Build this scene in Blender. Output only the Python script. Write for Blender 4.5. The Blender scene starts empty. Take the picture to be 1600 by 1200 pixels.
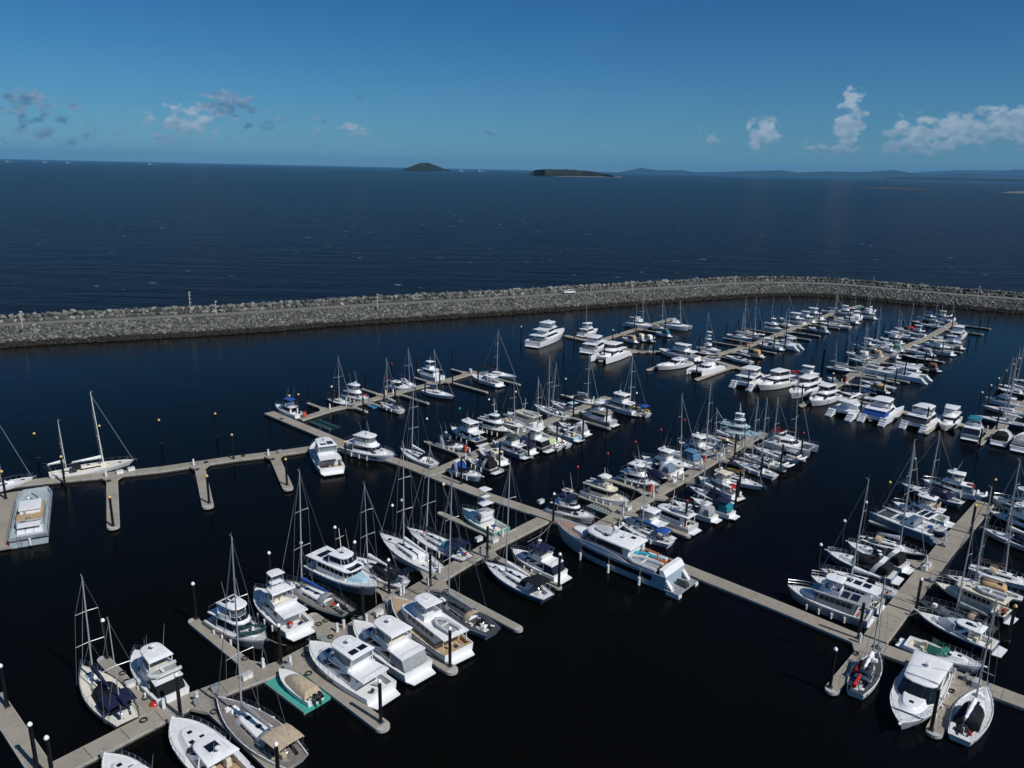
import bpy, math, random
from mathutils import Vector, Matrix
R=math.radians
# ---------------------------------------------------------------- camera, sky, sun, exposure
scn=bpy.context.scene
cam_d=bpy.data.cameras.new('camera'); cam=bpy.data.objects.new('camera',cam_d); scn.collection.objects.link(cam)
cam_d.sensor_width=36.0; cam_d.sensor_fit='HORIZONTAL'; cam_d.lens=36.0*1217/1600.0
cam_d.clip_start=1.0; cam_d.clip_end=400000.0
PITCH=0.268937; ROLL=0.021468
cam.location=(0,0,52)
cam.matrix_world=Matrix.Translation((0,0,52)) @ Matrix.Rotation(math.pi/2-PITCH,4,'X') @ Matrix.Rotation(ROLL,4,'Z')
scn.camera=cam
SUN_AZ=-38.0; SUN_EL=47.0       # azimuth measured from +X towards +Y
sv=Vector((math.cos(R(SUN_AZ))*math.cos(R(SUN_EL)),math.sin(R(SUN_AZ))*math.cos(R(SUN_EL)),math.sin(R(SUN_EL))))
sl=bpy.data.lights.new('sun','SUN'); sl.energy=4.0; sl.angle=R(0.53); sl.color=(1,0.965,0.91)
sun=bpy.data.objects.new('sun',sl); scn.collection.objects.link(sun)
sun.rotation_euler=(-sv).to_track_quat('-Z','Y').to_euler()
scn.view_settings.view_transform='Standard'; scn.view_settings.look='None'
scn.view_settings.exposure=-0.12; scn.view_settings.gamma=1.0
W=bpy.data.worlds.new('World'); scn.world=W; W.use_nodes=True
nt=W.node_tree; nt.nodes.clear()
def wn(t,**k):
    n=nt.nodes.new(t)
    for a,b in k.items(): setattr(n,a,b)
    return n
def wm(op,a,b=None,c=None,clamp=False):
    n=wn('ShaderNodeMath',operation=op,use_clamp=clamp)
    for i,v in enumerate((a,b,c)):
        if v is None: continue
        if isinstance(v,(int,float)): n.inputs[i].default_value=v
        else: nt.links.new(v,n.inputs[i])
    return n.outputs[0]
sky=wn('ShaderNodeTexSky',sky_type='NISHITA',sun_disc=False,sun_elevation=R(SUN_EL),sun_rotation=math.atan2(sv.x,sv.y),altitude=60,air_density=1.0,dust_density=0.0,ozone_density=1.5)
hs=wn('ShaderNodeHueSaturation'); hs.inputs['Saturation'].default_value=1.05; hs.inputs['Value'].default_value=1.0
tc=wn('ShaderNodeTexCoord'); sp=wn('ShaderNodeSeparateXYZ'); nt.links.new(tc.outputs['Generated'],sp.inputs[0])
# clean sea air: the low sky stays blue
tr=wn('ShaderNodeValToRGB'); te=tr.color_ramp.elements; te[0].position=0.0; te[0].color=(.40,.80,1.34,1); te[1].position=.45; te[1].color=(.46,.80,1.08,1); t3=te.new(.09); t3.color=(.40,.83,1.30,1); t4=te.new(.2); t4.color=(.34,.77,1.22,1); t5=te.new(.035); t5.color=(.39,.82,1.33,1)
nt.links.new(sp.outputs[2],tr.inputs[0])
tm=wn('ShaderNodeMixRGB',blend_type='MULTIPLY'); tm.inputs[0].default_value=1.0; nt.links.new(sky.outputs[0],tm.inputs[1]); nt.links.new(tr.outputs[0],tm.inputs[2]); nt.links.new(tm.outputs[0],hs.inputs['Color'])
az=wm('ARCTAN2',sp.outputs[0],sp.outputs[1]); el=wm('ARCSINE',sp.outputs[2])
cmb=wn('ShaderNodeCombineXYZ'); nt.links.new(az,cmb.inputs[0]); nt.links.new(wm('MULTIPLY',el,1.5),cmb.inputs[1])
nz=wn('ShaderNodeTexNoise'); nz.inputs['Scale'].default_value=52; nz.inputs['Detail'].default_value=7; nz.inputs['Roughness'].default_value=0.62
nt.links.new(cmb.outputs[0],nz.inputs['Vector'])
nz2=wn('ShaderNodeTexNoise'); nz2.inputs['Scale'].default_value=90; nz2.inputs['Detail'].default_value=5
nt.links.new(cmb.outputs[0],nz2.inputs['Vector'])
# clouds: (azimuth, elevation, half width, half height, strength, brightness)
CL=[(-0.3392,0.0669,0.0421,0.0185,0.95,0.25),(-0.3853,0.043,0.0646,0.0258,0.855,0.75),(-0.5287,0.0478,0.0564,0.0274,0.6649999999999999,0.25),(-0.5441,0.0626,0.029,0.0101,0.475,0.05),(-0.2984,0.0476,0.0361,0.0171,0.57,0.2),(-0.196,0.0379,0.0265,0.0177,0.6649999999999999,0.7),(-0.2373,0.0331,0.0233,0.0176,0.4275,0.5),(-0.1465,0.04,0.0385,0.0158,0.38,0.4),(-0.034,0.0428,0.0196,0.007,0.475,0.2),(-0.1865,0.0794,0.0169,0.0058,0.57,0.0),(-0.2365,0.0512,0.0232,0.0058,0.475,0.1),(-0.4667,0.0376,0.0318,0.0197,0.4275,0.3),(0.3835,0.0623,0.0215,0.0435,1.045,0.85),(0.2936,0.044,0.0301,0.0248,0.95,0.8),(0.2284,0.039,0.024,0.0214,0.6649999999999999,0.7),(0.4611,0.0474,0.059,0.0285,0.9974999999999999,0.75),(0.5294,0.0523,0.0491,0.0291,0.95,0.65),(0.5734,0.0582,0.0399,0.0331,0.95,0.5),(0.3583,0.0304,0.0339,0.0132,0.57,0.55),(0.265,0.0792,0.0312,0.0075,0.38,0.1),(0.1112,0.0269,0.0213,0.007,0.38,0.5),(0.4915,0.0687,0.0439,0.007,0.2375,0.1),(0.2948,0.0666,0.0523,0.0132,0.285,0.15),(0.4351,0.0291,0.1348,0.0128,0.33249999999999996,0.45),(-0.414,0.0192,0.2233,0.013,0.285,0.3),(-0.5319,0.022,0.0685,0.0157,0.38,0.3)]
dens=None; brt=None
for (a,e,w,h,s,b) in CL:
    dx=wm('DIVIDE',wm('SUBTRACT',az,a),w); dy=wm('DIVIDE',wm('SUBTRACT',el,e),h)
    d=wm('SUBTRACT',1.0,wm('ADD',wm('MULTIPLY',dx,dx),wm('MULTIPLY',dy,dy)),clamp=True)
    d=wm('MULTIPLY',d,s)
    bb=wm('MULTIPLY',d,wm('MULTIPLY_ADD',dy,.45,b-.05))  # cloud shading painted in: each blob brighter towards its sunlit top
    dens=d if dens is None else wm('ADD',dens,d)
    brt=bb if brt is None else wm('ADD',brt,bb)
vo=wn('ShaderNodeTexVoronoi',feature='SMOOTH_F1'); vo.inputs['Scale'].default_value=85; nt.links.new(cmb.outputs[0],vo.inputs['Vector'])
nzc=wm('ADD',wm('MULTIPLY_ADD',nz.outputs['Fac'],2.3,-0.65),wm('MULTIPLY_ADD',vo.outputs['Distance'],-0.9,0.38))
cd=wm('MULTIPLY',wm('SUBTRACT',wm('ADD',wm('MULTIPLY',dens,0.95),nzc),0.98),2.8,clamp=True)
cd=wm('MULTIPLY',cd,wm('MULTIPLY',dens,4.0,clamp=True),clamp=True)
cb=wm('DIVIDE',brt,wm('MAXIMUM',dens,0.001))
cb=wm('ADD',cb,wm('MULTIPLY',wm('SUBTRACT',nz2.outputs['Fac'],0.5),1.5))
cc=wn('ShaderNodeMixRGB'); cc.inputs[1].default_value=(1.7,4.0,6.8,1); cc.inputs[2].default_value=(8.5,10.5,12.5,1)
nt.links.new(wm('MAXIMUM',cb,0.0,clamp=True),cc.inputs[0])
mx=wn('ShaderNodeMixRGB'); nt.links.new(wm('MULTIPLY',cd,0.85),mx.inputs[0]); nt.links.new(hs.outputs[0],mx.inputs[1]); nt.links.new(cc.outputs[0],mx.inputs[2])
bg=wn('ShaderNodeBackground'); bg.inputs[1].default_value=0.050; nt.links.new(mx.outputs[0],bg.inputs[0])
wo=wn('ShaderNodeOutputWorld'); nt.links.new(bg.outputs[0],wo.inputs[0])

# ---------------------------------------------------------------- helpers
C=scn.collection
rnd=random.Random(7)
MATS={}
def mat(name,col=(.8,.8,.8),rough=.5,metal=0,var=.06,scale=3,spec=.5,bump=0,bscale=20):
    if name in MATS: return MATS[name]
    m=bpy.data.materials.new(name); m.use_nodes=True; t=m.node_tree; b=t.nodes['Principled BSDF']
    b.inputs['Roughness'].default_value=rough; b.inputs['Metallic'].default_value=metal; b.inputs['Specular IOR Level'].default_value=spec
    tcn=t.nodes.new('ShaderNodeTexCoord'); n=t.nodes.new('ShaderNodeTexNoise'); n.inputs['Scale'].default_value=scale; n.inputs['Detail'].default_value=4
    t.links.new(tcn.outputs['Object'],n.inputs['Vector'])
    r=t.nodes.new('ShaderNodeValToRGB'); e=r.color_ramp.elements
    e[0].position=.3; e[1].position=.7
    e[0].color=tuple(c*(1-var) for c in col)+(1,); e[1].color=tuple(min(1,c*(1+var)) for c in col)+(1,)
    t.links.new(n.outputs['Fac'],r.inputs[0]); t.links.new(r.outputs[0],b.inputs['Base Color'])
    if bump:
        bn=t.nodes.new('ShaderNodeBump'); bn.inputs['Strength'].default_value=bump; bn.inputs['Distance'].default_value=.05
        n2=t.nodes.new('ShaderNodeTexNoise'); n2.inputs['Scale'].default_value=bscale; n2.inputs['Detail'].default_value=5
        t.links.new(tcn.outputs['Object'],n2.inputs['Vector']); t.links.new(n2.outputs['Fac'],bn.inputs['Height']); t.links.new(bn.outputs[0],b.inputs['Normal'])
    MATS[name]=m; return m
PAL=dict(white=(.81,.82,.83),cream=(.70,.64,.50),grey=(.30,.32,.33),lgrey=(.48,.50,.51),bluegrey=(.16,.22,.28),dgrey=(.055,.06,.065),
 black=(.012,.013,.016),navy=(.012,.018,.05),navyl=(.06,.09,.17),blue=(.02,.08,.32),bluel=(.10,.20,.34),teal=(.02,.18,.24),turq=(.03,.35,.45),
 green=(.012,.05,.045),seagreen=(.16,.36,.30),pgreen=(.45,.55,.32),maroon=(.11,.012,.02),red=(.45,.03,.02),beige=(.48,.39,.28),tan=(.50,.33,.19),
 teak=(.42,.30,.18),teakgrey=(.20,.18,.165),brown=(.16,.09,.06),pblue=(.38,.58,.68),yellow=(.62,.42,.06),mauve=(.24,.17,.21),orange=(.6,.16,.04),silver=(.45,.5,.55))
def gel(c): return mat('gelcoat_'+c,PAL[c],.28,0,.05,1.2)
def can(c): return mat('canvas_'+c,PAL[c],.85,0,.16,2.5,.2,.35,6)
def deckm(c):
    if c=='cream': return mat('deck_cream',(.72,.69,.60),.6,0,.1,2.5,.3)
    if c=='teakgrey' or c=='teak': return mat('deck_'+c,PAL[c],.75,0,.22,4,.3)
    if c=='white': return mat('deck_white',(.69,.70,.70),.6,0,.08,2.2,.3)
    return mat('deck_'+c,PAL[c],.6,0,.1,2.5,.3)
GLASS=mat('tinted_glass',(.008,.011,.017),.07,0,.3,2,.6)
SMOKE=mat('clear_screen',(.20,.24,.26),.12,0,.25,2,.5)
STEEL=mat('stainless',(.62,.63,.64),.25,.9,.1)
ALU=mat('mast_alloy',(.50,.52,.54),.35,.35,.1)
WMAST=mat('mast_white',(.78,.78,.75),.35,0,.05)
WIRE=mat('rigging_wire',(.30,.33,.35),.4,.3,.1)
BOOT=mat('antifoul',(.02,.022,.03),.7,0,.3)
RUB=mat('black_rubber',(.015,.015,.017),.6,0,.3)
SOLAR=mat('solar_cell',(.006,.009,.022),.18,0,.3)
ROPE=mat('rope',(.45,.42,.36),.9,0,.2)
WHITEP=mat('white_plastic',(.78,.78,.75),.4,0,.06)
class MB:
    def __init__(s): s.v=[]; s.f=[]; s.m=[]; s.mats=[]
    def mi(s,m):
        if m not in s.mats: s.mats.append(m)
        return s.mats.index(m)
    def face(s,pts,m):
        i=len(s.v); s.v+= [tuple(p) for p in pts]; s.f.append(tuple(range(i,i+len(pts)))); s.m.append(s.mi(m))
    def box(s,x0,x1,y0,y1,z0,z1,m,bev=0):
        i=len(s.v); k=s.mi(m); b=bev
        s.v+=[(x0,y0,z0),(x1,y0,z0),(x1,y1,z0),(x0,y1,z0),(x0+b,y0+b,z1),(x1-b,y0+b,z1),(x1-b,y1-b,z1),(x0+b,y1-b,z1)]
        for f in ((3,2,1,0),(4,5,6,7),(0,1,5,4),(1,2,6,5),(2,3,7,6),(3,0,4,7)): s.f.append(tuple(i+q for q in f)); s.m.append(k)
    def rings(s,rs,m,close=True,cap0=False,cap1=False):
        n=len(rs[0]); i=len(s.v); k=s.mi(m)
        for r in rs: s.v+=[tuple(p) for p in r]
        for a in range(len(rs)-1):
            for j in range(n if close else n-1):
                j2=(j+1)%n
                s.f.append((i+a*n+j,i+a*n+j2,i+(a+1)*n+j2,i+(a+1)*n+j)); s.m.append(k)
        if cap0: s.f.append(tuple(i+j for j in range(n-1,-1,-1))); s.m.append(k)
        if cap1: s.f.append(tuple(i+(len(rs)-1)*n+j for j in range(n))); s.m.append(k)
    def tube(s,pts,r,m,n=5,r1=None):
        pts=[Vector(p) for p in pts]; rs=[]
        for i,p in enumerate(pts):
            d=(pts[min(i+1,len(pts)-1)]-pts[max(i-1,0)])
            if d.length<1e-6: d=Vector((0,0,1))
            d.normalize(); u=d.cross(Vector((0,0,1)) if abs(d.z)<.9 else Vector((1,0,0))).normalized(); w=d.cross(u)
            rr=r if r1 is None else r+(r1-r)*i/(len(pts)-1)
            rs.append([p+u*rr*math.cos(2*math.pi*j/n)+w*rr*math.sin(2*math.pi*j/n) for j in range(n)])
        s.rings(rs,m,True,True,True)
    def ball(s,c,r,m,sz=1,n=8,k=5):
        rs=[]
        for a in range(1,k):
            t=math.pi*a/k; rs.append([(c[0]+r*math.sin(t)*math.cos(2*math.pi*j/n),c[1]+r*math.sin(t)*math.sin(2*math.pi*j/n),c[2]-sz*r*math.cos(t)) for j in range(n)])
        s.rings(rs,m,True,True,True)
    def build(s,name,parent=None,smooth=40):
        me=bpy.data.meshes.new(name); me.from_pydata(s.v,[],s.f)
        for m in s.mats: me.materials.append(m)
        me.polygons.foreach_set('material_index',s.m)
        if smooth:
            me.polygons.foreach_set('use_smooth',[True]*len(s.f)); me.set_sharp_from_angle(angle=R(smooth))
        me.update()
        o=bpy.data.objects.new(name,me); C.objects.link(o)
        if parent: o.parent=parent
        return o
def tag(o,label=None,cat=None,group=None,kind=None):
    if label: o['label']=label
    if cat: o['category']=cat
    if group: o['group']=group
    if kind: o['kind']=kind
    return o
def empty(name,loc,rz=0):
    o=bpy.data.objects.new(name,None); C.objects.link(o); o.location=loc; o.rotation_euler=(0,0,rz); o.empty_display_size=.5; return o
def dup(root,loc,rz=0):
    r=root.copy(); C.objects.link(r); r.location=loc; r.rotation_euler=(0,0,rz)
    for ch in root.children:
        c=ch.copy(); C.objects.link(c); c.parent=r
        for g in ch.children:
            d=g.copy(); C.objects.link(d); d.parent=c
    return r

# ---------------------------------------------------------------- water, breakwater, land
def node_mat(name):
    m=bpy.data.materials.new(name); m.use_nodes=True; t=m.node_tree; return m,t,t.nodes['Principled BSDF']
def nn(t,ty,**k):
    n=t.nodes.new(ty)
    for a,b in k.items():
        if a in n.inputs: n.inputs[a].default_value=b
        else: setattr(n,a,b)
    return n
def noise(t,vec,scale,detail=4,rough=.5,dist=0):
    n=nn(t,'ShaderNodeTexNoise'); n.inputs['Scale'].default_value=scale; n.inputs['Detail'].default_value=detail; n.inputs['Roughness'].default_value=rough; n.inputs['Distortion'].default_value=dist
    t.links.new(vec,n.inputs['Vector']); return n.outputs['Fac']
def ramp(t,f,stops):
    r=nn(t,'ShaderNodeValToRGB'); e=r.color_ramp.elements
    while len(e)<len(stops): e.new(.5)
    for q,(p,c) in zip(e,stops): q.position=p; q.color=tuple(c)+(1,) if len(c)==3 else c
    t.links.new(f,r.inputs[0]); return r.outputs[0]
def mix(t,f,a,b,ty='MIX'):
    n=nn(t,'ShaderNodeMixRGB',blend_type=ty)
    for i,v in enumerate((f,a,b)):
        if isinstance(v,(int,float)): n.inputs[i].default_value=v
        elif isinstance(v,tuple): n.inputs[i].default_value=v+(1,)
        else: t.links.new(v,n.inputs[i])
    return n.outputs[0]
def smap(t,vec,sc,rot=0):
    n=nn(t,'ShaderNodeMapping'); n.inputs['Scale'].default_value=sc; n.inputs['Rotation'].default_value=(0,0,rot); t.links.new(vec,n.inputs['Vector']); return n.outputs[0]
def water_mat(name,sea):
    m,t,b=node_mat(name); geo=nn(t,'ShaderNodeNewGeometry').outputs['Position']
    b.inputs['IOR'].default_value=1.05 if sea else 1.12; b.inputs['Specular IOR Level'].default_value=.5
    if sea:
        big=noise(t,smap(t,geo,(.0006,.0035,1),.05),1,5,.6)
        base=ramp(t,big,[(.35,(.0034,.0024,.0125)),(.65,(.0052,.0048,.0125))])
        cap=noise(t,smap(t,geo,(.085,.38,1),.12),1,2,.5)
        cap2=noise(t,smap(t,geo,(.9,2.2,1),.1),1,3,.6)
        cap3=noise(t,smap(t,geo,(.012,.02,1)),1,2,.5)
        s=nn(t,'ShaderNodeMath',operation='ADD'); t.links.new(cap,s.inputs[0]); 
        q=nn(t,'ShaderNodeMath',operation='MULTIPLY'); t.links.new(cap2,q.inputs[0]); q.inputs[1].default_value=.12; t.links.new(q.outputs[0],s.inputs[1])
        q3=nn(t,'ShaderNodeMath',operation='MULTIPLY_ADD'); t.links.new(cap3,q3.inputs[0]); q3.inputs[1].default_value=.16; t.links.new(s.outputs[0],q3.inputs[2])
        foam=ramp(t,q3.outputs[0],[(.875,(0,0,0)),(.925,(1,1,1))])
        col=mix(t,foam,base,(.42,.48,.52)); t.links.new(col,b.inputs['Base Color'])
        rr=nn(t,'ShaderNodeMath',operation='MULTIPLY_ADD'); t.links.new(foam,rr.inputs[0]); rr.inputs[1].default_value=.5; rr.inputs[2].default_value=.22; t.links.new(rr.outputs[0],b.inputs['Roughness'])
        h1=noise(t,smap(t,geo,(.10,.42,1),.12),1,4,.6); h2=noise(t,smap(t,geo,(.02,.07,1),.1),1,3,.5)
        hs_=nn(t,'ShaderNodeMath',operation='MULTIPLY_ADD'); t.links.new(h2,hs_.inputs[0]); hs_.inputs[1].default_value=2.5; t.links.new(h1,hs_.inputs[2])
        bp=nn(t,'ShaderNodeBump'); bp.inputs['Strength'].default_value=.9; bp.inputs['Distance'].default_value=.9
        t.links.new(hs_.outputs[0],bp.inputs['Height']); t.links.new(bp.outputs[0],b.inputs['Normal'])
    else:
        big=noise(t,smap(t,geo,(.012,.02,1),.4),1,5,.6,.5)
        base=ramp(t,big,[(.30,(.0022,.0028,.0016)),(.52,(.0024,.0026,.0026)),(.68,(.0028,.0030,.0095))])
        t.links.new(base,b.inputs['Base Color'])
        b.inputs['Roughness'].default_value=.06
        h1=noise(t,smap(t,geo,(.9,1.3,1),.5),1,4,.6); h2=noise(t,smap(t,geo,(.12,.2,1),.3),1,3,.5)
        hs_=nn(t,'ShaderNodeMath',operation='MULTIPLY_ADD'); t.links.new(h2,hs_.inputs[0]); hs_.inputs[1].default_value=1.0; t.links.new(h1,hs_.inputs[2])
        bp=nn(t,'ShaderNodeBump'); bp.inputs['Strength'].default_value=.5; bp.inputs['Distance'].default_value=.10
        t.links.new(hs_.outputs[0],bp.inputs['Height']); t.links.new(bp.outputs[0],b.inputs['Normal'])
    return m
def catmull(P,step):
    out=[]
    P=[Vector((p[0],p[1])) for p in P]
    for i in range(len(P)-1):
        p0=P[max(i-1,0)];p1=P[i];p2=P[i+1];p3=P[min(i+2,len(P)-1)]
        n=max(2,int((p2-p1).length/step))
        for k in range(n):
            t=k/n; out.append(.5*((2*p1)+(p2-p0)*t+(2*p0-5*p1+4*p2-p3)*t*t+(-p0+3*p1-3*p2+p3)*t**3))
    out.append(P[-1]); return out
BW=catmull([(-164.3,174.27),(-157.05,201.02),(-146.16,216.01),(-116.12,229.44),(-82.37,244.54),(-56.73,259.1),(-0.56,286.36),(51.37,314.36),(80.94,329.54),(112.77,344.29),(142.04,346.47),(164.69,333.83),(185.81,322.05),(206.52,312.6),(234.43,297.94),(262.68,274.49)],3.0)      # inner waterline of the breakwater
def normals(path):
    o=[]
    for i in range(len(path)):
        d=path[min(i+1,len(path)-1)]-path[max(i-1,0)]; d.normalize(); o.append(Vector((-d.y,d.x)))
    return o
BN=normals(BW)
def strip(name,path,nrm,prof,m,smooth=0):
    mb=MB(); mb.rings([[ (p.x+n.x*o,p.y+n.y*o,z) for (o,z) in prof] for p,n in zip(path,nrm)],m,close=False)
    return mb.build(name,smooth=smooth)
MARW=water_mat('harbour_water',False); SEAW=water_mat('sea_water',True)
mb=MB(); S=90000
mid=[(p.x+n.x*15,p.y+n.y*15) for p,n in zip(BW,BN)]
# harbour side: fan below the breakwater line; sea: beyond it, split so that the two sheets only meet under the bank
a=[(x,y,0) for x,y in mid]
mb.face([(-S,-S,0),(S,-S,0),(S,a[-1][1]-S*.9,0)]+a[::-1]+[(-S,a[0][1]-300,0)],MARW)
o=tag(mb.build('harbour_water',smooth=0),kind='structure')
mb=MB()
mb.face([(x,y,0) for x,y,_ in a]+[(S,a[-1][1]-S*.9,0),(S,S,0),(-S,S,0),(-S,a[0][1]-300,0)],SEAW)
tag(mb.build('sea_water',smooth=0),kind='structure')
ROCKC=[(.0,(.06,.064,.062)),(.25,(.10,.108,.103)),(.55,(.15,.157,.147)),(.78,(.20,.20,.185)),(.93,(.29,.29,.27)),(1.0,(.24,.19,.14))]
def rock_mat():
    m,t,b=node_mat('granite_rock'); g=nn(t,'ShaderNodeNewGeometry'); pos=g.outputs['Position']
    c=ramp(t,g.outputs['Random Per Island'],ROCKC)
    n=noise(t,pos,2.5,5,.65); c=mix(t,1.0,c,ramp(t,n,[(.3,(.7,.7,.7)),(.7,(1.15,1.15,1.1))]),'MULTIPLY')
    s=nn(t,'ShaderNodeSeparateXYZ'); t.links.new(pos,s.inputs[0])
    w=nn(t,'ShaderNodeMath',operation='MULTIPLY_ADD'); nj=noise(t,pos,.6,3); t.links.new(nj,w.inputs[0]); w.inputs[1].default_value=-1.3; t.links.new(s.outputs[2],w.inputs[2])
    wet=ramp(t,w.outputs[0],[(.0,(1,1,1)),(.35,(1,1,1)),(.75,(0,0,0))])
    c=mix(t,wet,c,mix(t,n,(.006,.006,.005),(.035,.026,.018))); t.links.new(c,b.inputs['Base Color']); b.inputs['Roughness'].default_value=.85
    return m
ROCK=rock_mat()
def rock_obj_mat():
    m,t,b=node_mat('crest_rock'); oi=nn(t,'ShaderNodeObjectInfo'); c=ramp(t,oi.outputs['Random'],ROCKC)
    tcn=nn(t,'ShaderNodeTexCoord'); n=noise(t,tcn.outputs['Object'],1.5,5,.65)
    c=mix(t,1.0,c,ramp(t,n,[(.3,(.75,.75,.75)),(.7,(1.2,1.2,1.15))]),'MULTIPLY'); t.links.new(c,b.inputs['Base Color']); b.inputs['Roughness'].default_value=.85
    return m
CROCK=rock_obj_mat()
RI,ZR,ZC=(9.0,4.4,6.4)   # run of inner slope, road level, crest level
RW=5.0
CORE=mat('bank_fill',(.05,.05,.046),.95,0,.3,1)
tag(strip('breakwater_bank',BW,BN,[(-2.2,-1.2),(RI,ZR-.05),(RI+RW,ZR-.05),(RI+RW+1.5,ZC-1.0),(RI+RW+4,ZC-1.0),(RI+RW+18,-1.6)],CORE),kind='structure')
def road_mat():
    m,t,b=node_mat('gravel_road'); g=nn(t,'ShaderNodeNewGeometry').outputs['Position']
    c=ramp(t,noise(t,g,.35,6,.6),[(.3,(.125,.125,.12)),(.7,(.18,.178,.17))]); t.links.new(c,b.inputs['Base Color']); b.inputs['Roughness'].default_value=.9; return m
tag(strip('road',BW,BN,[(RI-.2,ZR),(RI+RW+.4,ZR)],road_mat()),kind='structure')
def rockpts(r,rr):
    s=[(-1,-1,-1),(1,-1,-1),(1,1,-1),(-1,1,-1),(-1,-1,1),(1,-1,1),(1,1,1),(-1,1,1)]
    ax=(r*rr.uniform(.55,.8),r*rr.uniform(.45,.7),r*rr.uniform(.4,.62)); m=Matrix.Rotation(rr.uniform(0,6.3),3,'Z')@Matrix.Rotation(rr.uniform(-.5,.5),3,'X')@Matrix.Rotation(rr.uniform(-.5,.5),3,'Y')
    return [m@Vector((x*ax[0]*rr.uniform(.6,1.05),y*ax[1]*rr.uniform(.6,1.05),z*ax[2]*rr.uniform(.6,1.05))) for x,y,z in s]
RF=((3,2,1),(3,1,0),(4,5,6),(4,6,7),(0,1,5),(0,5,4),(1,2,6),(1,6,5),(2,3,7),(2,7,6),(3,0,4),(3,4,7))
cum=[0]
for i in range(1,len(BW)): cum.append(cum[-1]+(BW[i]-BW[i-1]).length)
def along(s):
    import bisect
    i=min(max(bisect.bisect(cum,s)-1,0),len(BW)-2); f=(s-cum[i])/(cum[i+1]-cum[i]); return BW[i].lerp(BW[i+1],f),BN[i].lerp(BN[i+1],f)
mb=MB(); rr=random.Random(3); k=mb.mi(ROCK)
s=0
while s<cum[-1]:
    for j in range(24):
        f=(j+rr.random())/24; o_=-1.6+(RI+1.2)*f; z=-.75+(ZR+.75)*(o_+1.6)/(RI+1.6)
        p,n=along(s+rr.random()*1.0); r=rr.choice((.33,.38,.45,.55,.8)); i=len(mb.v)
        for q in rockpts(r,rr): mb.v.append((q.x+p.x+n.x*o_,q.y+p.y+n.y*o_,q.z+z))
        for f_ in RF: mb.f.append(tuple(i+a_ for a_ in f_)); mb.m.append(k)
    for j in range(1):
        o_=RI+RW+4+rr.random()*3; z=ZC-1.2-rr.random()*1.2; p,n=along(s+rr.random()); i=len(mb.v)
        for q in rockpts(rr.uniform(.8,1.4),rr): mb.v.append((q.x+p.x+n.x*o_,q.y+p.y+n.y*o_,q.z+z))
        for f_ in RF: mb.f.append(tuple(i+a_ for a_ in f_)); mb.m.append(k)
    s+=.64
tag(mb.build('armour_rocks',smooth=0),'grey armour rock slope of the breakwater, dark and wet at the waterline','rocks',kind='stuff')
# crest boulders: nearest ones single, the rest as one
protos=[]
for i in range(14):
    mb=MB(); pts=rockpts(1.1,rr); c=[Vector(p) for p in pts]; kk=mb.mi(CROCK); mb.v=[tuple(p) for p in c]; mb.f=[f for f in RF]; mb.m=[kk]*12
    me=bpy.data.meshes.new('boulder'); me.from_pydata(mb.v,[],mb.f); me.materials.append(CROCK); protos.append(me)
rest=MB(); kk=rest.mi(ROCK); cnt=0; s=22.0
while s<cum[-1]:
    for row in range(3):
        p,n=along(s+rr.uniform(-.35,.35)+row*.7); o_=RI+RW+.9+row*1.35+rr.uniform(-.25,.25); z=(ZR+.45,ZC-.55,ZC-.5)[row]+rr.uniform(-.15,.2); sc=rr.uniform(.8,1.2)
        if cnt<300 and row<2:
            o=bpy.data.objects.new('boulder',rr.choice(protos)); C.objects.link(o); o.location=(p.x+n.x*o_,p.y+n.y*o_,z); o.rotation_euler=(0,0,rr.uniform(0,6.28)); o.scale=(sc,)*3
            tag(o,'rough grey boulder in the row along the seaward edge of the breakwater road','boulder','boulders lining the breakwater road'); cnt+=1
        else:
            i=len(rest.v)
            for q in rockpts(1.1*sc,rr): rest.v.append((q.x+p.x+n.x*o_,q.y+p.y+n.y*o_,q.z+z))
            for f_ in RF: rest.f.append(tuple(i+a_ for a_ in f_)); rest.m.append(kk)
    s+=1.35
tag(rest.build('crest_rocks',smooth=0),'rocks of the breakwater crest, on the sea side and far around the bend','rocks',kind='stuff')
# islands and mainland
def hill_mat(name,c0,c1):
    m,t,b=node_mat(name); g=nn(t,'ShaderNodeNewGeometry').outputs['Position']
    c=ramp(t,noise(t,g,.012,6,.65),[(.35,c0),(.65,c1)]); t.links.new(c,b.inputs['Base Color']); b.inputs['Roughness'].default_value=1; b.inputs['Specular IOR Level'].default_value=0; return m
FOR=hill_mat('island_forest',(.012,.018,.012),(.035,.038,.026)); SAND=mat('sand',(.14,.135,.115),.9,0,.1,.01)
def ridge(name,pts,depth,m,rng,shore=None):
    # pts: (x,y,height) along the foot of the ridge, built as a mound with real depth
    mb=MB(); rs=[]; n=10; P=[]
    for i in range(len(pts)-1):
        for k in range(6):
            f=k/6; a,b=pts[i],pts[i+1]; P.append([a[q]+(b[q]-a[q])*f for q in range(3)])
    P.append(list(pts[-1]))
    for i,(x,y,h) in enumerate(P):
        d=Vector((x,y)).normalized(); r=[]; hh=h*(1+rng.uniform(-.04,.04))
        for j in range(n+1):
            u=j/n; z=hh*math.sin(math.pi*u)**.8*(1+rng.uniform(-.03,.03)) if 0<j<n else -2
            r.append((x+d.x*depth*u,y+d.y*depth*u,z))
        rs.append(r)
    mb.rings(rs,m,close=False); return tag(mb.build(name,smooth=80),kind='structure')
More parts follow.
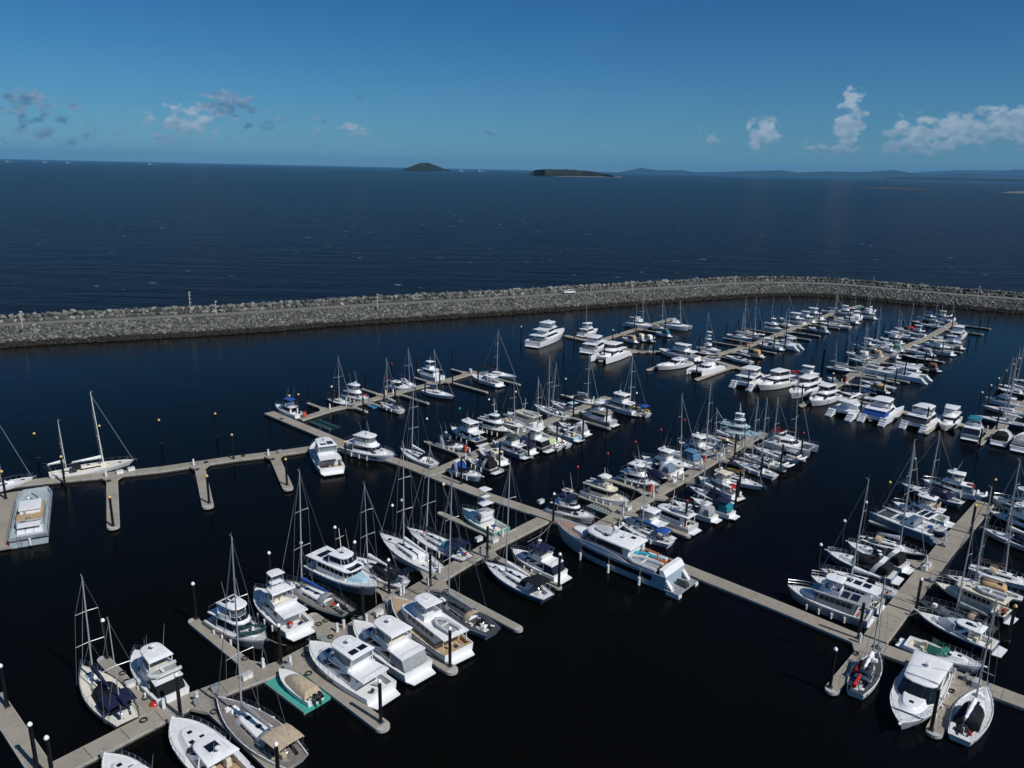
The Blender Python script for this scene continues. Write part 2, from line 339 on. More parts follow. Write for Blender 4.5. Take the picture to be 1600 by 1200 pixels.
for nm,pts,dep in [('island',[(-1558,11059,25),(-1530,11378,43),(-1493,11802,86),(-1453,12259,117),(-1410,12753,127),(-1363,13289,101),(-1312,13872,64),(-1262,14441,22),(-994,12280,9)],500),('island',[(106,7566,0),(131,7639,20),(170,7751,50),(251,7211,58),(454,7740,62),(648,8245,57),(773,8175,47),(896,8106,28),(902,7463,11)],250),('far_hills',[(5469,44666,-25),(6342,44551,170),(6863,44474,282),(7277,44408,223),(7895,44302,168),(8914,44108,206),(9752,43931,106),(11233,43575,155),(12359,43270,228),(13924,42792,310),(14837,42484,200),(16168,41995,309),(17311,41537,286),(18470,41035,358),(19087,40752,434),(19742,40438,293),(20508,40055,219),(21736,39402,339),(23130,38601,282),(24438,37786,257),(26054,36691,243)],3000),('distant_ranges',[(25745,56402,265),(27907,55364,485),(29948,54287,654),(31241,53554,640),(33082,52436,759),(35358,50929,844)],4000),('low_coast',[(10796,23652,40),(11104,23509,73),(12279,22918,80),(13364,22303,74),(15053,21199,90)],900)]: ridge(nm,pts,dep,FOR,random.Random(len(pts)))
for nm,pts in [('sand_spit',[(275,6527),(972,7511),(1170,8939),(439,7568)]),('sand_bar',[(1979,3289),(2095,3159),(2731,4122),(2311,3758)]),('mud_bank',[(1656,3942),(1802,3578),(1976,3745),(1952,4283)])]:
    mb=MB(); mb.face([(x,y,.6) for x,y in pts],SAND if nm!='mud_bank' else mat('mud',(.05,.055,.05),.9)); tag(mb.build(nm,smooth=0),kind='structure')

def haze():
    m=bpy.data.materials.new('haze_air'); m.use_nodes=True; t=m.node_tree; t.nodes.clear()
    v=t.nodes.new('ShaderNodeVolumePrincipled'); v.inputs['Color'].default_value=(.20,.58,1.0,1); v.inputs['Density'].default_value=HAZE; v.inputs['Anisotropy'].default_value=0.0
    o=t.nodes.new('ShaderNodeOutputMaterial'); t.links.new(v.outputs[0],o.inputs['Volume'])
    mb=MB(); mb.box(-91000,91000,-91000,91000,-4,900,m); tag(mb.build('haze',smooth=0),kind='stuff')
HAZE=1.5e-5
haze()
# ---------------------------------------------------------------- boat building kit
class Hull:
    def __init__(h,L,B,fb,kind,y0=0):
        h.L=L;h.B=B;h.fb=fb;h.kind=kind;h.y0=y0
    def hb(h,t):
        if h.kind=='sail':
            a=.60; v=a+(1-a)*math.sin(math.pi/2*min(1,t/.42)) if t<.42 else max(.0,1-((t-.42)/.58)**2.15)
        elif h.kind=='cat':
            v=.86+.14*math.sin(math.pi/2*min(1,t/.4)) if t<.4 else max(.0,1-((t-.4)/.6)**2.6)
        else:
            a=.90; v=a+(1-a)*math.sin(math.pi/2*min(1,t/.4)) if t<.4 else max(.0,(1-((t-.4)/.6)**2.7))**.9
        return max(.02,v)*h.B/2
    def zs(h,t):
        r={'sail':.20,'cat':.12}.get(h.kind,.38)
        return h.fb*(1+r*t*t)
    def x(h,t,z=None):
        X=-h.L/2+h.L*t
        if z is None: return X
        ov=.09 if h.kind!='cat' else .02
        return X-ov*h.L*(1-max(0,z)/h.zs(t))*t**4 + (.05*h.L*(1-max(0,z)/h.zs(t))*(1-t)**6 if h.kind=='sail' else 0)
    def half(h,t):
        b=h.hb(t); zs=h.zs(t); fl=.90-.42*t**3 if h.kind!='sail' else .90-.30*t**3
        return [(0,-.45),(b*fl*.75,-.2),(b*fl,.10),(b*(fl+.008),.19),(b*(fl+1)/2*1.01,zs*.5),(b*.995,zs-.16),(b,zs)]
    def build(h,hc,name='hull',parent=None,stripe=None,boot=BOOT):
        mb=MB(); n=15; ts=[0]+[ (i/(n-1))**.92 for i in range(1,n)]
        H=[h.half(t) for t in ts]; top=len(H[0])-1
        for sd in (1,-1):
            bs=gel(('navy','black','blue','dgrey','bluegrey','maroon')[int(h.L*100)%6]) if h.kind!='cat' else boot
            for i in range(n-1):
                for j in range(top):
                    q=[]
                    for (a,b) in ((i,j),(i+1,j),(i+1,j+1),(i,j+1)):
                        y,z=H[a][b]; q.append((h.x(ts[a],z),h.y0+sd*y,z))
                    if sd>0: q=q[::-1]
                    m=boot if j<2 else bs if j==2 else (stripe if (stripe and j==top-1) else hc)
                    mb.face(q,m)
        y=H[0]; T=[(h.x(0,z),h.y0+yy,z) for yy,z in y]+[(h.x(0,z),h.y0-yy,z) for yy,z in y[::-1]]
        mb.face(T[::-1],hc)
        # gunwale cap and inner face
        e=.09
        for sd in (1,-1):
            for i in range(n-1):
                a,b=ts[i],ts[i+1]; ya,yb=h.hb(a),h.hb(b); za,zb=h.zs(a),h.zs(b)
                ia,ib=max(0,ya-e),max(0,yb-e)
                o=[(h.x(a),h.y0+sd*ya,za),(h.x(b),h.y0+sd*yb,zb),(h.x(b),h.y0+sd*ib,zb),(h.x(a),h.y0+sd*ia,za)]
                w=[(h.x(a),h.y0+sd*ia,za),(h.x(b),h.y0+sd*ib,zb),(h.x(b),h.y0+sd*ib,zb-.1),(h.x(a),h.y0+sd*ia,za-.1)]
                if sd<0: o=o[::-1]; w=w[::-1]
                mb.face(o,hc if hc.name!='x' else hc); mb.face(w,hc)
        # weld by position
        return weld(mb).build(name,parent,35)
    def deck(h,dm,c0,c1,drop,side,floor=None,parent=None,name='deck',dz=.09):
        mb=MB(); n=22; ts=sorted(set([i/n for i in range(n+1)]+[c0,c1])); e=.085
        for i in range(len(ts)-1):
            a,b=ts[i],ts[i+1]; mid=(a+b)/2; inn=drop and c0<=mid<=c1
            P=[]
            for t in (a,b):
                y=max(.005,h.hb(t)-e); z=h.zs(t)-dz
                if inn:
                    w=max(.05,h.hb(t)-side); P.append([(-y,z),(-w,z+.02),(-w,z-drop),(w,z-drop),(w,z+.02),(y,z)])
                else: P.append([(-y,z),(-y*.4,z+.05),(y*.4,z+.05),(y,z)])
            for j in range(len(P[0])-1):
                mm=floor if (inn and j==2 and floor) else dm
                mb.face([(h.x(a),h.y0+P[0][j][0],P[0][j][1]),(h.x(b),h.y0+P[1][j][0],P[1][j][1]),(h.x(b),h.y0+P[1][j+1][0],P[1][j+1][1]),(h.x(a),h.y0+P[0][j+1][0],P[0][j+1][1])],mm)
        if drop:
            for t in (c0,c1):
                w=max(.05,h.hb(t)-side); z=h.zs(t)-dz+.05; q=[(h.x(t),h.y0-w,z-drop-.05),(h.x(t),h.y0+w,z-drop-.05),(h.x(t),h.y0+w,z),(h.x(t),h.y0-w,z)]
                mb.face(q if t==c0 else q[::-1],dm)
        return mb.build(name,parent,30)
def weld(mb):
    d={}; nv=[]; mp=[]
    for p in mb.v:
        k=(round(p[0],4),round(p[1],4),round(p[2],4))
        if k not in d: d[k]=len(nv); nv.append(p)
        mp.append(d[k])
    nf=[];nm=[]
    for f,m in zip(mb.f,mb.m):
        g=[]
        for q in f:
            if mp[q] not in g: g.append(mp[q])
        if len(g)>2: nf.append(tuple(g)); nm.append(m)
    mb.v=nv; mb.f=nf; mb.m=nm; return mb
def ring(x0,x1,wa,wf,nose,z,y0=0):
    return [Vector(p) for p in ((x0,y0-wa,z),(x1-nose,y0-wf,z),(x1-nose*.4,y0-wf*.80,z),(x1,y0-wf*.36,z),(x1,y0+wf*.36,z),(x1-nose*.4,y0+wf*.80,z),(x1-nose,y0+wf,z),(x0,y0+wa,z))]
def shrink(r,f,dz):
    c=sum(r,Vector())/len(r); return [Vector((c.x+(p.x-c.x)*f,c.y+(p.y-c.y)*f,p.z+dz)) for p in r]
def house(mb,r0,r1,m,crown=.12,roofm=None,over=0):
    mb.rings([r0,r1],m)
    rm=roofm or m
    if over:
        o=shrink(r1,1+over,0); mb.rings([shrink(r1,1,0),o,shrink(o,1,.07),shrink(o,.94,.07+crown*.7),shrink(o,.7,.07+crown)],rm,cap1=True)
    else: mb.rings([r1,shrink(r1,.93,crown*.7),shrink(r1,.7,crown)],rm,cap1=True)
def slab(mb,r,th,m,crown=.06):
    mb.rings([shrink(r,.97,0),r,shrink(r,1,th),shrink(r,.95,th+crown*.6),shrink(r,.7,th+crown)],m,cap0=True,cap1=True)
def pane(mb,a,b,c,d,u0,u1,v0,v1,m,off=.02):
    # wall quad a,b (bottom) c,d (top above b,a)
    def P(u,v): return (a.lerp(b,u)).lerp(d.lerp(c,u),v)
    n=(b-a).cross(d-a).normalized()*off
    q=[P(u0,v0),P(u1,v0),P(u1,v1),P(u0,v1)]; o=[p+n for p in q]
    mb.face(o,m)
    for i in range(4): mb.face([q[i],q[(i+1)%4],o[(i+1)%4],o[i]],m)
def windows(par,r0,r1,n,near,v0=.3,v1=.82,u0=.05,u1=.97,m=GLASS,front=True,fm=None,fv=(.12,.92)):
    for sd in (0,1):
        a,b=(r0[0],r0[1]) if sd==0 else (r0[6],r0[7]); d,c=(r1[0],r1[1]) if sd==0 else (r1[6],r1[7])
        U=(u0,u1) if sd==0 else (1-u1,1-u0)
        if near and n>1:
            w=(U[1]-U[0])/n
            for i in range(n):
                mb=MB(); pane(mb,a,b,c,d,U[0]+w*i+.012,U[0]+w*(i+1)-.012,v0,v1,m); mb.build('side_window',par,0)
        else:
            mb=MB(); pane(mb,a,b,c,d,U[0],U[1],v0,v1,m); mb.build('side_window',par,0)
    if front:
        mb=MB()
        for i in range(1,6): pane(mb,r0[i],r0[i+1],r1[i+1],r1[i],.008 if fv[0]<.1 else .035,.992 if fv[0]<.1 else .965,fv[0],fv[1],fm or m)
        mb.build('windscreen',par,0)
def rail(par,h,t0,t1,hgt,near,n=9,r=.018,name='guard_rail'):
    if not near: return
    mb=MB()
    for sd in (1,-1):
        P=[]
        for i in range(n):
            t=t0+(t1-t0)*i/(n-1); y=max(0,h.hb(t)-.07); P.append((h.x(t)-.02,h.y0+sd*y,h.zs(t)+hgt))
            mb.tube([(h.x(t)-.02,h.y0+sd*y,h.zs(t)-.05),P[-1]],r,STEEL,4)
        mb.tube(P,r,STEEL,4); 
        if near>1: mb.tube([(p[0],p[1],p[2]-hgt*.5) for p in P],r*.7,STEEL,4)
    mb.build(name,par,60)
def clutter(par,x0,x1,w,z,n,rg,cols=('white','white','grey','lgrey','black','cream','navy','beige','dgrey','blue','red')):
    for i in range(n):
        mb=MB(); x=rg.uniform(x0,x1); y=rg.uniform(-w,w); a=rg.uniform(.15,.4); b=rg.uniform(.12,.3); c=rg.uniform(.12,.4); m=can(rg.choice(cols))
        ty=rg.random()
        if ty<.5: mb.box(x-a,x+a,y-b,y+b,z,z+c,m,.04)
        elif ty<.8: mb.tube([(x-a,y,z+.12),(x+a,y+b,z+.12)],.12,m,8)
        else: mb.ball((x,y,z+.2),.22,m)
        mb.build(('locker','fender','buoy')[0 if ty<.5 else 1 if ty<.8 else 2],par,40)
def fenders(par,h,ts,sd):
    for t in ts:
        mb=MB(); y=h.hb(t)*.97+.14; x=h.x(t); mb.tube([(x,sd*y,.25),(x,sd*y,.34),(x,sd*y,.85),(x,sd*y,.94)],.13,WHITEP,8); mb.tube([(x,sd*y,.9),(x,sd*(h.hb(t)-.05),h.zs(t))],.015,ROPE,3); mb.build('fender',par,50)
def dome_cover(mb,x0,x1,wa,wf,z0,z1,m,nose=.6):
    r0=ring(x0,x1,wa,wf,nose,z0); r1=shrink(ring(x0+.15,x1-.35,wa*.93,wf*.88,nose,z0+(z1-z0)*.65),1,0); mb.rings([r0,r1,shrink(r1,.78,(z1-z0)*.28),shrink(r1,.4,(z1-z0)*.35)],m,cap1=True)
def bimini(par,x0,x1,w,zb,zt,col,near,name='canopy'):
    mb=MB(); n=7; rs=[]
    for i in range(5):
        x=x0+(x1-x0)*i/4; sag=(.10 if i in (0,4) else 0)
        rs.append([(x,w*math.sin(a),zt-sag-.22*(1-math.cos(a))) for a in [(-1.45+2.9*j/(n-1)) for j in range(n)]])
    m=can(col); mb.rings(rs,m,close=False); mb.rings([[(p[0],p[1]*.98,p[2]-.03) for p in r][::-1] for r in rs],m,close=False); c=mb.build(name,par,60)
    if near:
        mb=MB()
        for x in (x0+.05,(x0+x1)/2,x1-.05):
            for sd in (-1,1): mb.tube([(x*.6+(x0+x1)/2*.4,sd*w*.95,zb),(x,sd*w*.98,zt-.25)],.016,STEEL,4)
        mb.build('canopy_frame',par,60)
def solar(par,xs,y0,y1,z):
    for (a,b) in xs:
        mb=MB(); mb.box(a,b,y0,y1,z,z+.035,SOLAR); mb.build('solar_panel',par,0)
def radar(par,x,z,near,y=0,ant=2,rg=rnd):
    mb=MB(); mb.tube([(x,y,z),(x,y,z+.35)],.05,WHITEP,5); mb.rings([[(x+.28*s*math.cos(a),y+.28*s*math.sin(a),z+.35+dz) for a in [i*math.pi/4 for i in range(8)]] for s,dz in ((.8,0),(1,.06),(1,.16),(.6,.24))],WHITEP,cap0=True,cap1=True)
    mb.build('radar_dome',par,50)
    if near:
        for k in range(ant):
            mb=MB(); yy=y+(-1)**k*rg.uniform(.5,1.0); mb.tube([(x-.2,yy,z-.1),(x-.9,yy*1.1,z+rg.uniform(2,3.2))],.014,WHITEP,4,.006); mb.build('antenna',par,50)
def hatch(par,pts,w,dm=GLASS):
    for (x,y,z) in pts:
        mb=MB(); mb.box(x-w,x+w,y-w,y+w,z,z+.035,dm,.02); mb.build('hatch',par,0)
def spar(par,x,z0,H,rake,r,m,near,hb,bowx,bowz,sternx,sternz,sp=2,furl=True,wires=True,name='mast'):
    def at(f): return Vector((x-rake*f,0,z0+(H-z0)*f))
    mb=MB(); mb.tube([at(0),at(.5),at(1)],r,m,8,r*.62); o=mb.build(name,par,60)
    k=MB(); L=[]
    for i in range(sp):
        f=(i+1)/(sp+1)*.93+.05; w=hb*(.78-.16*i); p=at(f); L.append((p,w))
        k.tube([p+Vector((-.25,-w,.06)),p,p+Vector((-.25,w,.06))],.035,m,4)
    if L: k.build('spreader',o,60)
    if wires:
        w_=MB(); t=at(.985); rw=.014 if near else .02
        for sd in (-1,1):
            pts=[Vector((x-.2,sd*hb*.95,z0-.1))]+[p+Vector((-.25,sd*w,.06)) for p,w in L]+[t]; w_.tube(pts,rw,WIRE,3)
            if near: w_.tube([Vector((x-.5,sd*hb*.9,z0-.1)),L[0][0] if L else t],rw,WIRE,3)
        if sternx is not None: w_.tube([t,(sternx,0,sternz)],rw,WIRE,3)
        w_.build('rigging',par,60)
        if bowx is not None:
            g=MB(); g.tube([at(.96),(bowx,0,bowz)],.035 if furl else rw,can('grey') if furl else WIRE,5); g.build('furled_headsail' if furl else 'forestay',par,60)
    tp=at(1); q=MB(); q.tube([tp,tp+Vector((.0,0,.5))],.012,WIRE,3); q.tube([tp,tp+Vector((.35,0,.15))],.02,WHITEP,4); q.build('masthead_gear',o,60)
    return o
def boom(par,x,z,ln,col,near):
    mb=MB(); mb.tube([(x,0,z),(x-ln,0,z+.05)],.07,ALU,6); b=mb.build('boom',par,60)
    if col:
        mb=MB(); rs=[]
        for i in range(8):
            f=i/7; a=.10+.14*(1-f)**.6+.02*math.sin(i*2.3); hh=.14+.30*(1-f); xx=x-.15-(ln-.3)*f
            rs.append([(xx,a*math.cos(q),z+.1+hh*.5+hh*.75*math.sin(q)) for q in [j*math.pi/4 for j in range(8)]])
        mb.rings(rs,can(col),cap0=True,cap1=True); mb.build('sail_cover',b,60)
def lines(par,h,near):
    if not LN: return
    mb=MB()
    for sd in (-1,1):
        a=Vector((h.L/2-.3,sd*.2,h.zs(1)+.02)); b=Vector((h.L/2+1.3,sd*1.6,.55)); m=(a+b)/2-Vector((0,0,.18)); mb.tube([a,m,b],.02,ROPE,4)
    mb.build('mooring_line',par,60)
def inflatable(par,x,y,z,L,rz,col='lgrey',name='tender',fl=(.1,.1,.1)):
    mb=MB(); c,s=math.cos(rz),math.sin(rz)
    def T(a,b,d): return (x+a*c-b*s,y+a*s+b*c,z+d)
    w=L*.22; P=[T(-L/2,-w,.2),T(L*.2,-w,.22),T(L*.42,-w*.5,.28),T(L/2,0,.32),T(L*.42,w*.5,.28),T(L*.2,w,.22),T(-L/2,w,.2)]
    mb.tube(P,L*.07,can(col),8)
    mb.face([T(-L*.45,-w,.1),T(L*.2,-w,.1),T(L*.42,0,.14),T(L*.2,w,.1),T(-L*.45,w,.1)],can('grey'))
    o=mb.build(name,par,60)
    k=MB()
    p=[T(-.02,-w*.9,.3),T(.22,-w*.9,.3),T(.22,w*.9,.3),T(-.02,w*.9,.3)]; k.face(p,WHITEP); k.face([Vector(q)-Vector((0,0,.04)) for q in p[::-1]],WHITEP); k.build('thwart',o,0)
    return o
def outboard(par,x,y,z,near=1,col='black'):
    mb=MB(); m=mat('engine_'+col,PAL[col],.3); 
    mb.rings([ring(x-.75*s,x-.05,.19*s,.17*s,.15,z+dz,y) for s,dz in ((.8,0),(1,.12),(1,.42),(.75,.58))],m,cap0=True,cap1=True)
    mb.box(x-.45,x-.15,y-.07,y+.07,z-.8,z+.05,m); return mb.build('outboard_engine',par,40)
def platform(par,h,ln,near,m=None,z=.32):
    mb=MB(); w=h.hb(0)*.92; slab(mb,ring(-h.L/2-ln,-h.L/2+.1,w*.86,w,.1,z),.1,m or gel('white'),.0); mb.build('swim_platform',par,30)

# ---------------------------------------------------------------- boat kinds
def b_sail(r,L,B,o,near,rg):
    h=Hull(L,B,o.get('fb',.68+.02*L),'sail'); hc=gel(o.get('hull','white')); dm=deckm(o.get('deck','white'))
    h.build(hc,'hull',r,stripe=gel('white') if o.get('hull','white')!='white' else None)
    h.deck(dm,.06,.30,.55,.62,deckm('teakgrey') if o.get('deck')=='teakgrey' else deckm('white'),r)
    z=h.zs(.5)-.06
    # coachroof
    mb=MB(); wa=B*.30; x0,x1=-.19*L,.20*L; r0=ring(x0,x1,wa,wa*.72,.9,z); r1=ring(x0+.08,x1-.55,wa*.86,wa*.58,.7,z+.46); house(mb,r0,r1,gel('white') if o.get('deck')!='cream' else gel('cream'),.10,dm if o.get('deck') in ('cream','dgrey') else None); mb.build('coachroof',r,35)
    windows(r,r0,r1,3,near>1,.3,.75,.12,.9,front=False)
    zc=z+.55
    hatch(r,[(x1+.35,0,z+.0),(.08*L,0,zc)]+([(-.05*L,0,zc),(.32*L,0,h.zs(.8)-.03)] if near else []),.27)
    ms=o.get('m') or []
    bx=L/2-.25; bz=h.zs(1)
    for i,(fr,Hm,rk) in enumerate(ms):
        mx=-L/2+L*fr
        mm=WMAST if o.get('wmast') else ALU
        spar(r,mx,zc-.1 if fr>.3 else h.zs(.2),Hm,rk,.10 if Hm>11 and not o.get('thinmast') else .07,mm,near,B*.46,bx if i==0 else None,bz,-L/2+.2 if i==0 and len(ms)<2 else None,h.zs(0),2 if Hm>12 else 1,furl=not o.get('thinmast'))
        if o.get('bc','white') is not None: boom(r,mx-.1,zc+.75 if fr>.3 else h.zs(0)+1.6,min(L*.36,mx+L/2-.4) if fr>.3 else L*.2,o.get('bc','white'),near)
    # cockpit: seats, wheel, dodger
    zc0=h.zs(.2)-.09
    if near:
        mb=MB(); mb.tube([(-.36*L,.0,zc0-.5),(-.36*L,0,zc0+.35)],.07,WHITEP,6); mb.build('binnacle',r,50)
        mb=MB(); mb.tube([(-.365*L,.38*math.cos(a),zc0+.3+.38*math.sin(a)) for a in [i*math.pi/5 for i in range(11)]],.02,STEEL,4); mb.build('steering_wheel',r,50)
        mb=MB()
        for sd in (-1,1): mb.box(-.42*L,-.22*L,sd*(B*.30)-.2,sd*(B*.30)+.2,zc0-.3,zc0-.18,can('navy') if not o.get('plain') else gel('white'),.02)
        mb.build('cockpit_seat',r,0)
    if o.get('dod',None) or (not o.get('plain') and rg.random()<.75):
        c=o.get('dod') or rg.choice(('navy','grey','beige','black'))
        mb=MB(); rs=[]
        for xx,zz,w in ((-.13*L,z+.5,wa*.95),(-.15*L,z+.95,wa*.98),(-.19*L,z+1.12,wa*1.0),(-.24*L,z+1.10,wa*1.02)):
            rs.append([(xx,w*math.sin(a),z+.25+(zz-z-.25)*max(0,math.cos(a*.92))) for a in [-1.57+3.14*j/8 for j in range(9)]])
        mb.rings(rs,can(c),close=False); mb.build('spray_hood',r,60)
    if o.get('bim'): bimini(r,-.44*L,-.24*L,B*.36,zc0,zc0+1.75,o['bim'],near)
    if o.get('cov'):
        mb=MB(); dome_cover(mb,-.30*L,.06*L,B*.36,B*.30,z,z+1.05,can(o['cov'])); mb.build('cover',r,50)
    if o.get('arch') or o.get('davit'):
        mb=MB()
        for sd in (-1,1): mb.tube([(-L/2+.5,sd*B*.27,zc0),(-L/2+.1,sd*B*.27,zc0+1.7),(-L/2-.7,sd*B*.25,zc0+1.8)],.03,STEEL,5)
        mb.tube([(-L/2+.1,-B*.27,zc0+1.7),(-L/2+.1,B*.27,zc0+1.7)],.03,STEEL,5); a=mb.build('stern_arch',r,60)
        if o.get('sol') or o.get('arch'): solar(a,[(-L/2-.6,-L/2+.5)],-B*.3,B*.3,zc0+1.85)
    if o.get('tend2'): t=inflatable(r,-L/2-.2,0,zc0+.35,2.5,math.pi/2,'white')
    if near:
        rail(r,h,.0,1.0,.62,near,13,.014,'lifeline')
        mb=MB(); mb.box(L/2-.15,L/2+.45,-.09,.09,h.zs(1)-.02,h.zs(1)+.08,STEEL); mb.tube([(L/2+.1,0,h.zs(1)-.05),(L/2+.45,0,h.zs(1)-.45)],.04,STEEL,4); mb.build('anchor',r,0)
        if near>1 and not o.get('plain'):
            mb=MB(); mb.box(.24*L,.30*L,-.45,.45,h.zs(.75)-.05,h.zs(.75)+.22,can('white'),.08); mb.build('life_raft',r,30)
        if rg.random()<.6: fenders(r,h,(.3,.5,.65),rg.choice((-1,1)))
    if o.get('clutter') and near: clutter(r,-.46*L,-.2*L,B*.3,zc0-.1,7 if near>1 else 4,rg); clutter(r,.15*L,.36*L,B*.14,z+.05,3 if near>1 else 1,rg)
    if o.get('yak'): 
        for k in range(2): mb=MB(); x=(-.38+.3*k)*L; mb.tube([(x-1.2,.2+B*.2*k,z+.75),(x-.6,.2+B*.2*k,z+.7),(x+.6,.2+B*.2*k,z+.7),(x+1.2,.2+B*.2*k,z+.78)],.26,can(o['yak']),7,.14); mb.build('kayak',r,60)
    lines(r,h,near)
def b_sport(r,L,B,o,near,rg):
    h=Hull(L,B,o.get('fb',.78+.026*L),'motor'); hc=gel(o.get('hull','white')); dm=deckm(o.get('deck','white'))
    h.build(hc,'hull',r,stripe=gel('white') if o.get('hull','white')!='white' else gel('lgrey') if rg.random()<.4 else None)
    h.deck(dm,.04,.42,.62,.5,deckm('teak') if rg.random()<.12 else deckm('white') if rg.random()<.6 else deckm('lgrey'),r)
    platform(r,h,.9,near)
    z=h.zs(.6)-.06; Wt=gel('white')
    # fore trunk
    mb=MB(); r0=ring(-.05*L,.34*L,B*.36,B*.26,1.3,z); r1=ring(-.05*L,.28*L,B*.31,B*.19,1.1,z+.34); house(mb,r0,r1,Wt,.12); mb.build('foredeck_trunk',r,35)
    # hull windows
    if near:
        for sd in (-1,1):
            mb=MB(); 
            for t in (.5,.6,.7):
                y=h.hb(t)*(.97); x=h.x(t); q=[Vector((x-.35,sd*(h.hb(t-.03)*1.0+.012),h.zs(t)*.62)),Vector((x+.35,sd*(h.hb(t+.03)*1.0+.012),h.zs(t)*.62)),Vector((x+.3,sd*(h.hb(t+.03)*1.0+.018),h.zs(t)*.76)),Vector((x-.3,sd*(h.hb(t-.03)*1.0+.018),h.zs(t)*.76))]
                mb.face(q if sd<0 else q[::-1],GLASS)
            mb.build('porthole',r,0)
    w0=ring(-.20*L,.12*L,B*.40,B*.34,1.1,z+.12); w1=ring(-.20*L,-.02*L,B*.36,B*.27,.9,z+1.0)
    if o.get('coupe'): w0=ring(-.38*L,.16*L,B*.42,B*.38,1.0,z+.10); w1=ring(-.38*L,.0*L,B*.39,B*.33,.8,z+1.15)
    ht=o.get('ht')
    if o.get('green'): gm=mat('green_glass',(.03,.16,.11),.08)
    else: gm=GLASS
    if ht:
        mb=MB(); house(mb,w0,w1,gel('white'),.05); mb.build('cabin',r,35)
        windows(r,w0,w1,2,near>1,.15,.9,.05,.98,fv=(.06,.97),m=gm)
        mb=MB(); rt=ring(-.34*L,-.0*L,B*.37,B*.30,.8,z+1.0)
        if o.get('coupe'): rt=ring(-.46*L,.02*L,B*.41,B*.35,.8,z+1.14)
        slab(mb,rt,.12,gel(ht),.10); t=mb.build('hardtop',r,35)
        for sd in (-1,1): mb=MB(); mb.tube([(-.33*L,sd*B*.35,z-.1),(-.31*L,sd*B*.34,z+1.05)],.06,Wt,5); mb.build('hardtop_support',r,50)
        if o.get('silver'):
            mb=MB(); q0=ring(-.02*L,.25*L,B*.40,B*.30,1.5,z+.30); q1=ring(-.02*L,.12*L,B*.34,B*.25,1.2,z+.86); house(mb,q0,q1,gel('silver'),.08); mb.build('raised_coachroof',r,35)
        solar(t,[(-.22*L,-.12*L)],-.55,.55,z+1.0+.23) if o.get('sol') else hatch(t,[(-.15*L,0,z+1.22)],.35)
    else:
        mb=MB()
        for i in range(0,7):
            if i==3 and False: continue
            pane(mb,w0[i],w0[i+1],w1[i+1],w1[i],.0,1,0,.85,gm,.03)
        mb.build('windscreen',r,0)
    if o.get('cov'):
        mb=MB(); dome_cover(mb,-.44*L,-.06*L if not o.get('cov2') else .1*L,B*.42,B*.36,z+.02,z+1.35,can(o['cov'])); mb.build('cover',r,50)
    if o.get('bim'): bimini(r,-.42*L,-.12*L,B*.38,z,z+1.75,o['bim'],near)
    if o.get('arch') or (not ht and near and rg.random()<.7):
        mb=MB(); rs=[]
        for xx,y,zz in ((-.22*L,B*.47,z),(-.27*L,B*.44,z+1.0),(-.32*L,B*.34,z+1.62),(-.33*L,0,z+1.72),(-.32*L,-B*.34,z+1.62),(-.27*L,-B*.44,z+1.0),(-.22*L,-B*.47,z)):
            rs.append([(xx-.3,y,zz),(xx+.3,y,zz+.03),(xx+.3,y*.95,zz-.12 if abs(y)<B*.4 else zz),(xx-.3,y*.95,zz-.12 if abs(y)<B*.4 else zz)])
        mb.rings(rs,Wt); a=mb.build('radar_arch',r,40)
    if near:
        mb=MB()
        for sd in (-1,1): mb.box(-.30*L,-.24*L,sd*.7-.25,sd*.7+.25,z-.55,z+.25,can('cream'),.05)
        mb.box(-.46*L,-.42*L,-B*.32,B*.32,z-.6,z-.2,can('cream'),.05); mb.build('seat',r,0)
        hatch(r,[(.20*L,0,z+.45),(.08*L,.5,z+.46),(.08*L,-.5,z+.46)],.22)
        rail(r,h,.45,1.0,.55,near,8,.018,'bow_rail')
        mb=MB(); mb.box(L/2-.1,L/2+.4,-.12,.12,h.zs(1)-.05,h.zs(1)+.06,gel('white')); mb.build('anchor_roller',r,0)
        if ht or o.get('arch'): radar(r,-.26*L,z+(1.22 if ht else 1.75),near,0,2,rg)
        if rg.random()<.6: fenders(r,h,(.3,.5,.65),rg.choice((-1,1)))
    if o.get('m'):
        for fr,Hm,rk in o['m']: spar(r,-L/2+L*fr,z,Hm,rk,.07,ALU,0,B*.4,None,0,None,0,1,wires=False)
    if o.get('yak'): clutter(r,-.42*L,-.1*L,B*.3,z,5,rg,('yellow','orange'))
    lines(r,h,near)
def cathulls(r,L,B,fb,hc,near,stripe=None):
    hw=B*.27; hs=[]
    for sd in (-1,1):
        h=Hull(L,hw,fb,'cat',sd*(B-hw)/2); h.build(hc,'hull',r,stripe); h.deck(deckm('white'),0,0,0,0,None,r,'side_deck'); hs.append(h)
        mb=MB(); w_=hw*.40; y_=h.y0
        for k,(xx,zz) in enumerate(((.45,fb*.70),(.9,fb*.42),(1.35,fb*.2))): mb.box(-L/2-xx,-L/2-xx+.45,y_-w_,y_+w_,-.2,zz,hc)
        mb.build('stern_step',r,0)
    return hs
